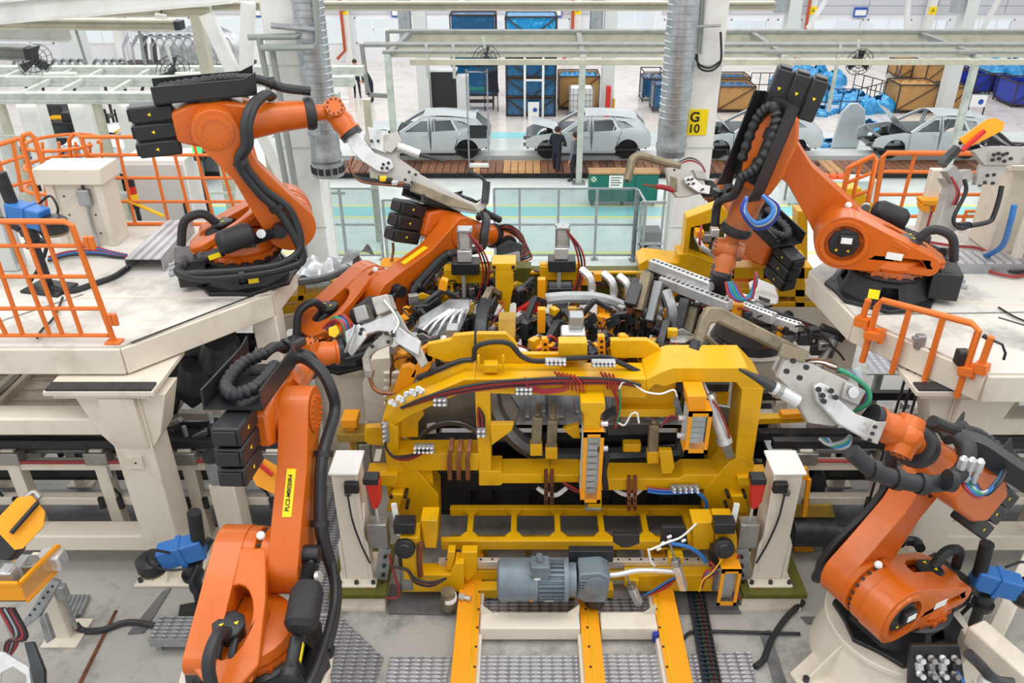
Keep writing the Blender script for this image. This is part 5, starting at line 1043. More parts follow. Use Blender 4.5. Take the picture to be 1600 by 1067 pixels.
for a, b in [(614, 764), (636, 764), (638, 781), (1134, 764), (1160, 764), (1132, 782)]: part('bolt', MB().cyl(gf(a, b) + V((0, -.13, 0)), gf(a, b) + V((0, .02, 0)), .018, n=8), 'black', gate)
# raised back plates on the top beam
gp('back_plate', [(662, 580), (662, 562), (700, 555), (705, 548), (738, 545), (738, 590), (690, 590)], .05, off=.3); gp('back_plate', [(742, 545), (790, 545), (805, 560), (812, 578), (900, 578), (900, 592), (742, 592)], .05, off=.3)
gp('back_plate', [(960, 562), (1020, 562), (1040, 574), (1040, 590), (960, 590)], .06, off=.36)
for x in (747, 786): gp('pin_post', [(x-2, 560), (x+2, 560), (x+2, 587), (x-2, 587)], .03, 'yellow', off=.05)
gp('pad', [(755, 575), (778, 575), (778, 588), (755, 588)], .1, off=.06); gp('pedestal', [(874, 552), (920, 552), (920, 582), (874, 582)], .12, off=.2)
gp('stub_beam', [(590, 668), (622, 668), (622, 680), (590, 680)], .3, 'yellow_dirty', off=.5)
# orange guarded terminal boxes with clear lids
def guard(nm_lab, q, off, d):
    (x0, y0, x1, y1) = q; t = part('terminal_box', MB(), 'yellow', gate) if False else None
    a, b = gf(x0, y0), gf(x1, y1); o = GY+off
    x0, x1, z1, z0 = a.x, b.x, a.z, b.z; w = .035
    fr = MB().box((x0, o, z0), (x0+w, o+.02, z1)).box((x1-w, o, z0), (x1, o+.02, z1)).box((x0, o, z0), (x1, o+.02, z0+.05)).box((x0, o, z1-.05), (x1, o+.02, z1)).box((x0, o, z1-.012), (x1, o+d, z1)).box((x0, o, z0), (x1, o+d, z0+.012))
    c = part('terminal_box', fr, 'yellow_cover', gate, kind=None); part('clear_lid', MB().box((x0+w, o+.005, z0+.05), (x1-w, o+.012, z1-.05)), 'pane', c); part('back_plate', MB().box((x0, o+d-.02, z0), (x1, o+d, z1)), 'grey_panel', c)
    vb = MB(); n = max(3, int((z1-z0)/.09))
    for i in range(n): z = z0+.08+(z1-z0-.16)*i/n; vb.box((x0+.05, o+.06, z), (x1-.05, o+d-.02, z+(z1-z0)/n*.6))
    part('valve_block', vb, 'silver', c, kind='stuff')
guard('', (909, 648, 934, 756), -.3, .24); guard('', (1068, 616, 1095, 680), -.3, .22)
gp('box_neck', [(905, 606), (942, 606), (942, 618), (935, 625), (934, 648), (909, 648), (910, 625), (905, 618)], .26, 'yellow', off=-.24); gp('box_neck', [(1066, 594), (1096, 594), (1094, 616), (1068, 616)], .24, 'yellow_cover', off=-.26)
for (a, b) in [(941, 645), (941, 683), (1060, 636), (1058, 663)]: part('cable_gland', MB().cyl(gf(a-5, b)+V((0,-.18,0)), gf(a+6, b)+V((0,-.18,0)), .028, n=10), 'silver', gate)
gp('drop_leg', [(918, 768), (940, 768), (940, 792), (918, 792)], .16, off=.0); gp('leg_pad', [(914, 792), (940, 792), (940, 797), (914, 797)], .2, 'galv', off=-.02)
# copper bus bars
for x, y0, y1 in ((703, 690, 742), (717, 692, 742), (731, 692, 742)):
    part('bus_bar', MB().tube([gf(x+3, y0)+V((0,.05,0)), gf(x+2, y0+8)+V((0,-.05,0)), gf(x, y0+18)+V((0,-.08,0)), gf(x+1, y1)+V((0,-.06,0))], .03, 4, False), 'copper', gate)
for x, y0, y1 in ((853, 728, 783), (862, 728, 782), (982, 738, 792), (991, 738, 792)):
    part('bus_bar', MB().bar(gf(x, y0)+V((0,-.05,0)), gf(x, y1)+V((0,-.05,0)), .04, .02, V((0,1,0))), 'copper', gate)
    for k in range(3): part('bolt', MB().cyl(gf(x, y1-6-k*10)+V((0,-.075,0)), gf(x, y1-6-k*10)+V((0,-.05,0)), .01, n=6), 'black', gate)
for x0 in (840, 960): part('white_cable', MB().tube([gf(x0, 772)+V((0,.1,0)), gf(x0+14, 776)+V((0,.05,0)), gf(x0+30, 778)+V((0,.05,0)), gf(x0+46, 772)+V((0,.1,0))], .025, 8), 'paper', gate)
# hose runs
def run(pts, r, m, off=-.05, nm='hose'): return part(nm, MB().tube([gf(a, b) + V((0, off, 0)) for a, b in pts], r, 7), m, gate)
for i in range(5):
    dy = i*3.4-3; run([(628, 634-dy*.4), (690, 614-dy*.8), (760, 602-dy), (830, 596-dy), (880, 594-dy), (960, 594-dy*.8), (1000, 600-dy*.5)], .014, ('hose_red', 'rubber', 'hose_red', 'hose_red', 'rubber')[i], -.03-.012*i)
for i in range(4): run([(604, 680), (606, 696-i), (618, 710-i*2), (640, 712-i*3), (662, 702-i*2), (672, 694)], .011, ('hose_red', 'hose_red', 'copper', 'rubber')[i], -.06-.01*i)
for i in range(6): run([(866+i*6, 577), (878+i*6, 592), (882+i*6, 604)], .010, 'hose_red', -.04-.012*i)
for i in range(4): run([(938+i*6, 578), (946+i*5, 592), (949+i*5, 604)], .011, 'hose_red', -.04-.012*i)
for i in range(3): run([(820, 586), (826, 598+i*2), (850, 605+i*2), (885, 602+i)], .01, 'hose_red', -.04-.01*i)
run([(958, 604), (966, 628), (964, 645), (960, 662)], .016, 'hose_red', -.06); run([(966, 600), (972, 590), (985, 590), (1005, 604), (1030, 608), (1050, 602), (1056, 612)], .009, 'paper', -.08); run([(966, 600), (968, 622), (966, 640), (962, 655)], .01, 'green_tube', -.08)
run([(648, 604), (680, 592), (716, 578), (738, 574), (742, 556), (765, 548), (795, 550), (815, 570), (840, 578), (885, 574), (925, 572), (950, 572), (975, 582), (1010, 598), (1050, 608)], .026, 'rubber', .16, 'cable_sleeve')
for i in range(4): run([(748, 634), (747+i*3, 648), (749+i*2.5, 664), (752+i, 672)], .01, ('hose_red', 'rubber', 'hose_red', 'rubber')[i], -.03)
gp('slot', [(748, 627), (757, 627), (757, 640), (748, 640)], .004, 'black_matte', off=-.004, bev=0)
for i in range(4): run([(1010, 757+i), (1030, 759+i*1.3), (1055, 760+i), (1086, 758+i)], .011, ('hose_red', 'blue_tube', 'navy_blue', 'blue_tube')[i], -.05-.01*i)
run([(1086, 758), (1098, 770), (1101, 785), (1092, 805), (1075, 820), (1050, 828), (1020, 834)], .02, 'blue_tube', -.1)
for i in range(5): run([(1030, 655+i*.8), (1045, 648-i*2), (1062, 640+i*2)], .009, ('rubber', 'hose_red', 'rubber', 'black', 'hose_red')[i], -.1)
run([(965, 655), (975, 658), (985, 642), (994, 640), (997, 655)], .01, 'paper', -.06); run([(934, 690), (946, 700), (942, 725), (945, 752)], .03, 'rubber', -.12, 'cable_sleeve')
for i in range(3): run([(880, 748), (892, 754+i*2), (906, 762+i), (922, 768)], .01, ('hose_red', 'rubber', 'hose_red')[i], -.06)
def fittings(pts, off=-.08, r=.018):
    for a, b in pts: part('fitting', MB().lathe(gf(a, b)+V((0, off, 0)), (0, -1, .6), [(0, r), (.02, r*1.3), (.03, r*.7), (.07, r*.7), (.075, r), (.09, r*.9)], 8), 'silver', gate)
def manifold(x0, y0, x1, y1, rows, cols, off=-.06):
    p, q = gf(x0, y0), gf(x1, y1); part('manifold', MB().box((p.x, GY+off, q.z), (q.x, GY+off+.04, p.z)), 'galv', gate, bev=.004)
    fittings([(x0+(x1-x0)*(i+.5)/cols, y0+(y1-y0)*(j+.5)/rows) for i in range(cols) for j in range(rows)], off, .015)
manifold(648, 690, 680, 703, 2, 5); manifold(597, 656, 610, 686, 4, 1); manifold(678, 616, 700, 630, 2, 3); manifold(745, 664, 760, 678, 2, 2); manifold(805, 600, 832, 612, 2, 4); manifold(852, 566, 885, 576, 2, 5, .05); manifold(925, 568, 962, 578, 2, 6, .05); manifold(912, 758, 934, 770, 2, 4); manifold(1046, 754, 1090, 763, 2, 5)
fittings([(612+i*6, 628-i*3+(i % 2)*6) for i in range(5)] + [(644+i*5, 612-i*2+(i % 2)*5) for i in range(4)], .0, .025)
gp('paper_label', [(585, 712), (595, 712), (591, 730), (581, 730)], .004, 'paper', off=.1, bev=0)
# silver cylinder inside the right opening
c0, c1 = gf(1110, 626)+V((0,.12,0)), gf(1132, 690)+V((0,-.02,0)); part('air_cylinder', MB().lathe(c0, c1-c0, [(0, .06), (.04, .075), (.05, .06), ((c1-c0).length-.06, .06), ((c1-c0).length-.05, .078), ((c1-c0).length, .078)], 16), 'silver', gate); part('piston_rod', MB().cyl(c0, gf(1100, 606)+V((0,.2,0)), .02, n=8), 'silver', gate); part('clevis', MB().bar(c1, gf(1140, 712)+V((0,-.02,0)), .06, .09), 'steel', gate, bev=.01)
run([(1112, 622), (1124, 640), (1134, 664), (1138, 680)], .01, 'hose_red', -.05)
# clamps on the lower beam holding the side panel
for i, (a, b) in enumerate([(838, 660), (862, 665), (1022, 672), (985, 720), (998, 720)]):
    if i < 3: part('clamp_arm', MB().bar(gf(a, b+42)+V((0,.1,0)), gf(a+2, b)+V((0,.1,0)), .07, .1).bar(gf(a+2, b)+V((0,.1,0)), gf(a+4, b-8)+V((0,.25,0)), .05), 'gun_tan', gate, bev=.01); part('clamp_foot', MB().bar(gf(a, b+58)+V((0,.1,0)), gf(a, b+40)+V((0,.1,0)), .09, .12), 'yellow', gate, bev=.008)
    else: part('rest_block', MB().cbox(gf(a, b)+V((0,.25,0)), .1, .1, .1), 'yellow', gate, bev=.015)
gp('knee_plate', [(1030, 704), (1050, 704), (1054, 728), (1050, 740), (1034, 740)], .06, off=.0); gp('knee_plate', [(880, 680), (905, 672), (908, 694), (896, 694)], .05, off=.1)
# ------------------------------------------------------------------ carriage under the gate
BZ = DK + .55
car_ = thing('gate_carriage', 'yellow ladder shaped carriage with steel slide rail under the framing gate', 'carriage', (.9, 5.9, DK))
bf = plane((0, 5.82, 0), (0, 1, 0))
def bp(nm, px, d, m='yellow', off=0.0, bev=.008):
    GC[0] += 1; off = off - .0017*(GC[0] % 9)
    return part(nm, MB().prism([bf(a, b) + V((0, off, 0)) for a, b in px], (0, d, 0)), m, car_, bev=bev)
ax0, ax1 = bf(684, 830).x, bf(1128, 830).x
part('front_bar', MB().box((ax0, 5.98, BZ-.12), (ax1, 6.05, BZ)), 'yellow', car_, bev=.008); part('rear_bar', MB().box((ax0+.05, 6.46, BZ-.1), (ax1-.05, 6.53, BZ)), 'yellow', car_, bev=.008); part('mid_bar', MB().box((ax0+.05, 6.3, BZ-.36), (ax1-.05, 6.36, BZ-.26)), 'yellow_dirty', car_, bev=.008)
for i in range(6):
    x = ax0 + .28 + i*(ax1-ax0-.5)/5; part('rung', MB().box((x-.03, 6.04, BZ-.08), (x+.03, 6.47, BZ-.01)), 'yellow', car_, bev=.006)
    part('rung_foot', MB().prism([V((x-.1, 6.04, BZ-.015)), V((x+.1, 6.04, BZ-.015)), V((x+.04, 6.12, BZ-.015)), V((x-.04, 6.12, BZ-.015))], (0, 0, .012)), 'yellow', car_); part('rung_head', MB().prism([V((x-.1, 6.47, BZ-.015)), V((x+.1, 6.47, BZ-.015)), V((x+.04, 6.39, BZ-.015)), V((x-.04, 6.39, BZ-.015))], (0, 0, .012)), 'yellow', car_)
    if i < 5: part('under_strut', MB().box((x+.12, 6.2, DK+.1), (x+.18, 6.26, BZ-.3)), 'yellow_dirty', car_)
part('slide_rail', MB().box((ax0-.02, 5.84, BZ-.2), (ax1, 5.9, BZ-.14)).box((ax0-.02, 5.86, BZ-.26), (ax1, 5.92, BZ-.2)), 'silver', car_, bev=.004)
for i in range(24): x = ax0+.06+i*(ax1-ax0-.12)/23; part('rail_bolt', MB().cyl((x, 5.87, BZ-.142), (x, 5.87, BZ-.134), .012, n=6), 'black', car_)
part('front_beam', MB().box((ax0-.1, 5.84, BZ-.4), (ax1+.1, 5.94, BZ-.27)), 'yellow', car_, bev=.008); part('second_beam', MB().box((bf(750, 870).x, 5.7, BZ-.5), (bf(960, 870).x, 5.82, BZ-.38)), 'yellow', car_, bev=.008)
bp('left_foot', [(628, 886), (640, 882), (655, 886), (705, 886), (712, 868), (726, 868), (726, 912), (630, 912)], .16, off=-.1); bp('left_block', [(628, 823), (657, 823), (661, 890), (634, 888)], .22, off=-.14); bp('left_bracket', [(657, 812), (684, 812), (682, 855), (664, 855)], .2)
bp('left_strut', [(700, 855), (712, 855), (708, 884), (698, 884)], .1, off=-.05); bp('left_web', [(716, 880), (722, 858), (746, 858), (746, 890), (730, 905)], .1, off=-.04)
bp('right_foot', [(975, 888), (1150, 886), (1150, 912), (978, 912)], .16, off=-.1); bp('right_block', [(1116, 812), (1146, 812), (1150, 835), (1150, 880), (1120, 880)], .22, off=-.05); bp('right_bracket', [(1082, 816), (1116, 816), (1116, 858), (1084, 858)], .2)
bp('sensor_plate', [(957, 828), (998, 828), (998, 842), (982, 848), (970, 848), (957, 840)], .05, 'black', off=-.06); bp('terminal_plate', [(1032, 816), (1070, 816), (1074, 850), (1030, 848)], .05, 'black', off=-.06)
for a, b in [(1040, 826), (1040, 833), (1062, 832), (1030, 836), (1024, 845)]: part('connector', MB().cyl(bf(a, b)+V((0,-.12,0)), bf(a+6, b)+V((0,-.1,0)), .014, n=8), 'paper', car_)
gx0, gx1 = bf(1118, 858).x, bf(1148, 858).x; gz1, gz0 = bf(1118, 856).z, bf(1118, 910).z; o = 5.52
tb = part('terminal_box', MB().box((gx0, o, gz0), (gx0+.03, o+.02, gz1)).box((gx1-.03, o, gz0), (gx1, o+.02, gz1)).box((gx0, o, gz0), (gx1, o+.02, gz0+.04)).box((gx0, o, gz1-.04), (gx1, o+.02, gz1)).box((gx0, o, gz1-.012), (gx1, o+.24, gz1)), 'yellow_cover', car_); part('clear_lid', MB().box((gx0+.03, o+.005, gz0+.04), (gx1-.03, o+.012, gz1-.04)), 'pane', tb); part('valve_block', MB().box((gx0+.03, o+.06, gz0+.04), (gx1-.03, o+.2, gz1-.06)), 'silver', tb, bev=.01)
for (a, b, c, d) in [(984, 895, 994, 915), (1052, 860, 1062, 892)]:
    p, q = bf(a, b)+V((0,-.2,0)), bf(c, d)+V((0,-.24,0)); part('air_cylinder', MB().bar(p, q, .07, .07), 'silver', car_, bev=.008); part('cylinder_cap', MB().bar(p, p+(p-q)*.25, .075, .075), 'steel', car_, bev=.006); part('piston_rod', MB().cyl(p, p+(p-q)*.9, .012, n=8), 'steel', car_); part('cylinder_mount', MB().cbox(p+V((0,.1,.02)), .14, .12, .1), 'yellow', car_, bev=.01)
def crun(pts, r, m, off=-.16, nm='hose'): return part(nm, MB().tube([bf(a, b) + V((0, off, 0)) for a, b in pts], r, 7), m, car_)
crun([(885, 878), (920, 876), (960, 874), (990, 868), (1020, 868), (1050, 870)], .028, 'silver', -.2, 'foil_sleeve')
for i in range(4): crun([(1000, 908), (1020, 902-i*2), (1040, 892-i*3), (1052, 878)], .01, ('hose_red', 'hose_red', 'rubber', 'blue_tube')[i], -.2)
for i in range(4): crun([(1090, 895), (1096, 880-i*3), (1112, 872-i*2), (1104, 855)], .014, ('hose_red', 'rubber', 'blue_tube', 'hose_red')[i], -.2)
crun([(1086, 898), (1092, 880), (1106, 868), (1120, 848), (1122, 840)], .007, 'yellow_bright', -.22); crun([(1010, 842), (1014, 860), (1020, 868)], .012, 'paper', -.14); crun([(1012, 838), (1040, 826), (1060, 818), (1082, 798)], .01, 'paper', -.18); crun([(1040, 832), (1070, 838), (1090, 850), (1098, 862)], .02, 'blue_tube', -.14)
for i in range(3): crun([(616, 862), (640, 866+i), (652, 880+i*3), (676, 886+i*3), (700, 880)], .012, ('rubber', 'copper', 'rubber')[i], -.2)
crun([(659, 830), (658, 860), (660, 880)], .03, 'copper', -.16, 'cable_sleeve'); crun([(818, 872), (822, 862), (832, 858), (840, 862)], .018, 'dark_metal', -.1)
lub = part('lubricator', MB().lathe(bf(705, 922)+V((0,-.26,0)), (0,0,1), [(0, .04), (.02, .055), (.05, .055), (.06, .075), (.2, .075), (.23, .06), (.26, .07)], 16), 'gun_tan', car_, label='brown lubricator bowl with paper label'); part('band', MB().lathe(bf(705, 905)+V((0,-.26,0)), (0,0,1), [(0, .077), (.05, .077)], 16), 'paper', lub); part('valve', MB().lathe(bf(720, 905)+V((0,-.22,0)), (1,-.3,0), [(0, .03), (.05, .04), (.06, .02), (.12, .03)], 10), 'silver', car_)
# ------------------------------------------------------------------ rails on the floor and cross beam
for i, (xa, w, lab) in enumerate([(-.545, .22, 'left'), (.62, .18, 'middle'), (1.37, .22, 'right')]):
    t = thing('floor_rail', 'yellow steel rail running towards the viewer, %s of the three' % lab, 'rail', (xa, 5.2, DK), None)
    part('cap_plate', MB().box((xa-w/2, 3.4, DK+.14), (xa+w/2, 6.4, DK+.16)), 'yellow_cover', t, bev=.004); sx = xa + (w*.3 if i < 1 else -w*.3 if i == 2 else 0)
    part('groove_strip', MB().box((sx-.012, 3.4, DK+.16), (sx+.012, 6.4, DK+.168)), 'yellow', t)
    part('side_channel', MB().box((xa-w/2+.02, 3.4, DK), (xa+w/2-.02, 6.4, DK+.14)), 'cream', t); s = 1 if i == 0 else -1
    part('side_flange', MB().box((xa+s*(w/2) - .03, 3.4, DK+.0), (xa+s*(w/2)+.03, 6.4, DK+.12)), 'cream', t, bev=.004)
    for k in range(12): part('screw', MB().cyl((sx+(.03 if i < 1 else -.03), 3.7+k*.22, DK+.16), (sx+(.03 if i < 1 else -.03), 3.7+k*.22, DK+.166), .012, n=6), 'black', t)
t = thing('cross_beam', 'cream box beam linking the yellow floor rails, with gusset ears', 'beam', (.4, 5.3, DK)); ya = at(880, 1000, Z=DK+.04).y
for x0, x1 in ((-.42, .52), (.72, 1.25)):
    part('box_section', MB().box((x0, ya, DK+.04), (x1, ya+.2, DK+.2)), 'cream', t, bev=.012)
for x, s in ((-.42, 1), (.52, -1), (1.25, -1)): part('gusset_ear', MB().prism([V((x, ya+.17, DK+.2)), V((x+s*.12, ya+.17, DK+.2)), V((x, ya+.17, DK+.32))], (0, .015, 0)), 'cream', t)
part('blue_cap', MB().cyl((1.23, ya-.02, DK+.06), (1.23, ya-.02, DK+.16), .03, n=10), 'navy_blue', t)
# ------------------------------------------------------------------ geared motor
mx0, mx1 = at(777, 905, Y=5.5).x, at(952, 905, Y=5.5).x; mz = at(850, 905, Y=5.5).z; ml = mx1-mx0
t = thing('geared_motor', 'blue grey geared motor with finned housing in front of the gate', 'motor', (mx0+ml/2, 5.5, mz-.2)); L_ = lambda f: mx0+ml*f; r = .2
part('brake_housing', MB().lathe((L_(0), 5.5, mz), (1,0,0), [(0, r*.8), (.02, r*.97), (.05, r), (ml*.36, r)], 24), 'motor_grey', t)
fin = MB().cyl((L_(.36), 5.5, mz), (L_(.6), 5.5, mz), r*.84, n=24)
for i in range(26): a = 2*math.pi*i/26; c = V((0, math.cos(a), math.sin(a))); fin.bar(V((L_(.37), 5.5, mz))+c*r*.88, V((L_(.59), 5.5, mz))+c*r*.88, .01, .045, c)
part('finned_stator', fin, 'motor_grey', t); part('end_flange', MB().cyl((L_(.59), 5.5, mz), (L_(.63), 5.5, mz), r*1.02, n=24), 'motor_grey', t); part('adapter', MB().cyl((L_(.63), 5.5, mz), (L_(.7), 5.5, mz), r*.8, n=20), 'motor_grey', t)
part('terminal_box', MB().box((L_(.3), 5.36, mz+.1), (L_(.46), 5.52, mz+.29)), 'motor_grey', t, bev=.012); part('terminal_lid', MB().box((L_(.29), 5.35, mz+.2), (L_(.47), 5.53, mz+.215)), 'motor_grey', t); part('type_plate', MB().box((L_(.33), 5.352, mz+.14), (L_(.38), 5.358, mz+.16)), 'paper', t)
part('cable_gland', MB().cyl((L_(.38), 5.44, mz+.29), (L_(.37), 5.46, mz+.36), .03, n=8), 'motor_grey', t)
part('gearbox', MB().prism([V((L_(.7), 5.4, mz-.14)), V((L_(.76), 5.4, mz-.2)), V((L_(.98), 5.4, mz-.2)), V((L_(1.0), 5.4, mz+.12)), V((L_(.92), 5.4, mz+.18)), V((L_(.72), 5.4, mz+.16))], (0, .3, 0)), 'motor_grey', t, bev=.02)
part('gear_cover', MB().lathe((L_(.87), 5.4, mz+.02), (0,-1,0), [(0, .11), (.02, .11), (.022, .085), (.03, .085), (.032, .05), (.04, .05)], 20), 'motor_grey', t)
for i in range(4): part('cooling_rib', MB().box((L_(.73), 5.385, mz-.02+i*.035), (L_(.8), 5.4, mz-.008+i*.035)), 'motor_grey', t)
part('output_shaft', MB().cyl((L_(.88), 5.5, mz-.2), (L_(.88), 5.5, mz-.3), .1, n=16), 'black', t); part('mount_plate', MB().box((L_(.64), 5.62, mz+.1), (L_(1.04), 5.7, mz+.24)), 'black', t, bev=.006)
part('rating_plate', MB().box((L_(.42), 5.305, mz-.09), (L_(.5), 5.315, mz-.07)), 'galv', t); part('warning_label', MB().lathe((L_(.3), 5.325, mz-.1), (0,-1,-.5), [(0, .02), (.003, .02)], 8), 'yellow_cover', t)
# ------------------------------------------------------------------ white posts with red locks at both sides
def wpost(s, lab):
    x0, x1 = (at(527, 830, Y=5.78).x, at(572, 830, Y=5.78).x) if s < 0 else (at(1190, 830, Y=5.78).x, at(1240, 830, Y=5.78).x); y = 5.78; zt = 4.06; zb = DK+.26
    t = thing('lock_post', 'cream tapered lock post on a bolted base plate, %s of the gate' % lab, 'post', ((x0+x1)/2, y, DK)); i_ = -s; mid = (x0+x1)/2; hw = (x1-x0)/2
    part('column', MB().prism([V((mid-hw*.86, y, zt)), V((mid+hw*.86, y, zt)), V((mid+hw*.82, y-.02, zb)), V((mid-hw*.82, y-.02, zb))], (0, .28, 0)), 'cream', t, bev=.01)
    part('top_plate', MB().box((mid-hw, y-.03, zt), (mid+hw, y+.33, zt+.03)), 'white', t, bev=.012); part('base_flange', MB().box((mid-hw*1.4, y-.12, zb-.03), (mid+hw*1.4, y+.36, zb)), 'cream', t, bev=.008)
    for a in (-1, 1): part('side_rib', MB().prism([V((mid+a*hw*.82, y-.02, zb+.55)), V((mid+a*hw*1.05, y-.02, zb+.45)), V((mid+a*hw*1.1, y-.02, zb)), V((mid+a*hw*.82, y-.02, zb))], (0, .02, 0)), 'cream', t)
    for a in (-1.2, 0, 1.2): part('bolt', MB().cyl((mid+a*hw, y-.08, zb), (mid+a*hw, y-.08, zb+.03), .022, n=8), 'dark_metal', t)
    part('olive_plate', MB().box((mid-hw*1.9, y-.2, zb-.09), (mid+hw*2.2, y+.5, zb-.03)), 'olive', t, bev=.004); part('foot_beam', MB().box((mid-hw*1.8, y-.16, DK), (mid+hw*2.0, y+.4, zb-.09)), 'cream', t, bev=.008); part('foot_rail', MB().box((mid-hw*2, y-.2, DK), (mid+hw*2, y-.16, DK+.04)), 'cream', t)
    ex = mid + i_*hw*.9; part('switch_block', MB().cbox((mid+i_*hw*.5, y-.04, zt-.12), .13, .06, .11), 'black', t, bev=.008)
    part('switch_arm', MB().box((mid+i_*hw*.1 - .02, y-.05, zt-.22), (mid+i_*hw*.1+.04, y-.02, zt-.17)), 'sheet', t); part('cable', MB().tube([(mid+i_*hw*.2, y-.06, zt-.2), (mid+i_*hw*.25, y-.05, zt-.5), (mid+i_*hw*.6, y-.05, zt-.8), (mid+i_*hw*1.1, y-.06, zt-1.05)], .01, 6), 'rubber', t)
    lk = thing('gate_lock', 'red clamp lock with steel fingers between gate and lock post, %s side' % lab, 'lock', (ex+i_*.12, y, zt-.5)); lx = ex+i_*.13
    part('red_body', MB().prism([V((lx-.07, y-.02, zt-.08)), V((lx+.07, y-.02, zt-.08)), V((lx+.06, y-.02, zt-.32)), V((lx+.02, y-.02, zt-.4)), V((lx-.03, y-.02, zt-.4))], (0, .1, 0)), 'red', lk, bev=.012); part('bracket', MB().box((lx-.08, y-.04, zt-.1), (lx+.06, y+.08, zt-.03)), 'black', lk, bev=.008)
    for a in (-.14, .16): part('steel_finger', MB().bar((lx+a, y+.08, zt-.42), (lx+a*1.2, y+.04, zt-.78), .03, .05), 'paper', lk)
    part('lock_body', MB().box((lx-.1, y-.02, zt-.9), (lx+.09, y+.12, zt-.6)), 'steel', lk, bev=.012); part('rod', MB().cyl((lx, y+.04, zt-.6), (lx, y+.04, zt-.4), .015, n=8), 'silver', lk); part('hinge_plate', MB().bar((lx+i_*.05, y-.02, zt-.9), (lx-i_*.02, y-.02, zb), .12, .03, V((0,1,0))), 'galv', lk)
    for k in range(4): part('bolt', MB().cyl((lx+i_*(.05-.02*k), y-.06, zt-.98-k*.12), (lx+i_*(.05-.02*k), y-.03, zt-.98-k*.12), .018, n=6), 'black', lk)
    bx = ex + i_*.4; part('black_stop', MB().lathe((bx, y-.1, zt-.78), (0,-1,.2), [(0, .1), (.08, .1), (.085, .06), (.1, .06)], 14).box((bx-.1, y-.1, zt-.64), (bx+.1, y+.04, zt-.52)).box((bx-.09, y-.08, zt-1.08), (bx+.09, y+.02, zt-.86)), 'black', lk, bev=.01)
    part('hose_loop', MB().tube([(lx+i_*.1, y-.1, zt-.9), (lx+i_*.16, y-.12, zb-.1), (lx+i_*.05, y-.14, DK+.12), (lx-i_*.12, y-.14, DK+.1), (lx-i_*.14, y-.12, zb-.02)], .012, 7), 'hose_red', lk)
    part('foot_valve', MB().cbox((lx+i_*.24, y-.02, DK+.3), .12, .12, .3), 'steel', lk, bev=.015)
wpost(-1, 'left'); wpost(1, 'right')
# black energy chain on the floor
ec = thing('energy_chain', 'black energy chain with cables lying on the floor right of the right rail', 'chain', at(1090, 990, Z=DK)); p, q = at(1085, 915, Z=DK+.04), at(1116, 1090, Z=DK+.04); n = 26; d = (q-p)/n; sd = V((.075, 0, 0))
lk0 = None
for i in range(n):
    c = p + d*(i+.5); mb = MB().bar(c-sd-d*.5, c-sd+d*.5, .016, .07).bar(c+sd-d*.5, c+sd+d*.5, .016, .07).bar(c-sd+V((0,0,.03)), c+sd+V((0,0,.03)), .02, .012)
    part('chain_link', mb, 'black', ec)
for i, m in enumerate(('blue_tube', 'rubber', 'green_tube', 'hose_red', 'galv')): part('cable', MB().tube([p+V((-.05+i*.025,0,0)), q+V((-.05+i*.025,0,0))], .01, 6, False), m, ec)
# yellow brackets right of the right post
t = thing('guide_bracket', 'yellow bracket with clear guard behind the right lock post', 'bracket', at(1260, 780, Y=6.4)); f = plane((0, 6.4, 0), (0, 1, 0)); 
part('top_plate', MB().prism([f(1236, 732), (f(1262, 732)), f(1266, 750), f(1240, 750)], (0, .04, .0)), 'yellow_cover', t); part('front_frame', MB().bar(f(1264, 748), f(1256, 806), .04).bar(f(1240, 748), f(1238, 806), .04), 'yellow_cover', t); part('shelf', MB().prism([f(1232, 808), f(1305, 808), f(1300, 790), f(1236, 790)], (0, .03, 0)), 'yellow_dirty', t); part('drum', MB().cyl(f(1236, 830), f(1300, 830), .16, n=18), 'dark_metal', t)
t = thing('sensor_cover', 'yellow folded sensor cover on the olive plate of the right lock post', 'cover', f(1256, 880)); part('cover', MB().prism([f(1240, 852), f(1268, 850), f(1280, 885), f(1258, 900), f(1246, 890)], (0, .16, 0)), 'yellow_cover', t, bev=.01); part('mount', MB().prism([f(1232, 880), f(1244, 880), f(1246, 892), f(1234, 892)], (0, .02, 0)), 'yellow_cover', t); part('plug', MB().cyl(f(1266, 896)-V((0,.05,0)), f(1266, 908)-V((0,.05,0)), .04, n=10), 'silver', t); part('cable', MB().tube([f(1262, 908), f(1262, 930), f(1270, 945), f(1274, 930), f(1270, 905)], .014, 7), 'blue_tube', t)
# ------------------------------------------------------------------ six-axis robots
RG = dict(r=.5, h=.6, l1=1.15, l2=1.15)
def loop2(pts, n=None): return pts
def circ(c, r, n=24, a0=0, el=1.0): return [(c[0]+r*math.cos(a0+2*math.pi*i/n), c[1]+el*r*math.sin(a0+2*math.pi*i/n)) for i in range(n)]
def frame_at(o, x, y):
    x = V(x).normalized(); y = V(y); y = (y - x*y.dot(x)).normalized(); z = x.cross(y)
    return Matrix(((x.x, y.x, z.x, o.x), (x.y, y.y, z.y, o.y), (x.z, y.z, z.z, o.z), (0, 0, 0, 1)))
def hull(c0, r0, c1, r1, n=12):
    """outline around two circles (a link arm seen from the side)"""
    d = math.hypot(c1[0]-c0[0], c1[1]-c0[1]); a = math.atan2(c1[1]-c0[1], c1[0]-c0[0]); b = math.acos(max(-1, min(1, (r0-r1)/d)))
    out = [(c0[0]+r0*math.cos(a+b+(2*math.pi-2*b)*i/n), c0[1]+r0*math.sin(a+b+(2*math.pi-2*b)*i/n)) for i in range(n+1)]
    out += [(c1[0]+r1*math.cos(a-b+2*b*i/n), c1[1]+r1*math.sin(a-b+2*b*i/n)) for i in range(n+1)]
    return out
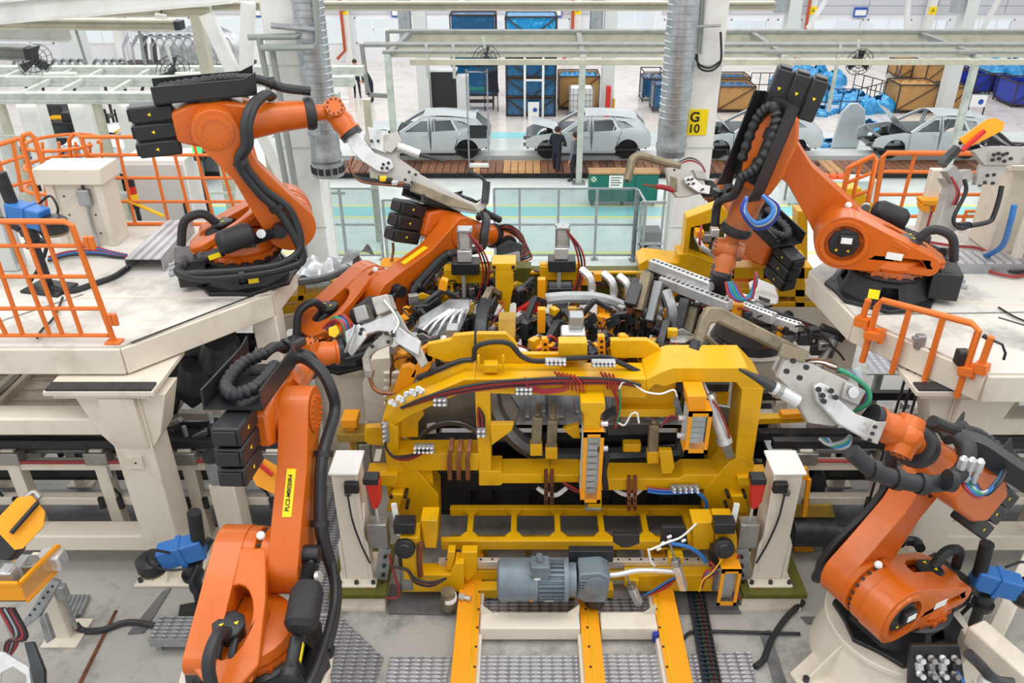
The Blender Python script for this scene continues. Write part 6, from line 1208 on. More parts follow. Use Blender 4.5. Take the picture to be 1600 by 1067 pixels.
def robot(lab, base, yaw, a2, e, tool, hosing='front', skip=(), plate=None, twist=0.0, tray=True, roll=0.0, worn=False):
    r, h, l1, l2 = RG['r'], RG['h'], RG['l1'], RG['l2']; O = V(base)
    t = thing('welding_robot', lab, 'robot', O)
    B = Matrix.Translation(O) @ Matrix.Rotation(yaw, 4, 'Z')
    m1, mw = 'orange', ('orange_worn' if worn else 'orange')
    XZ = lambda pts, y: [V((p[0], y, p[1])) for p in pts]
    # base casting
    if 'base' not in skip:
        b = MB(B); n = 8
        lo = [(.5*math.cos(a)*(1.12 if i % 2 else 1), .5*math.sin(a)*(1.12 if i % 2 else 1)) for i, a in enumerate([math.pi/8+2*math.pi*k/16 for k in range(16)])]
        fp = MB(B).prism([V((x, y, 0)) for x, y in lo], (0, 0, .045)); part('foot_plate', fp, 'black', t, bev=.008)
        sk = MB(B)
        sides = 8
        for k in range(sides):
            a, c = 2*math.pi*(k-.5)/sides, 2*math.pi*(k+.5)/sides
            P = lambda an, rr, z: V((rr*math.cos(an), rr*math.sin(an), z))
            q = [P(a, .46, .045), P(c, .46, .045), P(c, .37, .26), P(a, .37, .26)]
            L = lambda u, v: q[0]*(1-u)*(1-v) + q[1]*u*(1-v) + q[2]*u*v + q[3]*(1-u)*v
            mid = (a+c)/2; nin = V((-math.cos(mid), -math.sin(mid), 0))*.03
            holes = [[L(.22, .2), L(.78, .2), L(.74, .72), L(.26, .72)]] if k % 2 == 0 else []
            sk.prism(q, nin, holes)
        part('base_casting', sk, 'black', t)
        part('base_core', MB(B).cyl((0,0,.03), (0,0,.27), .3, n=20), 'black_matte', t)
        part('base_ring', MB(B).lathe((0,0,.25), (0,0,1), [(0, .38), (.03, .4), (.05, .34)], 28), 'black', t)
        part('connector_box', MB(B).box((-.66, -.22, .06), (-.38, .22, .34)), 'black', t, bev=.012)
        for y in (-.12, 0, .12): part('plug', MB(B).cyl((-.66, y, .2), (-.74, y, .18), .03, n=8), 'galv', t)
        rg = MB(B).cyl((0,0,.3), (0,0,.345), .355, n=28); part('bolt_ring', rg, mw, t)
        for k in range(18): a = 2*math.pi*k/18; part('ring_bolt', MB(B).box((.345*math.cos(a)-.022, .345*math.sin(a)-.022, .28), (.345*math.cos(a)+.022, .345*math.sin(a)+.022, .33)), mw, t)
        part('warning_label', MB(B).bar((.0, -.445, .15), (.1, -.445, .15), .004, .09, V((0,.4,1))), 'sign_yellow', t) if yaw < 1 else part('warning_label', MB(B).bar((.1, .445, .15), (.2, .43, .15), .004, .09, V((0,-.4,1))), 'sign_yellow', t)
    # carousel: turntable, side cheek with round motor opening, tail with oval opening
    part('turntable', MB(B).lathe((0,0,.33), (0,0,1), [(0, .33), (.05, .35), (.12, .33), (.16, .2)], 28), m1, t)
    cheek = hull((r, h), .27, (-.3, .44), .1, 14)
    part('shoulder_cheek', MB(B).prism(XZ(cheek, .1), (0, .22, 0), [XZ(circ((r, h), .185, 24), .1), XZ(circ((-.2, .46), .055, 10), .1) if False else XZ([(-.28, .42), (-.05, .42), (.05, .5), (-.22, .5)], .1)]), m1, t, bev=.02)
    part('shoulder_rim', MB(B).lathe((r, .31, h), (0, 1, 0), [(0, .185), (0, .235), (.03, .225), (.03, .185), (0, .185)], 28), m1, t)
    tail = MB(B); A = V((r-.12, 0, h+.24)); Bq = V((-.5, 0, .42)); d = (Bq-A); L = d.length; d.normalize(); up = V((0, 1, 0)).cross(d); up = up if up.z > 0 else -up
    T2 = lambda u, y: A + d*u + V((0, y, 0))
    outer = [T2(0, -.08), T2(0, .3), T2(L*.5, .33), T2(L*.85, .28), T2(L, .12), T2(L, -.1), T2(L*.85, -.2), T2(L*.4, -.16)]
    hole = [T2(L*.55 + L*.27*math.cos(a), .06+.15*math.sin(a)) for a in [2*math.pi*i/20 for i in range(20)]]
    tail.prism([p + up*.0 for p in outer], up*-.07, [hole]); part('tail_casting', tail, m1, t, bev=.018)
    ck = MB(B).prism([T2(L*.4, -.16)-up*.06, T2(L*.95, -.16)-up*.06, V((-.42, -.16, .36)), V((.1, -.16, .36))], (0, .05, 0)); part('tail_cheek', ck, m1, t, bev=.01)
    part('tail_back', MB(B).prism([T2(L, -.1)-up*.02, T2(L, .14)-up*.02, V((-.48, .16, .36)), V((-.48, -.12, .36))], (.04, 0, 0)), m1, t, bev=.01)
    part('shoulder_block', MB(B).prism([V((r-.2, -.05, h-.2)), V((r+.05, -.05, h-.26)), V((r+.05, .12, h-.26)), V((r-.2, .12, h-.2))], (-.25, 0, -.02)), m1, t)
    mt = MB(B).lathe((-.12, .06, .42), (-.1, 0, 1), [(0, .1), (.16, .1), (.17, .12), (.2, .12), (.21, .09)], 8); mo = part('base_motor', mt, 'black', t, bev=.008); part('triangle_label', MB(B).cyl((-.14, .0, .633), (-.14, .0, .636), .02, n=3), 'sign_yellow', mo); part('triangle_label', MB(B).cyl((-.16, .1, .63), (-.16, .1, .634), .02, n=3), 'sign_yellow', mo)
    for y in (0, .1): part('motor_cable', MB(B).tube([(-.2, y, .55), (-.3, y, .5), (-.34, y, .4)], .028, 8), 'rubber', mo)
    m2 = MB(B).lathe((r, .12, h), (0, 1, 0), [(0, .13), (.17, .13), (.175, .15), (.2, .15), (.21, .12)], 8); mo = part('arm_motor', m2, 'black', t, bev=.008); part('motor_cap', MB(B).box((r-.08, .33, h-.02), (r+.06, .38, h+.1)), 'black', mo, bev=.01); part('type_label', MB(B).box((r-.06, .381, h+.02), (r+.04, .384, h+.08)), 'paper', mo)
    for dx in (-.05, .06): part('triangle_label', MB(B).cyl((r+dx, .332, h-.07), (r+dx, .336, h-.07), .018, n=3), 'sign_yellow', mo)
    part('gear_drum', MB(B).lathe((r, -.1, h), (0, 1, 0), [(0, .25), (.06, .26), (.07, .22), (.1, .22), (.11, .26), (.22, .26)], 30), m1, t)
    gb = MB(B)
    for k in range(20): a = 2*math.pi*k/20; gb.cyl((r+.235*math.cos(a), -.03, h+.235*math.sin(a)), (r+.235*math.cos(a), .0, h+.235*math.sin(a)), .012, n=6)
    part('gear_bolts', gb, 'dark_metal', t, kind='stuff')
    part('white_cap', MB(B).ball((r-.02, -.02, h+.27), .035, 10, 6), 'paper', t); part('type_plate', MB(B).bar((-.05, .325, h-.09), (.1, .325, h-.08), .004, .07, V((0, 0, 1))), 'paper', t)
    # link arm
    A2 = B @ V((r, 0, h)); lx = B.to_3x3() @ V((math.sin(a2), 0, math.cos(a2))); ly = B.to_3x3() @ V((0, 1, 0))
    LM = frame_at(A2, lx, ly)          # x along the link, y left, z = x cross y
    arm = hull((0, 0), .25, (l1, 0), .2, 14)
    lk = [(0, .0)]
    def arm_outline():
        o = []
        for p in arm: o.append(p)
        return o
    out = []
    for i in range(15): a = math.pi/2 + math.pi*i/14; out.append((.25*math.cos(a), .25*math.sin(a)))
    out += [(.3, -.19), (.7, -.13), (l1-.25, -.16)]
    for i in range(13): a = -math.pi/2 + .2 + (math.pi-.4)*i/12; out.append((l1+.21*math.cos(a), .21*math.sin(a)))
    out += [(l1-.25, .17), (.7, .15), (.3, .21)]
    YZ = lambda pts, y: [V((p[0], y, p[1])) for p in pts]
    part('link_arm', MB(LM).prism(YZ(out, -.33), (0, .23, 0)), m1, t, bev=.045)
    part('elbow_disc', MB(LM).lathe((l1, -.335, 0), (0, -1, 0), [(0, .165), (.006, .165), (.008, .15)], 28), mw, t)
    bt = MB(LM)
    for k in range(16): a = 2*math.pi*k/16; bt.cyl((l1+.125*math.cos(a), -.335, .125*math.sin(a)), (l1+.125*math.cos(a), -.355, .125*math.sin(a)), .013, n=6)
    part('elbow_bolts', bt, m1, t, kind='stuff')
    part('arm_hole', MB(LM).lathe((.02, -.332, .09), (0, -1, 0), [(0, .05), (.004, .05)], 16), 'black', t); part('arm_hole', MB(LM).lathe((l1-.2, -.08, .04), (0, 1, 0), [(-.03, .04), (-.015, .04)], 16), 'black', t)
    if plate:
        zs = lambda x: .21 - .15*(x-.3)
        lp_ = MB(LM).prism([V((.34, -.25, zs(.34)-.01)), V((.7, -.25, zs(.7)-.01)), V((.7, -.18, zs(.7)-.01)), V((.34, -.18, zs(.34)-.01))], (.15*.016, 0, .016))
        pl = part('number_strip', lp_, 'sign_yellow', t)
        if plate[0]: text(plate[0], .043, 'ink', t, LM @ V((.521, -.215, zs(.52)+.0085)), LM.to_3x3() @ V((1, 0, -.15)), LM.to_3x3() @ V((0, 1, 0)), bold=.001)
    # counterbalance
    p0 = V((-.42, -.42, .42)); p1 = B.inverted() @ (LM @ V((.06, -.4, .1))); dd = (p1-p0); ll = dd.length
    cb = MB(B).lathe(p0, dd, [(0, .06), (.05, .07), (ll*.1, .05), (ll*.3, .05), (ll*.3+.005, .035), (ll, .03)], 14); cbo = part('counterbalance', cb, 'black', t)
    q = p0 + dd*.48 + V((0, -.04, .1)); part('accumulator', MB(B).lathe(q - dd.normalized()*.2, dd, [(0, .03), (.02, .09), (.06, .12), (.3, .12), (.36, .09), (.38, .03)], 18), 'black_matte', cbo)
    bl = []; 
    for i in range(9): s_ = ll*.66 + i*.026; bl += [(s_, .045), (s_+.013, .062)]
    part('bellows', MB(B).lathe(p0, dd, bl, 14), 'rubber', cbo); part('gauge', MB(B).lathe(q + dd.normalized()*.24 + V((0, -.04, -.03)), (0, -1, .3), [(0, .045), (.03, .045), (.032, .03)], 14), 'silver', cbo); part('valve_block', MB(B).cbox(p0 + dd*.62, .12, .1, .1), 'dark_metal', cbo, bev=.01)
    part('strut_label', MB(B).bar(p0+dd*.12+V((0,-.055,0)), p0+dd*.26+V((0,-.055,0)), .004, .05, V((0, 0, 1))), 'sign_yellow', cbo); part('pivot_eye', MB(B).cyl(p1 + V((0, .08, 0)), p1 + V((0, -.05, 0)), .07, n=14), 'black', cbo)
    # forearm
    A3 = LM @ V((l1, 0, 0)); fx = B.to_3x3() @ V((math.cos(e), 0, math.sin(e))); FM = frame_at(A3, fx, ly)   # z up of forearm
    fz = 1
    hs = [(-.36, -.12), (-.36, .16), (-.2, .22), (.15, .22), (.42, .15), (.42, -.15), (.2, -.2), (-.15, -.2)]
    part('forearm_housing', MB(FM).prism(YZ(hs, -.08), (0, .34, 0)), m1, t, bev=.04)
    part('elbow_gear', MB(FM).lathe((0, -.12, 0), (0, 1, 0), [(0, .2), (.05, .205), (.055, .18), (.09, .18)], 28), m1, t)
    part('forearm_tube', MB(FM).lathe((.3, .03, 0), (1, 0, 0), [(0, .19), (.12, .175), (.3, .15), (.6, .135)], 24), mw, t, bev=0)
    part('collar', MB(FM).lathe((.86, .03, 0), (1, 0, 0), [(0, .12), (.01, .155), (.06, .165), (.1, .15), (.11, .1)], 24), 'rubber', t)
    part('wrist_shaft', MB(FM).lathe((.94, .03, 0), (1, 0, 0), [(0, .085), (.14, .075)], 18), mw, t)
    for i, (y, z) in enumerate([(.1, .15), (.1, -.015), (.1, -.18)]):
        mb = MB(FM).box((-.72, y-.105, z-.075), (-.34, y+.105, z+.075)); mo = part('wrist_motor', mb, 'black', t, bev=.018); part('motor_end', MB(FM).box((-.74, y-.08, z-.055), (-.72, y+.08, z+.055)), 'black', mo, bev=.006); part('triangle_label', MB(FM).cyl((-.55, y+.106, z+.0), (-.55, y+.108, z+.0), .02, n=3), 'sign_yellow', mo); part('triangle_label', MB(FM).cyl((-.55, y-.106, z), (-.55, y-.108, z), .02, n=3), 'sign_yellow', mo)
    Wc = FM @ V((l2, .03, 0)); T = Wc + V(tool[1:]) if len(tool) == 4 else V(tool); td = (T - Wc).normalized(); sd = fx.cross(td)
    if sd.length < .2: sd = ly
    sd.normalize()
    wb = MB().ball(Wc, .125, 18, 12); part('wrist_body', wb, mw, t)
    for s in (1, -1): part('wrist_cheek', MB().cyl(Wc + sd*s*.07, Wc + sd*s*.15, .105, .095, n=20), mw, t); 
    wbt = MB()
    u1, u2 = fx, sd.cross(fx)
    for k in range(10): a = 2*math.pi*k/10; c = Wc + (u1*math.cos(a)+u2*math.sin(a))*.075 + sd*.15; wbt.cyl(c, c+sd*.012, .01, n=6); c = Wc + (u1*math.cos(a)+u2*math.sin(a))*.075 - sd*.15; wbt.cyl(c, c-sd*.012, .01, n=6)
    part('cheek_bolts', wbt, 'dark_metal', t, kind='stuff')
    part('wrist_barrel', MB().lathe(Wc, td, [(.05, .1), (.14, .12), (.2, .105), (.23, .105), (.24, .12), (.26, .12)], 22), mw, t); part('tool_flange', MB().cyl(Wc + td*.26, Wc + td*.31, .115, n=22), 'black', t)
    # cable tray and hoses
    P = lambda x, y, z: FM @ V((x, y, z))
    if tray:
        FT = FM @ Matrix.Rotation(roll, 4, 'X'); o = MB(FT); z0, z1 = .25, .41; x0, x1 = -.48, .34; y0, y1 = -.1, .34
        o.box((x0, y0, z0), (x1, y1, z0+.015)).box((x0, y0, z0), (x1, y0+.015, z1)).box((x0, y1-.015, z0), (x1, y1, z1)).prism([V((x1, y0, z0)), V((x1, y0, z1)), V((x1+.12, y0+.02, z1+.05)), V((x1+.1, y0+.02, z0))], (0, .015, 0)).prism([V((x1, y1-.015, z0)), V((x1, y1-.015, z1)), V((x1+.12, y1-.03, z1+.05)), V((x1+.1, y1-.03, z0))], (0, .015, 0))
        tr = part('cable_tray', o, 'black', t); part('tray_foot', MB(FT).box((-.2, 0, .16), (-.1, .2, .28)).box((.1, 0, .18), (.2, .2, .28)), 'black', t, kind='stuff')
        pts = spline([(.16, .0, .33), (-.24, .0, .34), (-.4, .12, .34), (-.24, .25, .34), (.1, .25, .36), (.3, .12, .38)], 16)
        rb = MB(FT).tube(pts, lambda q: .05 + .008*math.sin(q*len(pts)*1.6), 10, False); part('ribbed_hose', rb, 'rubber', tr)
    hb = lambda x, y, z: B @ V((x, y, z)); hl = lambda x, y, z: LM @ V((x, y, z))
    if 'hose' not in skip:
        for k, dy in enumerate((0, .1)):
            s_ = 0 if k == 0 else .06
            pts = [hb(-.55, -.3-dy*.3, .36), hb(-.62, -.42, .32-s_*.4), hb(-.4, -.54, .27+s_), hb(0, -.56, .25+s_), hb(r-.14, -.54, .26+s_), hb(r+.06, -.5, .34+s_*2), hl(.18, -.43, -.02-dy*.9), hl(.5, -.41, .02-dy*.6), hl(.82, -.41, .0-dy*.5), P(.24+dy*.4, -.42, -.12), P(.27+dy*.4, -.4, .06), P(.36+dy*.4, -.3, .2), P(.5+dy*.3, -.12, .25), P(.56+dy*.3, .02, .2)]
            hs_ = part('dress_hose', MB().tube(pts, .047 if k == 0 else .036, 10), 'rubber', t)
        for x in (.28, .82): part('hose_clamp', MB().lathe(hl(x, -.41, -.02), lx, [(-.025, .075), (.025, .075)], 14), 'black', t)
        part('hose_clamp', MB().lathe(hb(-.05, -.56, .25), B.to_3x3() @ V((1, 0, 0)), [(-.025, .07), (.025, .07)], 14), 'black', t)
        part('tail_hose', MB().tube([hb(-.2, .05, .6), hb(-.32, .05, .72), hb(-.5, .06, .66), hb(-.58, .04, .42)], .045, 10), 'rubber', t)
    if tray: 
        PT = lambda x, y, z: FT @ V((x, y, z)); fwd = [PT(.28, .12, .38), PT(.48, .1, .36), P(.7, .04, .27), P(.95, .02, .22)]
        part('front_hose', MB().tube(fwd, .045, 10), 'rubber', t); part('hose_ring', MB().lathe(P(.6, .06, .32), fx, [(-.03, .06), (.03, .06)], 12), 'black', t)
    return t, Wc, Wc + td*.31, td, FM
def pedestal(lab, c, z, r0, r1, feet=True):
    t = thing('robot_pedestal', lab, 'pedestal', (c[0], c[1], DK)); part('drum', MB().lathe((c[0], c[1], DK), (0,0,1), [(0, r0), (.02, r0), (z-DK-.06, r1)], 32), 'cream', t); part('top_plate', MB().lathe((c[0], c[1], z-.06), (0,0,1), [(0, r1+.05), (.01, r1+.06), (.05, r1+.06), (.06, r1+.05)], 32), 'cream', t)
    if feet:
        for a in (R(200), R(320), R(80)):
            u = V((math.cos(a), math.sin(a), 0)); w = V((-u.y, u.x, 0)); b = V((c[0], c[1], DK)); part('foot', MB().prism([b+u*r0*.9-w*.25, b+u*(r0+.3)-w*.12, b+u*(r0+.3)+w*.12, b+u*r0*.9+w*.25], (0,0,.04)), 'cream', t, bev=.006); part('fin', MB().prism([b+u*r0*.85-w*.01, b+u*(r0+.26)-w*.01, b+u*r1*.9-w*.01+V((0,0,.45))], w*.02), 'cream', t); part('bolt', MB().cyl(b+u*(r0+.22)+V((0,0,.04)), b+u*(r0+.22)+V((0,0,.08)), .03, n=8), 'dark_metal', t)
    return t
r1 = robot('orange welding robot on the left platform reaching right over the cell', (-2.96, 7.757, PZ), .36, -.492, .02, at(566, 232, Y=8.05), worn=False)
r2 = robot('orange welding robot on the right platform, its black cable tray slanting up', (3.659, 7.387, PZ), 2.89, .768, -1.332, at(1124, 440, Y=7.6), roll=-.8, worn=True)
pedestal('cream drum pedestal under the front left robot', (-2.03, 4.06), 3.6, .52, .5, False)
r3 = robot('orange welding robot at front left with number strip on its arm', (-2.026, 4.057, 3.6), 1.551, .665, -.133, at(560, 545, Y=6.6), plate=('PLC2-MB020R4', -.02), skip=())
pedestal('cream conical pedestal with bolted feet under the front right robot', (3.37, 5.06), 2.98, .68, .56)
r4 = robot('orange welding robot at front right, arm folded back towards the gate', (3.37, 5.06, 2.98), 3.62, -.628, .712, ('by', -1, .12, .5))
pedestal('cream drum pedestal under the middle robot behind the gate', (-2.05, 7.985), 4.1, .4, .42, False)
r5 = robot('orange welding robot in the middle behind the gate, head blurred with cables', (-2.052, 7.985, 4.1), .805, 1.147, -.395, at(800, 395, Y=9.3), plate=('', .1))
pedestal('cream drum pedestal under the rear right robot', (2.96, 9.593), 3.4, .5, .5, False)
r6 = robot('orange welding robot low behind the right platform robot, its gun before the G 10 column', (2.96, 9.593, 3.4), 1.974, -.664, .248, at(1080, 286, Y=9.7), worn=True)
# ------------------------------------------------------------------ spot welding guns and grippers held by the robots
def gun(lab, org, n): 
    t = thing('welding_gun', lab, 'gun', org); return t, plane(org, n)
def gpl(t, f, nm, px, d, m, off=0.0, bev=.006, holes=()):
    return part(nm, MB().prism([f(a, b, off) for a, b in px], f.n*-d, [[f(a, b, off) for a, b in h] for h in holes]), m, t, bev=bev)
def gbolts(t, f, pts, off, r=.016, m='black'):
    for a, b in pts: part('bolt', MB().cyl(f(a, b, off), f(a, b, off+.02), r, n=8), m, t)
def gtube(t, f, nm, pts, r, m, off=0.0, n=8): return part(nm, MB().tube([f(p[0], p[1], off + (p[2] if len(p) > 2 else 0)) for p in pts], r, n), m, t)
# R1 gun
t, f = gun('grey X shaped weld gun with long curved lower arm held by the upper left robot', r1[2], (.1, -1, .4))
gpl(t, f, 'mount_bracket', [(541, 216), (560, 207), (574, 226), (586, 240), (612, 250), (616, 262), (606, 270), (590, 268), (566, 252), (550, 236)], .04, 'silver', .06)
gpl(t, f, 'body_plate', [(570, 208), (600, 214), (614, 214), (626, 224), (622, 246), (656, 270), (645, 294), (620, 290), (596, 280), (578, 264), (566, 240)], .06, 'gun_grey', .0); gpl(t, f, 'rear_plate', [(578, 214), (626, 222), (622, 246), (656, 270), (645, 292), (600, 276)], .04, 'gun_grey', -.14)
gpl(t, f, 'transformer', [(575, 199), (606, 206), (612, 216), (604, 240), (580, 232)], .16, 'silver', .05); gpl(t, f, 'cover_box', [(600, 212), (622, 206), (628, 222), (612, 240), (600, 236)], .12, 'gun_grey', .06)
gtube(t, f, 'servo_cylinder', [(622, 229), (656, 242)], .045, 'silver', .04, 14); gtube(t, f, 'electrode_shank', [(656, 242), (672, 246), (694, 252)], .022, 'dark_metal', .04)
gpl(t, f, 'lower_arm', [(640, 268), (656, 272), (690, 290), (724, 310), (744, 318), (752, 312), (756, 288), (763, 290), (763, 318), (756, 328), (744, 334), (716, 330), (680, 312), (640, 298)], .09, 'gun_grey', .0, .014); gpl(t, f, 'arm_rib', [(648, 284), (690, 302), (740, 322), (745, 330), (700, 322), (640, 296)], .03, 'gun_tan', .03)
gtube(t, f, 'electrode_holder', [(757, 318), (759, 300), (760, 284)], .04, 'dark_metal', .03); gtube(t, f, 'electrode_arm', [(761, 288), (750, 276), (732, 268)], .018, 'dark_metal', .03)
gbolts(t, f, [(582, 222), (592, 222), (600, 258), (608, 256), (606, 264), (598, 264), (640, 270), (650, 274), (634, 282), (644, 286)], .08)
for i in range(3): gtube(t, f, 'cable', [(552, 245), (548, 265-i*2, .05), (562, 278+i*2, .06), (590, 282+i*3, .05), (640, 290+i, .05)], .014, ('rubber', 'rubber', 'copper')[i], .02)
for i, m in enumerate(('yellow_bright', 'black', 'silver', 'copper', 'black')): part('valve', MB().cbox(f(600+i*9, 280+i*3, .08), .07, .06, .05), m, t, bev=.01)
gtube(t, f, 'sensor_pin', [(661, 304), (661, 318)], .02, 'black', .05)
# R6 gun
t, f = gun('grey weld gun with hooked black upper arm before the G 10 column', r6[2], (.2, -1, .5))
gpl(t, f, 'body_plate', [(1040, 262), (1062, 262), (1076, 268), (1094, 272), (1102, 290), (1100, 302), (1088, 304), (1072, 308), (1056, 308), (1044, 290)], .08, 'gun_grey', .03); gpl(t, f, 'mount_bracket', [(1064, 280), (1076, 276), (1092, 290), (1106, 292), (1104, 305), (1086, 302), (1068, 290)], .04, 'silver', .1)
gtube(t, f, 'upper_arm', [(1062, 260), (1030, 252), (1000, 244), (988, 250), (984, 266), (980, 282)], .055, 'gun_tan', .0, 10); gtube(t, f, 'electrode_tip', [(981, 278), (979, 286)], .02, 'black'); gtube(t, f, 'lower_shank', [(1052, 298), (1036, 293), (1024, 292)], .035, 'hose_red', .02); gtube(t, f, 'electrode', [(1026, 292), (1004, 289)], .016, 'copper', .02); gpl(t, f, 'clevis', [(1046, 276), (1056, 280), (1056, 300), (1046, 298)], .1, 'gun_tan', .05)
gbolts(t, f, [(1048, 268), (1070, 283), (1076, 282), (1070, 290), (1078, 289), (1092, 298)], .12)
for i in range(3): gtube(t, f, 'hose', [(1060, 256-i), (1076, 252-i*2, .05), (1092, 258-i, .05), (1100, 270, .05)], .012, ('hose_red', 'galv', 'rubber')[i])
gpl(t, f, 'servo_motor', [(1080, 266), (1098, 268), (1102, 282), (1086, 280)], .14, 'steel', .06)
# R3 gun
t, f = gun('pale grey weld gun with two curved arms and coloured hoses left of the gate', r3[2], (-.1, -1, .55))
gpl(t, f, 'body_plate', [(564, 509), (590, 500), (615, 489), (627, 512), (640, 522), (659, 533), (656, 555), (636, 544), (622, 536), (607, 518), (593, 517), (578, 521), (566, 530)], .05, 'silver', .06); gpl(t, f, 'rear_plate', [(560, 505), (615, 485), (632, 515), (650, 530), (622, 540), (596, 514), (570, 524)], .05, 'gun_grey', -.12)
gpl(t, f, 'side_plate', [(544, 518), (566, 506), (577, 526), (554, 556), (548, 550)], .05, 'silver', .1)
gpl(t, f, 'left_arm', [(600, 520), (614, 528), (612, 538), (588, 548), (577, 558), (580, 580), (576, 589), (568, 576), (566, 560), (574, 544)], .06, 'gun_grey', .02, .01); gtube(t, f, 'copper_shank', [(577, 586), (583, 604), (594, 613), (612, 615)], .02, 'copper', .0); gtube(t, f, 'copper_tip', [(608, 615), (618, 615)], .012, 'copper')
gpl(t, f, 'arm_clamp', [(570, 578), (584, 578), (582, 590), (573, 590)], .1, 'steel', .05)
gpl(t, f, 'right_arm', [(622, 528), (640, 530), (658, 545), (668, 568), (658, 576), (648, 558), (630, 545)], .06, 'gun_grey', .0, .01)
gpl(t, f, 'servo_motor', [(585, 466), (610, 460), (618, 484), (594, 494)], .2, 'gun_grey', .12, .012); gpl(t, f, 'transformer', [(556, 482), (574, 476), (582, 498), (562, 506)], .18, 'steel', .1, .012)
gbolts(t, f, [(608, 521), (618, 519), (618, 524), (611, 534), (586, 541), (570, 515), (568, 521)], .085, .02)
for i, (m, x) in enumerate([('hose_red', 0), ('red', 5), ('blue_tube', 9), ('green_tube', 3), ('rubber', 12), ('hose_red', 14)]): gtube(t, f, 'hose', [(500+x*.5, 512+x*.2, -.1), (520+x, 500-i*1.5, .0), (536+x, 505+i, .05), (540+x*.6, 530+i*1.5, .0)], .016, m)
gtube(t, f, 'earth_cable', [(560, 508), (556, 530, .06), (548, 550, .05)], .014, 'galv', .12); gpl(t, f, 'yellow_cap', [(516, 512), (528, 508), (533, 520), (526, 528), (516, 524)], .04, 'yellow_bright', .05)
for i in range(2): gtube(t, f, 'water_hose', [(606, 470), (622, 488, .05), (630, 505, .05), (622, 520, .05)], .01, ('green_tube', 'paper')[i], .1+i*.03)
gpl(t, f, 'connector_block', [(522, 528), (544, 520), (548, 552), (530, 556)], .16, 'dark_metal', .0, .012)
# R4 gun
t, f = gun('large grey weld gun with long tan C frame arm held by the front right robot', r4[2], (.1, -1, .5))
gpl(t, f, 'body_plate', [(1229, 556), (1266, 568), (1310, 588), (1350, 609), (1340, 634), (1318, 660), (1301, 666), (1264, 661), (1243, 626), (1238, 612), (1216, 590)], .06, 'gun_grey', .0, .006); gpl(t, f, 'rear_plate', [(1240, 548), (1350, 604), (1345, 620), (1301, 655), (1260, 640), (1225, 580)], .05, 'gun_grey', -.18)
gpl(t, f, 'mount_bracket', [(1265, 602), (1274, 596), (1287, 602), (1300, 620), (1330, 645), (1370, 658), (1362, 676), (1352, 688), (1301, 660), (1269, 624)], .05, 'silver', .08, .01); gpl(t, f, 'flange_plate', [(1352, 655), (1372, 655), (1358, 690), (1340, 684)], .08, 'gun_grey', .12, .006)
gpl(t, f, 'transformer', [(1318, 596), (1350, 610), (1338, 634), (1310, 622)], .22, 'steel', .04, .012); part('round_badge', MB().lathe(f(1328, 612, .05), f.n, [(0, .04), (.006, .04), (.008, .03)], 16), 'silver', t)
gpl(t, f, 'c_frame_arm', [(1088, 534), (1100, 494), (1110, 479), (1131, 480), (1225, 528), (1270, 550), (1262, 566), (1217, 546), (1126, 504), (1114, 506), (1106, 526), (1098, 544)], .09, 'gun_tan', -.03, .014); gpl(t, f, 'arm_web', [(1222, 536), (1264, 552), (1256, 566), (1228, 560), (1214, 556)], .03, 'gun_tan', .02)
gtube(t, f, 'electrode_cap', [(1093, 532), (1088, 546)], .04, 'dark_metal', -.06)
gtube(t, f, 'servo_rod', [(1242, 626), (1222, 614), (1204, 604)], .05, 'silver', .04, 14); part('rod_taper', MB().tube([f(1206, 605, .04), f(1180, 590, .04), f(1152, 576, .04)], lambda q: .045-.035*q, 12), 'dark_metal', t); gtube(t, f, 'rod_nut', [(1216, 611), (1210, 608)], .06, 'steel', .04, 10)
gbolts(t, f, [(1229, 562), (1249, 572), (1219, 578), (1239, 588), (1268, 606), (1287, 608), (1276, 624), (1294, 618), (1274, 615)], .1, .02); gbolts(t, f, [(1350, 662), (1346, 672), (1342, 682)], .14, .014)
for i, m in enumerate(('green_tube', 'blue_tube', 'hose_red', 'rubber', 'green_tube', 'rubber')): gtube(t, f, 'hose', [(1318+i*2, 578+i, .0), (1340+i*3, 590-i*2+i, .02), (1362+i, 610+i*2, .03), (1362-i, 632+i*2, .02), (1340, 650+i*2, -.05)], .017, m, -.08-.025*i)
for i, m in enumerate(('galv', 'green_tube', 'blue_tube', 'galv')): gtube(t, f, 'cable', [(1300+i*4, 692, -.1), (1310+i*4, 700+i*2, -.05), (1330+i*3, 694+i*2, -.02), (1342, 684, -.02)], .014, m, -.1)
for i in range(3): gtube(t, f, 'wire', [(1258, 570-i*2), (1276+i*6, 562+i*3, .05), (1300, 566+i*4, .05), (1316, 572+i*3)], .01, ('copper', 'paper', 'copper')[i], -.1)
gpl(t, f, 'clear_cover', [(1341, 578), (1352, 574), (1354, 590), (1345, 596)], .05, 'film_clear', -.05)
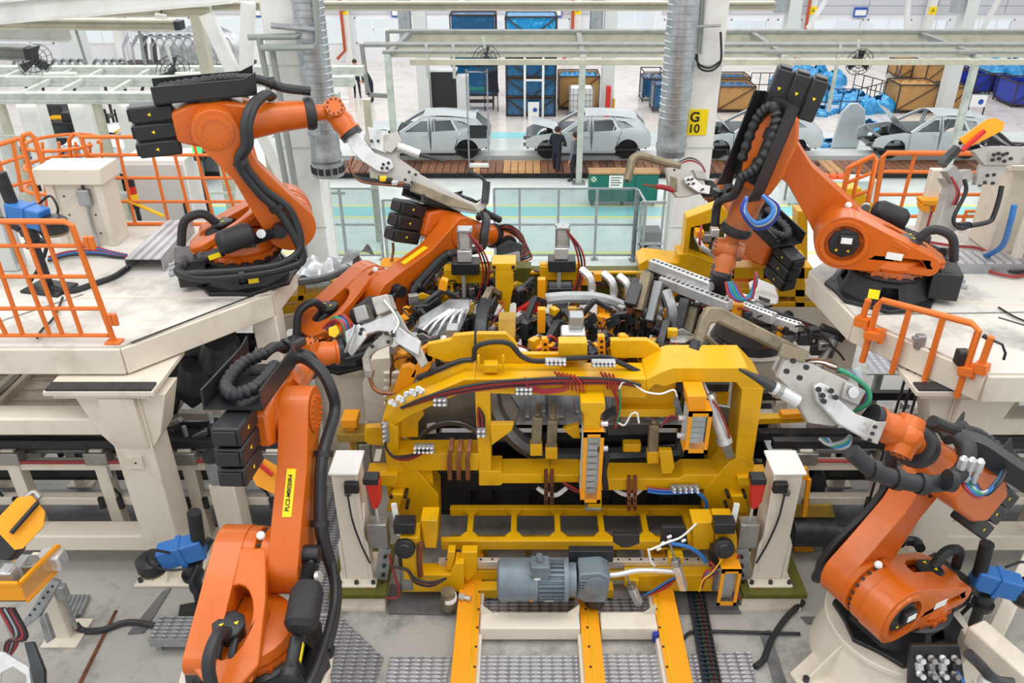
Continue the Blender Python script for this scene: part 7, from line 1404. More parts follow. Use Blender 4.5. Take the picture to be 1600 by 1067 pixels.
# big black loop hose of R4 and cables at its elbow
hz_ = r4[4]
part('loop_hose', MB().tube([at(1330, 705, Y=4.25), at(1365, 735, Y=4.2), at(1400, 748, Y=4.2), at(1440, 756, Y=4.2), at(1480, 752, Y=4.3), at(1506, 730, Y=4.4), at(1512, 700, Y=4.5), at(1498, 684, Y=4.6)], .06, 12), 'rubber', r4[0])
for (a, b) in [(1365, 735), (1402, 749), (1440, 756), (1484, 751)]: part('hose_ring', MB().lathe(at(a, b, Y=4.2), (1, 0, -.25), [(-.025, .075), (.025, .075)], 14), 'black', r4[0])
for i, m in enumerate(('hose_red', 'blue_tube', 'green_tube', 'galv', 'blue_tube', 'rubber')): part('cable', MB().tube([at(1502+i*3, 742, Y=4.42), at(1508+i*6, 762+i*2, Y=4.3), at(1530+i*6, 776-i*4, Y=4.3), at(1560+i*2, 748-i*2, Y=4.4), at(1568, 730, Y=4.5)], .014, 7), m, r4[0])
for i in range(3): p = at(1500+i*13, 735+i*2, Y=4.35); part('cable_plug', MB().lathe(p+V((0,0,.12)), (0,0,-1), [(0,.015),(.02,.03),(.1,.03),(.11,.022),(.2,.022)], 10), 'silver', r4[0])
part('elbow_duct', MB().tube([at(1498, 690, Y=4.65), at(1530, 700, Y=4.6), at(1575, 730, Y=4.5), at(1640, 772, Y=4.4)], .1, 4, True), 'black', r4[0])
# R2 gripper cables and blue loop
for i, m in enumerate(('blue_tube', 'blue_tube', 'galv', 'rubber', 'navy_blue')): part('loop_cable', MB().tube([at(1192, 305, Y=6.9), at(1208+i*2, 325, Y=6.8), at(1200+i, 342+i*2, Y=6.75), at(1180, 348+i*2, Y=6.75), at(1164-i, 330, Y=6.8), at(1166, 308, Y=6.9)], .02, 8), m, r2[0])
for i, m in enumerate(('hose_red', 'blue_tube', 'green_tube', 'blue_tube', 'hose_red')): part('tool_cable', MB().tube([at(1134+i*3, 440, Y=7.5), at(1140+i*6, 462+i, Y=7.4), at(1160+i*4, 470-i*2, Y=7.4), at(1180, 448-i*4, Y=7.45), at(1182, 426, Y=7.5)], .016, 7), m, r2[0])
# R5 blurred head built at rest as a compact gun with many hoses
t, f = gun('dark compact weld head with many loose hoses on the middle robot', r5[2], (0, -1, .4))
gpl(t, f, 'body', [(776, 384), (796, 374), (816, 382), (822, 400), (808, 414), (788, 410), (776, 398)], .18, 'dark_metal', .08, .02); gpl(t, f, 'nozzle_plate', [(784, 398), (812, 392), (814, 412), (794, 416)], .08, 'steel', .14, .01)
for i in range(9): gtube(t, f, 'hose', [(770+i*4, 356+i*.5, -.1), (796+i*3, 352+i*4, .05), (818+i*1.5, 372+i*4, .06), (812-i*2, 396+i*2, .08)], .013, ('rubber', 'hose_red', 'rubber', 'copper', 'rubber', 'hose_red', 'dark_metal', 'rubber', 'orange_worn')[i], .0)
# R7 gun at the right edge
t, f = gun('big grey C frame weld gun with orange tip shield at the right edge', at(1545, 270, Y=8.0), (.1, -1, .3))
gpl(t, f, 'upper_plate', [(1518, 236), (1545, 228), (1640, 230), (1640, 256), (1583, 258), (1535, 258)], .07, 'gun_grey', .03); gpl(t, f, 'middle_plate', [(1535, 256), (1575, 256), (1560, 288), (1524, 289), (1530, 270)], .07, 'gun_grey', .0)
gpl(t, f, 'c_frame_arm', [(1522, 264), (1530, 276), (1508, 292), (1500, 316), (1496, 345), (1500, 362), (1462, 368), (1474, 338), (1486, 292), (1478, 279), (1492, 270)], .12, 'gun_grey', -.05, .012); gpl(t, f, 'lower_box', [(1476, 268), (1490, 258), (1502, 276), (1488, 288)], .12, 'steel', .03)
part('tip_shield', MB().prism([f(a, b, .2) for a, b in [(1480, 218), (1522, 188), (1535, 186), (1549, 193), (1546, 205), (1499, 229), (1488, 227)]], f.n*-.02), 'yellow_cover', t); gtube(t, f, 'red_bar', [(1514, 206), (1480, 236)], .024, 'red', .24, 4); gtube(t, f, 'tip_holder', [(1486, 232), (1468, 250), (1462, 258)], .05, 'dark_metal', .1)
gtube(t, f, 'arm_seal', [(1502, 280), (1504, 300), (1486, 338), (1490, 352), (1504, 356)], .022, 'black', .05); gtube(t, f, 'hanging_cable', [(1560, 290), (1556, 310), (1548, 335), (1540, 346), (1512, 352)], .026, 'black', .05)
gpl(t, f, 'electrode_block', [(1494, 348), (1512, 346), (1516, 354), (1498, 360)], .1, 'black', .06)
gbolts(t, f, [(1546, 242), (1553, 240), (1560, 242), (1566, 240), (1544, 250), (1554, 248), (1562, 252), (1572, 248), (1536, 274), (1546, 273), (1532, 285), (1544, 286)], .06, .018)
for i in range(4): gtube(t, f, 'hose', [(1482, 276, .05), (1488+i, 300, .08), (1482+i*2, 320, .06)], .012, ('hose_red', 'rubber', 'navy', 'hose_red')[i], .0)
for i in range(5): gtube(t, f, 'top_hose', [(1500+i*9, 224, .05), (1520+i*10, 214-i*2, .0), (1560+i*8, 222+i, -.05), (1610, 225, -.05)], .02, ('black', 'dark_metal', 'rubber', 'galv', 'black')[i], -.05)
t7 = thing('yellow_sensor', 'small yellow sensor cover on a cream post behind the right platform robot', 'sensor', at(1460, 330, Y=8.6)); f = plane(at(1460, 330, Y=8.6), (0, -1, 0))
part('cover', MB().prism([f(1440, 313), f(1478, 313), (f(1480, 321)), f(1442, 322)], (0, .16, 0)), 'yellow_cover', t7, bev=.008); part('side_cover', MB().prism([f(1438, 320), f(1452, 320), f(1452, 332), f(1440, 330)], (0, .1, 0)).prism([f(1462, 320), f(1472, 320), f(1470, 332), f(1460, 332)], (0, .1, 0)), 'yellow_cover', t7, kind='stuff'); q = f(1456, 340); part('post', MB().box((q.x-.07, q.y+.1, PZ), (q.x+.07, q.y+.2, f(1460, 270).z)), 'cream', t7, bev=.01); part('cable', MB().tube([f(1456, 330), f(1450, 350), f(1446, 365)], .014, 6), 'hose_red', t7)
# R8: gun and frame at lower left
t, f = gun('dark weld gun with yellow octagonal tip shield at the lower left edge', at(30, 840, Y=4.9), (.3, -1, .9))
part('tip_shield', MB().prism([f(a, b, .15) for a, b in [(2, 824), (6, 812), (38, 778), (60, 775), (80, 800), (78, 822), (46, 856), (34, 858)]], f.n*-.02), 'yellow_cover', t); gtube(t, f, 'black_bar', [(32, 832), (72, 786)], .022, 'black', .19, 6); gpl(t, f, 'motor_block', [(-20, 800), (4, 800), (36, 856), (20, 876), (-20, 870)], .16, 'black', .06, .02); gtube(t, f, 'pipe', [(62, 778), (52, 770), (30, 790)], .03, 'steel', .0)
t8 = thing('drip_tray', 'orange edged tray with clear walls holding grey valve parts, lower left', 'tray', at(40, 900, Y=4.8)); z = at(80, 860, Y=5.0).z
q = [at(-60, 944, Z=z-.18), at(34, 940, Z=z-.18), at(88, 870, Z=z-.0), at(80, 842, Z=z), at(-60, 860, Z=z)]
a, b, c, d = at(-60, 912, Z=z), at(30, 912, Z=z), at(90, 852, Z=z), at(20, 840, Z=z); dn = V((0,0,-.2))
part('rim', MB().bar(a, b, .03).bar(b, c, .03).bar(b+dn, c+dn, .025).bar(c, c+dn, .025), 'yellow_cover', t8); part('front_wall', MB().prism([a, b, b+dn, a+dn], (0, .015, 0)), 'yellow_cover', t8); part('clear_wall', MB().prism([b, c, c+dn, b+dn], (.01, .01, 0)), 'plexi', t8); part('base', MB().prism([a+dn, b+dn, c+dn, d+dn], (0, 0, .01)), 'yellow_dirty', t8)
for i in range(5): part('valve_body', MB().cbox(a.lerp(c, .45+.1*i)+V((.0+.02*i, .05*(i % 2), -.1)), .12, .14, .16), ('silver', 'grey_panel', 'steel', 'grey_panel', 'silver')[i], t8, bev=.02)
for i in range(6): gtube(t8, plane(at(20, 960, Y=4.75), (0, -1, .3)), 'hose', [(0+i*4, 950), (22+i*5, 975+i*3, .05), (30-i*3, 1000, .03), (10, 1030+i*2, .0)], .018, ('hose_red', 'rubber', 'galv', 'rubber', 'hose_red', 'black')[i])
f8 = plane(at(60, 970, Y=4.9), (0, -1, .5))
t8 = thing('perforated_arm', 'grey perforated bracket arms below the orange tray at lower left', 'bracket', at(60, 970, Y=4.9))
for q in ([(80, 905), (92, 910), (60, 965), (40, 980), (36, 970)], [(0, 960), (8, 955), (28, 1000), (18, 1004)], [(60, 965), (68, 960), (82, 1000), (72, 1006)]): part('arm', MB().prism([f8(*p) for p in q], f8.n*-.06), 'galv', t8, bev=.006)
for i in range(6): part('hole', MB().cyl(f8(82-i*7, 916+i*9, .002), f8(82-i*7, 916+i*9, .004), .012, n=8), 'black', t8)
t8 = thing('side_panel_part', 'silver pressed side panel with dark flange in the lower left corner', 'panel', at(25, 1050, Y=4.4)); f8 = plane(at(25, 1050, Y=4.4), (0, -1, 1.2)); 
part('sheet', MB().prism([f8(a, b) for a, b in [(-40, 1015), (6, 1018), (46, 1042), (52, 1100), (-40, 1110)]], f8.n*-.03, [[f8(a, b) for a, b in [(0, 1052), (20, 1042), (40, 1056), (44, 1090), (0, 1095)]]]), 'silver', t8, bev=.008); part('flange', MB().prism([f8(a, b, .05) for a, b in [(42, 1004), (56, 1002), (74, 1048), (74, 1080), (60, 1085), (52, 1042)]], f8.n*-.05), 'sheet_dark', t8, bev=.01)
# yellow tip shield behind the front left robot's arm
t8 = thing('tip_shield', 'yellow octagonal shield with red bar behind the front left robot arm', 'shield', at(425, 750, Y=5.6)); f8 = plane(at(425, 750, Y=5.6), (0, -1, .7)); part('plate', MB().prism([f8(a, b) for a, b in [(391, 740), (400, 722), (414, 717), (432, 728), (452, 744), (452, 770), (440, 778), (400, 758)]], f8.n*-.02), 'yellow_cover', t8); part('red_bar', MB().tube([f8(404, 722, .04), f8(428, 742, .04)], .02, 4, False), 'red', t8); part('arm', MB().tube([f8(408, 726, -.04), f8(396, 705, -.1), f8(385, 690, -.2)], .03, 8), 'dark_metal', t8)
t8 = thing('tip_shield', 'small yellow shield with dark handle near the rear left fixture', 'shield', at(612, 408, Y=10.5)); f8 = plane(at(612, 410, Y=10.5), (0, -.6, 1)); part('plate', MB().prism([f8(a, b) for a, b in [(594, 412), (598, 403), (624, 402), (630, 408), (624, 416), (598, 417)]], f8.n*-.02), 'yellow_cover', t8); part('handle', MB().tube([f8(612, 410, .03), f8(616, 398, .1), f8(617, 392, .2)], .02, 6), 'copper', t8); q = f8(612, 412); part('stand', MB().box((q.x-.05, q.y-.05, DK), (q.x+.05, q.y+.05, q.z-.03)), 'cream', t8)
t8 = thing('valve_stand', 'dark panel of silver pneumatic valves at the foot of the front right robot', 'valves', at(1460, 1040, Y=4.45)); f8 = plane(at(1460, 1030, Y=4.42), (0, -1, .5))
part('panel', MB().prism([f8(a, b) for a, b in [(1424, 1008), (1500, 1008), (1512, 1090), (1420, 1090)]], f8.n*-.06), 'black', t8, bev=.01)
for i in range(8):
    a, b = 1434+(i % 4)*18, 1026+(i//4)*24; part('valve', MB().lathe(f8(a, b), f8.n, [(0, .02), (.03, .03), (.05, .016), (.08, .018), (.09, .026), (.1, .022)], 10), ('silver', 'steel')[i % 2], t8)
    if i < 4: part('valve_body', MB().bar(f8(a, b+8), f8(a+2, b+22), .05, .07), ('grey_panel', 'steel', 'grey_panel', 'dark_metal')[i], t8, bev=.008); part('hose', MB().tube([f8(a+4, b+20, .02), f8(a+8, b+34, .1), f8(a-2, b+46, .06), f8(a+10, b+60)], .014, 6), ('rubber', 'galv', 'rubber', 'blue_tube')[i], t8)
# ------------------------------------------------------------------ machine bed and car body between the two gates
bed = thing('lifting_bed', 'dark lifting bed with rails under the car body inside the cell', 'machine', (.9, 7.6, DK))
for y in (6.85, 7.4, 8.0, 8.6): part('bed_rail', MB().box((-1.3, y-.09, DK+.55), (3.0, y+.09, DK+.8)), 'black_matte', bev=.01, parent=bed)
for i in range(7):
    x = -1.1 + i*.66; part('cross_bar', MB().box((x-.07, 6.8, DK+.4), (x+.07, 8.7, DK+.56)), 'dark_metal', bed, bev=.008); part('lift_column', MB().box((x-.1, 7.1, DK), (x+.1, 7.3, DK+.4)), 'black_matte', bed, bev=.01); part('roller', MB().cyl((x+.3, 6.75, DK+.7), (x+.3, 7.0, DK+.7), .09, n=14), 'black', bed)
    part('bed_box', MB().box((x+.1, 6.95, DK+.1), (x+.5, 7.2, DK+.5)), 'dark_metal', bed, bev=.015)
part('back_skirt', MB().box((-1.3, 6.98, DK+.02), (3.0, 7.02, DK+.55)), 'black_matte', bed)
N1 = 6.78
car2 = thing('unfinished_car', 'half built silver and grey car body clamped between the two yellow gates', 'car', (.9, 7.6, DK+1.3))
cf = plane((0, N1, 0), (0, 1, 0)); ff2 = plane((0, 8.45, 0), (0, 1, 0))
def cpl(nm, px, d, m, off=0.0, f=cf, holes=(), bev=.01): return part(nm, MB().prism([f(a, b)+V((0, off, 0)) for a, b in px], (0, d, 0), [[f(a, b)+V((0, off, 0)) for a, b in h] for h in holes]), m, car2, bev=bev)
arch = [(705+56*math.cos(a), 700-44*math.sin(a)) for a in [math.pi*.95 - math.pi*.9*i/12 for i in range(13)]]
cpl('quarter_panel', [(640, 690), (640, 640), (668, 615), (740, 600), (790, 606), (812, 640), (800, 690), (768, 690)] + arch[::-1], .03, 'sheet', holes=[[(688, 664), (700, 664), (704, 676), (692, 677)]] if False else ())
cpl('wheel_arch_flange', [(a, b) for a, b in arch] + [(705+49*math.cos(a), 702-38*math.sin(a)) for a in [math.pi*.05 + math.pi*.9*i/12 for i in range(13)]], .1, 'sheet', -.02); cpl('paper_tag', [(667, 661), (680, 659), (682, 676), (668, 677)], .004, 'paper', -.012, bev=0)
part('centre_pillar', MB().tube([cf(764, 602), cf(772, 640), cf(790, 668), cf(812, 690), cf(834, 704)], .1, 8), 'sheet', car2); part('rocker_tube', MB().tube([cf(826, 700), cf(850, 712), cf(900, 714), cf(980, 712), cf(1060, 708)], .095, 10), 'sheet_dark', car2); part('front_pillar', MB().tube([cf(1060, 708), cf(1070, 680), cf(1085, 640), cf(1090, 610)], .07, 8), 'sheet', car2)
fz = N1+.12; zf = DK+1.32
part('floor_sheet', MB().grid(lambda u, v: V((-.2+1.9*u, fz+1.35*v, zf+.015*math.sin(u*40)*math.sin(v*4))), 60, 6), 'silver', car2)
for i in range(9): part('floor_swage', MB().box((.0+i*.18, fz+.1+(i % 2)*.1, zf+.01), (.05+i*.18, fz+1.1, zf+.045)), 'silver', car2, bev=.008)
for i in range(3): part('floor_beam', MB().box((.25+i*.75, fz, zf+.03), (.37+i*.75, fz+1.4, zf+.12)), 'sheet_light', car2, bev=.012)
part('tunnel', MB().box((-.9, 7.5, zf), (2.2, 7.75, zf+.16)), 'sheet', car2, bev=.03); part('seat_pan', MB().prism([V((1.75, fz, zf)), V((2.3, fz, zf)), V((2.3, fz, zf+.2)), V((1.8, fz, zf+.28))], (0, 1.3, 0)), 'sheet', car2, bev=.02)
cpl('heel_panel', [(946, 670), (960, 664), (1000, 662), (1030, 668), (1030, 692), (950, 694)], .2, 'sheet', .15, bev=.02)
rr = lambda a, b: at(a, b, Y=8.2)
part('roof_rail', MB().tube([rr(842, 468), rr(890, 464), rr(940, 467), rr(985, 484), rr(1012, 500), rr(1030, 515)], .07, 8), 'sheet_light', car2); part('roof_rail_end', MB().tube([rr(985, 484), rr(1010, 496), rr(1036, 512), rr(1048, 540)], .1, 8), 'sheet', car2)
part('side_pillar', MB().tube([rr(962, 482), rr(972, 510), rr(984, 545), rr(990, 575)], .09, 6), 'sheet', car2); part('side_pillar', MB().tube([rr(878, 478), rr(880, 510), rr(876, 545)], .09, 6), 'sheet', car2)
part('roof_bow', MB().bar(at(738, 556, Y=7.1), at(920, 556, Y=7.1), .3, .05), 'sheet_light', car2, bev=.02); part('roof_bow', MB().bar(at(930, 550, Y=7.2), at(968, 556, Y=7.2), .3, .05), 'sheet_light', car2, bev=.02); part('white_sheet', MB().prism([at(820, 545, Y=7.6), at(852, 545, Y=7.6), at(850, 496, Y=7.9), at(828, 500, Y=7.9)], (0, .05, .02)), 'white', car2)
part('dash_panel', MB().prism([at(640, 535, Y=7.3), at(720, 520, Y=7.4), at(735, 482, Y=7.6), at(700, 482, Y=7.6), at(655, 510, Y=7.4)], (0, .12, .06)), 'sheet', car2, bev=.015)
for i in range(5): part('panel_rib', MB().tube([at(650+i*16, 530-i*3, Y=7.3), at(672+i*12, 505-i*3, Y=7.4), at(704+i*6, 484, Y=7.55)], .022, 6), 'sheet_light', car2)
part('rear_pillar', MB().tube([at(742, 590, Y=7.3), at(748, 540, Y=7.4), at(752, 500, Y=7.6), at(760, 470, Y=7.9)], .085, 8), 'sheet_dark', car2)
part('far_side_panel', MB().prism([ff2(640, 560), ff2(700, 500), ff2(840, 490), ff2(1000, 500), ff2(1060, 560), ff2(1000, 590), ff2(700, 590)], (0, .03, 0), [[ff2(a, b) for a, b in [(715, 555), (730, 515), (820, 508), (820, 560)]], [ff2(a, b) for a, b in [(840, 560), (840, 508), (950, 510), (985, 560)]]]), 'sheet_dark', car2, bev=.01)
# ------------------------------------------------------------------ rear gate
rg = thing('framing_gate', 'rear yellow framing gate with silver cylinders, behind the car body', 'fixture', (.9, 9.1, DK)); rf = plane((0, 9.05, 0), (0, 1, 0))
def rpl(nm, px, d, m='yellow', off=0.0, bev=.008):
    GC[0] += 1; off -= .0017*(GC[0] % 9); return part(nm, MB().prism([rf(a, b)+V((0, off, 0)) for a, b in px], (0, d, 0)), m, rg, bev=bev)
rpl('rear_beam', [(640, 424), (720, 416), (720, 470), (650, 474)], .26, 'olive'); rpl('rear_beam', [(720, 418), (830, 418), (830, 470), (720, 470)], .2, 'olive'); rpl('rear_beam', [(828, 428), (1004, 428), (1050, 428), (1050, 468), (828, 470)], .26, 'olive')  # olive colour carries the shade on the yellow beam's front face
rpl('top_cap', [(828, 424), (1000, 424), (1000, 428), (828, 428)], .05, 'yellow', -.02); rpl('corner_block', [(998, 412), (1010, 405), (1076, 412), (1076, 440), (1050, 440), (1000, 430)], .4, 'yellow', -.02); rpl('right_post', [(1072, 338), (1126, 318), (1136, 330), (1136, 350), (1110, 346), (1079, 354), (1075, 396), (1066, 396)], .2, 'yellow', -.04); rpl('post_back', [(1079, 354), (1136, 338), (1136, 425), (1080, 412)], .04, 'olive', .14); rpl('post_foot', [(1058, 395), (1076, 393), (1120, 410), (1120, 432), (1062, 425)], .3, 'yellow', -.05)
hp = plane((0, 8.1, 0), (0, 1, 0))
part('hanging_plate', MB().prism([hp(a, b) for a, b in [(774, 420), (801, 420), (803, 445), (798, 468), (796, 488), (791, 491), (783, 478), (774, 470)]], (0, .05, 0)), 'yellow', rg, bev=.006); part('hanging_head', MB().prism([hp(a, b) for a, b in [(768, 412), (806, 412), (806, 422), (768, 422)]], (0, .25, 0)), 'yellow', rg, bev=.006)
for a in (772, 802): part('bolt', MB().cyl(hp(a, 417)-V((0,.02,0)), hp(a, 417), .02, n=8), 'black', rg)
part('dirty_column', MB().prism([at(779, 498, Y=7.0), at(806, 498, Y=7.0), at(804, 575, Y=6.75), at(777, 575, Y=6.75)], (0, .1, .03)), 'yellow_dirty', rg, bev=.01)
rpl('base_beam', [(640, 555), (1080, 555), (1080, 575), (640, 575)], .3, 'yellow', -.1)
for x in (660, 760, 900, 1020): rpl('upright', [(x-7, 468), (x+7, 468), (x+6, 580), (x-6, 580)], .12, 'yellow', .05)
for x, y0, y1, Y in ((846, 437, 467, 8.1), (846, 484, 521, 7.3)): a, b = at(x-6, y0, Y=Y), at(x+6, y1, Y=Y); part('stop_bar', MB().box((a.x, Y, b.z), (b.x, Y+.08, a.z)), 'yellow_cover', rg, bev=.006); part('bar_post', MB().box((a.x+.03, Y+.02, b.z-.3), (b.x-.03, Y+.08, b.z)), 'dark_metal', rg)
for x, y0, y1, m in [(846, 424, 436, 'yellow_cover'), (912, 418, 430, 'yellow_cover'), (931, 412, 424, 'yellow_cover')]: rpl('stop_bar', [(x-6, y0), (x+6, y0), (x+6, y1), (x-6, y1)], .1, m, -.3, .006)
for i, (x, y) in enumerate([(912, 448), (946, 454), (970, 458)]):
    c = at(x, y, Y=8.35); part('steel_hook', MB().tube([c+V((-.03, .05, .2)), c+V((.06, -.05, .14)), c+V((.09, -.08, 0)), c+V((.05, -.05, -.14)), c+V((-.02, .02, -.2))], .045, 6), 'silver', rg)
for i in range(7): part('hose', MB().tube([rf(834+i*6, 420)+V((0, -.06-.02*(i % 3), 0)), rf(870+i*10, 424+i % 3)+V((0, -.08, 0)), rf(905+i*12, 430+(i*7) % 9)+V((0, -.08, 0)), rf(940+i*12, 440+(i*5) % 14)+V((0, -.05, 0))], .014, 6), ('rubber', 'hose_red', 'rubber', 'copper', 'hose_red', 'rubber', 'black')[i], rg)
for k, (x, y0, y1, yy) in enumerate([(726, 358, 460, 8.4), (879, 354, 445, 8.7)]):
    c = thing('cylinder_tower', 'upright silver cylinder on yellow bracket, %s of two on the rear gate' % ('left' if k == 0 else 'right'), 'cylinder', at(x, y1, Y=yy)); p, q = at(x, y0, Y=yy), at(x, y0+30, Y=yy); w = .1
    part('cylinder', MB().box((p.x-.065, yy-.065, q.z), (p.x+.065, yy+.065, p.z)), 'silver', c, bev=.02); 
    for s in (-1, 1): part('tie_rod', MB().cyl((p.x+s*.075, yy-.05, q.z), (p.x+s*.075, yy-.05, p.z+.03), .01, n=6), 'steel', c)
    part('end_cap', MB().box((p.x-.085, yy-.08, p.z-.02), (p.x+.085, yy+.08, p.z+.015)), 'galv', c, bev=.008); r0 = at(x-1, y0+48, Y=yy); part('lower_body', MB().box((p.x-.09, yy-.08, r0.z), (p.x+.07, yy+.07, q.z)), 'silver', c, bev=.012); part('black_guide', MB().box((p.x-.16, yy-.12, r0.z-.14), (p.x+.16, yy+.1, r0.z)), 'black', c, bev=.01)
    e = at(x-2, y1, Y=yy); part('piston_rod', MB().cyl((p.x-.03, yy-.06, e.z), (p.x-.03, yy-.06, r0.z), .025, n=10), 'silver', c); part('bracket', MB().box((p.x-.26, yy, r0.z-.3), (p.x+.24, yy+.1, r0.z-.12)).box((p.x-.26, yy+.02, e.z-.2), (p.x-.16, yy+.12, r0.z-.1)).box((p.x+.14, yy+.02, e.z-.2), (p.x+.24, yy+.12, r0.z-.1)), 'yellow', c, bev=.01, kind='stuff')
    part('foot_block', MB().box((p.x-.16, yy-.1, e.z-.16), (p.x+.14, yy+.1, e.z)), 'dark_metal', c, bev=.015); part('stand', MB().box((p.x-.1, yy-.02, DK+1.3), (p.x+.1, yy+.1, e.z-.1)), 'yellow', c, bev=.01)
    for i in range(3): part('hose', MB().tube([p+V((.05, -.08, -.02)), p+V((.16+.03*i, -.1, -.25)), p+V((.2+.03*i, -.08, -.55)), p+V((.1, -.1, -.9-.1*i))], .012, 6), ('hose_red', 'rubber', 'hose_red')[i], c)
# ------------------------------------------------------------------ clamp units around the body
rnd = random.Random(11)
RZ = {7.0: 4.33, 7.7: 4.25, 8.5: 4.25}
for Y, z in RZ.items():
    k = thing('clamp_rail', 'dark cross rail carrying the %s row of clamps' % {7.0: 'front', 7.7: 'middle', 8.5: 'rear'}[Y], 'rail', (.4, Y, DK)); part('bar', MB().box((-1.25, Y-.1, z-.1), (2.1, Y+.1, z)), 'dark_metal', k, bev=.01)
    for x in (-1.2, 2.05): part('post', MB().box((x-.07, Y-.07, DK), (x+.07, Y+.07, z-.1)), 'yellow', k, bev=.008)
def clampu(px, py, Y, s, kind, lab, ang=None, z0=4.3):
    c = at(px, py, Y=Y); t = thing('clamp_unit', lab, 'clamp', (c.x, c.y, z0), 'clamp units around the car body'); a = rnd.uniform(-1.2, 1.2) if ang is None else ang
    Rm = Matrix.Translation(c) @ Matrix.Rotation(a, 4, 'Z') @ Matrix.Scale(s, 4)
    bm_ = {'y': 'yellow_cover', 'd': 'dark_metal', 's': 'steel', 'r': 'red'}[kind]
    part('stand', MB().box((c.x-.05*s, c.y-.05*s, z0), (c.x+.05*s, c.y+.05*s, max(z0+.02, c.z-.14*s))), 'yellow' if kind in 'yr' else 'dark_metal', t, bev=.006)
    part('body', MB(Rm).box((-.1, -.08, -.16), (.1, .08, .06)), bm_, t, bev=.014)
    part('cylinder', MB(Rm).lathe((.0, -.12, -.36), (0, 0, 1), [(0, .05), (.02, .06), (.04, .05), (.2, .05), (.22, .06), (.26, .06)], 10), 'silver' if kind != 'd' else 'black', t)
    el = rnd.uniform(.2, 1.0); part('swing_arm', MB(Rm).bar((0, 0, .02), (.26*math.cos(el), 0, .04+.26*math.sin(el)), .07, .05).bar((.26*math.cos(el), 0, .04+.26*math.sin(el)), (.36, .0, .04+.2*math.sin(el)-.08), .05), 'dark_metal' if kind != 's' else 'gun_tan', t, bev=.008)
    part('pad', MB(Rm).cyl((.36, 0, -.02+.2*math.sin(el)), (.36, 0, -.1+.2*math.sin(el)), .03, n=8), 'copper', t); part('side_plate', MB(Rm).prism([V((-.12, .085, -.2)), V((.08, .085, -.2)), V((.16, .085, .04)), V((.02, .085, .12)), V((-.12, .085, .06))], (0, .02, 0)), 'yellow' if kind == 'd' and rnd.random() < .4 else 'steel', t, bev=.004)
    for k in range(2): part('bolt', MB(Rm).cyl((-.05+.1*k, -.08, -.02), (-.05+.1*k, -.1, -.02), .016, n=6), 'black', t)
    for k in range(2):
        b = rnd.uniform(-.16, .16); part('hose', MB(Rm).tube([V((0, -.13, -.1)), V((b, -.18, .0+.06*k)), V((b*1.4, -.1, .05)), V((-.14, .05, -.06)), V((-.18, .08, -.34))], .009, 6), rnd.choice(['hose_red', 'rubber', 'rubber', 'black', 'copper', 'rubber']), t)
    part('back_cap', MB(Rm).box((-.13, .02, .03), (-.03, .09, .13)), rnd.choice(['yellow', 'yellow_cover', 'dark_metal', 'steel', 'yellow_dirty']), t, bev=.008); part('link_plate', MB(Rm).prism([V((.05, -.1, -.1)), V((.2, -.1, .05)), V((.16, -.1, .14)), V((.02, -.1, .04))], (0, .02, 0)), rnd.choice(['sheet_dark', 'black', 'dark_metal']), t)
rows = [('front row', 7.0, [(632, 552, 'y'), (655, 540, 'd'), (672, 560, 's'), (728, 556, 'd'), (850, 546, 'y'), (925, 552, 'd'), (942, 545, 'y'), (975, 548, 'y'), (1002, 552, 'y'), (1030, 545, 'd'), (1062, 536, 's'), (1085, 552, 'd')]),
        ('middle row', 7.7, [(640, 500, 'y'), (660, 480, 'd'), (682, 505, 'd'), (704, 515, 's'), (726, 500, 'd'), (748, 490, 's'), (770, 520, 'd'), (822, 505, 'd'), (838, 515, 'd'), (866, 505, 'd'), (905, 500, 'y'), (930, 510, 'd'), (948, 498, 'y'), (975, 498, 'd'), (1004, 500, 'd'), (1034, 520, 'd'), (1060, 500, 's')]),
        ('rear row', 8.5, [(672, 458, 'd'), (696, 440, 'y'), (718, 470, 'd'), (745, 452, 's'), (762, 448, 'd'), (812, 455, 'd'), (990, 455, 'y'), (1010, 440, 'd'), (1030, 460, 's')])]
ordn = ('first', 'second', 'third', 'fourth', 'fifth', 'sixth', 'seventh', 'eighth', 'ninth', 'tenth', 'eleventh', 'twelfth', 'thirteenth', 'fourteenth', 'fifteenth', 'sixteenth', 'seventeenth')
kn = dict(y='orange yellow', d='dark', s='steel grey', r='red')
for nm, Y, L in rows:
    for i, (a, b, k) in enumerate(L): clampu(a, b, Y + rnd.uniform(-.05, .05), rnd.uniform(.85, 1.15) * (.95 if k != 's' else 1.1), k, '%s clamp unit above the car body, %s from left in the %s' % (kn[k], ordn[i], nm), z0=RZ[Y])
def block(px, m, Y, d, lab, nm='locator_block', cat='block', tilt=0.0):
    f = plane(at(px[0][0], px[0][1], Y=Y), (0, 1, tilt)); return solo(nm, MB().prism([f(a, b) for a, b in px], (0, d, 0)), m, lab, cat, bev=.008)
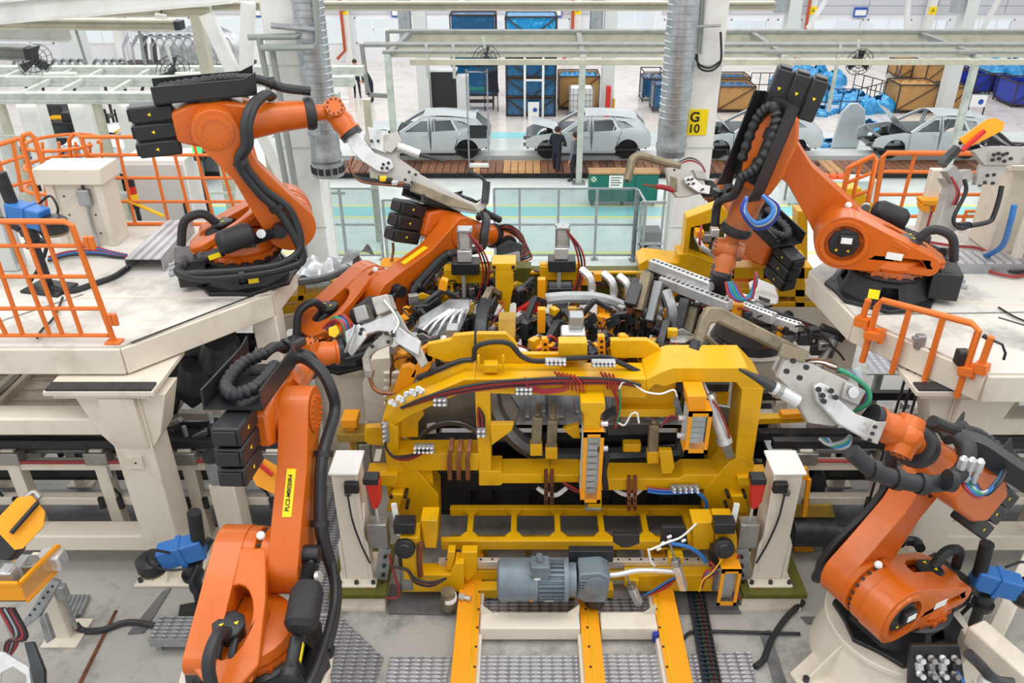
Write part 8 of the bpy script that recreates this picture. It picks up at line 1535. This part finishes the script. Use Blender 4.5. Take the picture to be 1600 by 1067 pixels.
# yellow jaw plates at the left end of the front gate
for i, (px, lab) in enumerate([([(612, 618), (626, 575), (640, 572), (652, 578), (640, 620), (632, 634), (618, 640)], 'lowest, beside the copper tip'), ([(640, 590), (652, 570), (668, 545), (680, 548), (672, 575), (660, 592)], 'middle one of the left end'), ([(658, 566), (655, 548), (670, 540), (682, 546), (680, 566)], 'upper one of the left end'), ([(640, 518), (660, 492), (670, 496), (652, 525), (640, 530)], 'slanting one by the grey dash panel'), ([(684, 452), (690, 436), (700, 440), (697, 456)], 'small one by the left cylinder tower')]):
    block(px, 'yellow_cover', 6.65 if i < 3 else 7.6, .08, 'yellow locator jaw plate at the front gate, %s' % lab, 'jaw_plate', 'plate')
block([(806, 488), (842, 466), (850, 470), (850, 482), (816, 502), (808, 500)], 'red', 8.2, .1, 'dark red slanted bracket right of the hanging yellow plate', 'bracket', 'bracket')
hs_ = sorted([(rnd.uniform(640, 1070), rnd.uniform(445, 552)) for i in range(8)])
for i, (a, b) in enumerate(hs_):
    Y = 9.0-(b-420)*.015; p = at(a, b, Y=Y); q = at(a+rnd.uniform(30, 80)*rnd.choice((-1, 1)), b+rnd.uniform(-20, 30), Y=Y-.1); m = ('rubber', 'hose_red')[i % 2]
    solo('hose', MB().tube([p, p.lerp(q, .3)+V((0, -.1, rnd.uniform(.05, .15))), p.lerp(q, .7)+V((0, -.05, rnd.uniform(-.1, .1))), q, q-V((0, 0, .4))], .012, 6), m, 'loose %s hose among the clamps above the car body, %s from left' % (('black', 'red')[i % 2], ordn[i]), 'hose', 'loose hoses above the car body')
# ------------------------------------------------------------------ perforated gripper frame at right of centre
gr = thing('gripper_frame', 'long silver perforated gripper frame with many dark clamps, under the right platform robot', 'gripper', at(1140, 450, Y=8.0))
def gbar(x0, y0, Y0, x1, y1, Y1, w, nm='perforated_bar', holes=14):
    p, q = at(x0, y0, Y=Y0), at(x1, y1, Y=Y1); part(nm, MB().bar(p, q, w, w), 'silver', gr, bev=.006); d, a, b = basis(q-p)
    hb_ = MB()
    for i in range(holes):
        c = p + (q-p)*((i+.5)/holes); hb_.cyl(c + b*(w/2+.001), c + b*(w/2+.003), w*.18, n=8)
        hb_.cyl(c - a*(w/2+.001), c - a*(w/2+.003), w*.18, n=8)
    part('bar_holes', hb_, 'black', gr, kind='stuff')
gbar(1018, 412, 8.2, 1112, 448, 7.6, .11); gbar(1034, 438, 8.0, 1140, 478, 7.3, .11); gbar(1128, 468, 7.8, 1210, 498, 7.3, .1); gbar(1108, 452, 8.0, 1180, 474, 7.7, .1, holes=8); gbar(1160, 482, 7.6, 1250, 512, 7.2, .09)
for (a, b, c, d) in [(1060, 432, 1080, 455), (1110, 452, 1128, 470), (1180, 474, 1196, 494)]: part('cross_tie', MB().bar(at(a, b, Y=8.0), at(c, d, Y=7.75), .08), 'galv', gr, bev=.006)
for i, (a, b, l, w, m) in enumerate([(1012, 425, 60, .11, 'gun_tan'), (1030, 440, 62, .1, 'sheet'), (1072, 468, 50, .11, 'dark_metal'), (1085, 480, 55, .1, 'gun_tan'), (1210, 505, 30, .12, 'gun_tan'), (1000, 440, 40, .14, 'dark_metal'), (1106, 488, 40, .1, 'dark_metal')]):
    p, q = at(a, b, Y=7.7), at(a-14, b+l, Y=7.5); part('clamp_arm', MB().bar(p, q, w, w*1.3), m, gr, bev=.012); part('clamp_pad', MB().cyl(q, q-V((0, 0, .06)), .04, n=8), 'copper', gr)
part('curved_arm', MB().tube([at(1040, 455, Y=7.5), at(1050, 485, Y=7.35), at(1048, 515, Y=7.3), at(1064, 540, Y=7.2)], .06, 8), 'sheet', gr)
for i in range(26):
    u = i/25; a = 1050+u*235+rnd.uniform(-8, 8); b = 456+u*76+rnd.uniform(-8, 18); p = at(a, b, Y=7.9-u*.8); s = rnd.uniform(.05, .1)
    part('clamp_block', MB().cbox(p, s*1.4, s, s*rnd.uniform(.8, 1.8)), rnd.choice(['dark_metal', 'black', 'steel', 'dark_metal', 'sheet', 'yellow_cover', 'black']), gr, bev=.01)
    if i % 2 == 0: part('hose', MB().tube([p, p+V((.08, -.1, .1)), p+V((.2, -.1, .02)), p+V((.3, -.05, -.1))], .012, 6), rnd.choice(['hose_red', 'rubber', 'hose_red', 'black']), gr)
for i in range(6): part('cable_run', MB().tube([at(1180, 478+i*2, Y=7.6), at(1220, 490+i*3, Y=7.4), at(1258, 504+i*3, Y=7.3), at(1290, 518+i*2, Y=7.3), at(1306, 535+i, Y=7.3)], .016, 6), ('rubber', 'hose_red', 'black', 'galv', 'rubber', 'hose_red')[i], gr)
part('end_clamp', MB().bar(at(1296, 520, Y=7.3), at(1284, 556, Y=7.2), .2, .16), 'dark_metal', gr, bev=.02); part('end_bracket', MB().bar(at(1282, 512, Y=7.35), at(1318, 528, Y=7.3), .12, .08), 'black', gr, bev=.015); part('end_cylinder', MB().cyl(at(1302, 530, Y=7.2), at(1278, 575, Y=7.1), .05, n=10), 'steel', gr)
part('white_cover', MB().prism([at(1175, 458, Y=7.8), at(1190, 452, Y=7.8), at(1218, 464, Y=7.8), at(1216, 476, Y=7.7), at(1196, 480, Y=7.7), at(1176, 470, Y=7.7)], (0, .2, .05)), 'white', gr, bev=.02); part('cover_slot', MB().prism([at(1186, 463, Y=7.66), at(1204, 469, Y=7.66), at(1202, 474, Y=7.64), at(1186, 469, Y=7.64)], (0, .02, 0)), 'dark_metal', gr)
part('ring_clamp', MB().lathe(at(1072, 540, Y=7.1), (0, -.5, 1), [(0, .06), (0, .12), (.06, .12), (.06, .06), (0, .06)], 18), 'steel', gr); part('mount_stem', MB().bar(at(1128, 420, Y=7.6), at(1120, 455, Y=7.8), .2, .16), 'dark_metal', gr, bev=.02)
t = thing('cream_hub', 'cream drum with dark bolted ring under the long gripper, right of centre', 'machine', at(1170, 540, Y=8.4)); c = at(1172, 520, Y=8.6)
part('drum', MB().lathe((c.x, 8.6, DK), (0, 0, 1), [(0, .5), (c.z-DK-.14, .5), (c.z-DK-.08, .56)], 24), 'cream', t)
part('ring', MB().lathe((c.x, 8.6, c.z-.08), (0, 0, 1), [(0, .48), (.1, .44), (.12, .3)], 20), 'black', t)
# ------------------------------------------------------------------ yellow fixtures behind, left and right
t = thing('part_stand', 'yellow stand with silver pressed floor part behind the left platform corner', 'stand', at(470, 470, Y=8.9)); f = plane((0, 8.9, 0), (0, 1, 0))
for q in ([(395, 486), (545, 466), (545, 478), (395, 498)], [(400, 470), (545, 452), (545, 460), (400, 480)]): part('long_beam', MB().prism([f(*p) for p in q], (0, .2, 0)), 'yellow', t, bev=.008)
for x in (420, 470, 520, 540): part('upright', MB().prism([f(x-5, 440), f(x+5, 440), f(x+5, 480), f(x-5, 480)], (0, .1, 0)), 'yellow', t, bev=.006); part('leg', MB().prism([f(x-6, 480), f(x+6, 480), f(x+6, 560), f(x-6, 560)], (0, .14, 0)), 'cream', t, bev=.006)
part('white_beam', MB().prism([f(395, 505), f(550, 486), f(550, 502), f(395, 522)], (0, .24, 0)), 'cream', t, bev=.01); part('yellow_block', MB().prism([f(420, 500), f(446, 500), f(446, 522), f(420, 522)], (0, .2, 0)), 'yellow_cover', t, bev=.008)
t = thing('floor_part', 'shiny silver pressed floor part lying on the yellow stand', 'panel', at(490, 420, Y=9.2)); g0 = at(435, 432, Y=9.0)
part('sheet', MB().grid(lambda u, v: V((g0.x+.95*u, 8.95+.6*v, g0.z+.08*math.sin(u*9)*math.sin(v*7)+.05*math.sin(u*23))), 26, 14), 'sheet_light', t); part('edge_rail', MB().tube([at(448, 442, Y=8.9), at(500, 436, Y=8.9), at(548, 420, Y=8.9)], .05, 8), 'sheet', t); part('curved_end', MB().grid(lambda u, v: V((g0.x+.75+.35*u, 9.1+.5*v, g0.z+.12+.25*u*u*math.cos(v*2))), 8, 8), 'sheet', t)
t = thing('monitor_box', 'small dark screen on a cream bracket below the left platform corner', 'screen', at(418, 545, Y=7.0)); c = at(420, 545, Y=7.6); part('screen', MB().box((c.x-.14, c.y, c.z-.16), (c.x+.12, c.y+.04, c.z+.12)), 'black', t, bev=.01); part('frame', MB().box((c.x-.15, c.y+.04, c.z-.18), (c.x+.14, c.y+.1, c.z+.14)), 'cream', t, bev=.008); part('post', MB().box((c.x-.06, c.y+.1, DK), (c.x+.06, c.y+.2, c.z)), 'cream', t)
t = thing('vented_machine', 'cream stepped machine housing under the pale weld gun', 'machine', at(600, 640, Y=7.2)); f = plane((0, 7.3, 0), (0, 1, 0))
part('housing', MB().prism([f(566, 600), f(580, 560), f(640, 556), f(644, 660), f(572, 660)], (0, .5, 0)), 'cream', t, bev=.015)
for y in (580, 592, 604, 616, 628): part('vent_lip', MB().prism([f(600, y), f(636, y-1), f(636, y+3), f(600, y+4)], (0, -.03, -.01)), 'cream', t)
part('socket_plate', MB().prism([f(628, 556), f(642, 555), f(642, 575), f(628, 576)], (0, -.03, 0)), 'grey_panel', t); part('foot', MB().prism([f(570, 660), f(646, 660), f(646, 690), f(570, 690)], (0, .5, 0)), 'cream', t)
ty = thing('base_fixture', 'yellow low fixture base with slots behind the right platform robot', 'fixture', at(1200, 450, Y=9.4)); f = plane((0, 9.4, 0), (0, 1, 0))
for q in ([(1120, 418), (1270, 418), (1275, 436), (1120, 436)], [(1130, 452), (1300, 452), (1304, 464), (1130, 464)], [(1140, 472), (1310, 472), (1312, 480), (1140, 480)]): part('long_beam', MB().prism([f(*p) for p in q], (0, .25, 0)), 'yellow', ty, bev=.008)
for x in (1140, 1200, 1250): part('upright', MB().prism([f(x-8, 400), f(x+8, 400), f(x+8, 480), f(x-8, 480)], (0, .2, 0)), 'yellow', ty, bev=.008)
part('foot', MB().prism([f(1120, 480), f(1310, 480), f(1310, 540), f(1120, 540)], (0, .2, 0)), 'cream', ty, bev=.01)
t = thing('side_fixture', 'yellow fixture with red and silver clamps behind the link arm of the right platform robot', 'fixture', at(1310, 340, Y=10.2)); f = plane((0, 10.2, 0), (0, 1, 0))
for q in ([(1290, 296), (1345, 294), (1372, 330), (1372, 350), (1350, 340), (1330, 312), (1290, 312)], [(1246, 330), (1262, 330), (1262, 420), (1246, 420)], [(1290, 300), (1302, 300), (1302, 400), (1290, 400)]): part('frame', MB().prism([f(*p) for p in q], (0, .25, 0)), 'yellow', t, bev=.01)
for i, (a, b, m) in enumerate([(1268, 300, 'steel'), (1285, 316, 'yellow_cover'), (1300, 330, 'silver'), (1310, 312, 'steel'), (1322, 334, 'dark_metal'), (1276, 330, 'yellow_cover'), (1310, 345, 'dark_metal'), (1296, 350, 'steel')]): p = f(a, b)+V((0, -.1, 0)); part('clamp', MB().cbox(p, .16, .16, .14), m, t, bev=.02); part('pin', MB().cyl(p, p+V((.08, -.1, .1)), .03, n=8), 'silver', t)
part('red_bar', MB().bar(f(1250, 278), f(1274, 300), .14, .16), 'red', t, bev=.03)
for i in range(6): part('hose', MB().tube([f(1262+i*9, 300), f(1270+i*8, 318+i*3)+V((0, -.15, 0)), f(1290+i*6, 336)+V((0, -.1, 0)), f(1300+i*5, 360)], .014, 6), ('hose_red', 'rubber', 'hose_red', 'blue_tube', 'rubber', 'hose_red')[i], t)
t = thing('post_clamps', 'yellow clamp cluster with silver sleeves on the rear gate post', 'clamp', at(1110, 375, Y=8.95)); f = plane((0, 8.9, 0), (0, 1, 0))
for i, (a, b, m) in enumerate([(1092, 364, 'yellow_cover'), (1104, 370, 'steel'), (1112, 380, 'dark_metal'), (1100, 385, 'yellow_cover'), (1116, 362, 'silver')]): part('block', MB().cbox(f(a, b), .1, .12, .1), m, t, bev=.012)
part('sleeve', MB().tube([f(1088, 368), f(1094, 380)+V((0, -.1, 0)), f(1106, 390)+V((0, -.08, 0)), f(1116, 400)], .035, 8), 'silver', t); part('hose', MB().tube([f(1096, 352), f(1090, 372)+V((0, -.12, 0)), f(1100, 395)], .015, 6), 'hose_red', t)
# left side orange blocks on the transfer line
for i, (a, b, w, m, lab) in enumerate([(548, 654, .16, 'yellow_cover', 'small one'), (552, 676, .3, 'yellow_dirty', 'flat dirty one'), (572, 692, .12, 'steel', 'grey one')]):
    c = at(a, b, Y=6.75); solo('locator_block', MB().cbox(c, w, .2, .1).box((c.x-.04, c.y-.04, DK), (c.x+.04, c.y+.04, c.z)), m, 'locator block on the black rail left of the gate, %s' % lab, 'block', bev=.008)
for i, (a, b, m, lab) in enumerate([(1225, 655, 'yellow', 'left'), (1262, 648, 'yellow_cover', 'right')]):
    p = at(a, b, Y=7.2); solo('locator_beam', MB().bar(p-V((.3, 0, 0)), p+V((.3, .05, 0)), .1, .08).box((p.x-.05, p.y-.02, DK+1.2), (p.x+.05, p.y+.06, p.z)), m, 'yellow locator bar right of the gate below the large weld gun, %s' % lab, 'bar', bev=.008)

for i, (x, y, h) in enumerate([(852, 546, 32), (940, 541, 30), (974, 543, 36), (1001, 550, 32), (1013, 555, 24)]):
    f = plane((0, 6.72, 0), (0, 1, 0)); t = thing('stop_plate', 'orange stop plate with three dark holes behind the gate beam, %s from left' % ordn[i], 'plate', f(x, y+h/2)); part('plate', MB().prism([f(x-6, y-h/2), f(x+5, y-h/2), f(x+7, y+h/2), f(x-5, y+h/2)], (0, .07, 0)), 'yellow_cover', t, bev=.006)
    for k in (-.25, .05, .32): part('hole', MB().cyl(f(x, y+k*h)-V((0, .003, 0)), f(x, y+k*h), .018, n=8), 'black', t)
    q = f(x, y+h/2); part('stem', MB().box((q.x-.04, 6.75, 4.3), (q.x+.04, 6.82, q.z+.03)), 'dark_metal', t)
for i, (x, y, w) in enumerate([(703, 545, .2), (895, 532, .24)]):
    c = at(x, y, Y=6.85); t = thing('servo_drive', 'silver servo drive with round face behind the gate beam, %s one' % ('left', 'right')[i], 'motor', (c.x, c.y, 4.3)); part('housing', MB().cbox(c, w, .2, w*1.1), 'silver', t, bev=.025); part('round_face', MB().lathe(c+V((0, -.1, -.02)), (0, -1, 0), [(0, w*.32), (.03, w*.32), (.035, w*.2), (.05, w*.2)], 16), 'steel', t); part('top_motor', MB().cbox(c+V((.03, .05, w*.85)), w*.6, .14, w*.6), 'galv', t, bev=.015); part('stem', MB().box((c.x-.06, 6.8, 4.3), (c.x+.06, 6.9, c.z-w*.5)), 'yellow', t, bev=.006); part('hose', MB().tube([c+V((-w*.5, -.05, 0)), c+V((-w, -.1, .1)), c+V((-w*1.2, -.05, -.15)), c+V((-w, 0, -.4))], .014, 6), 'hose_red', t)
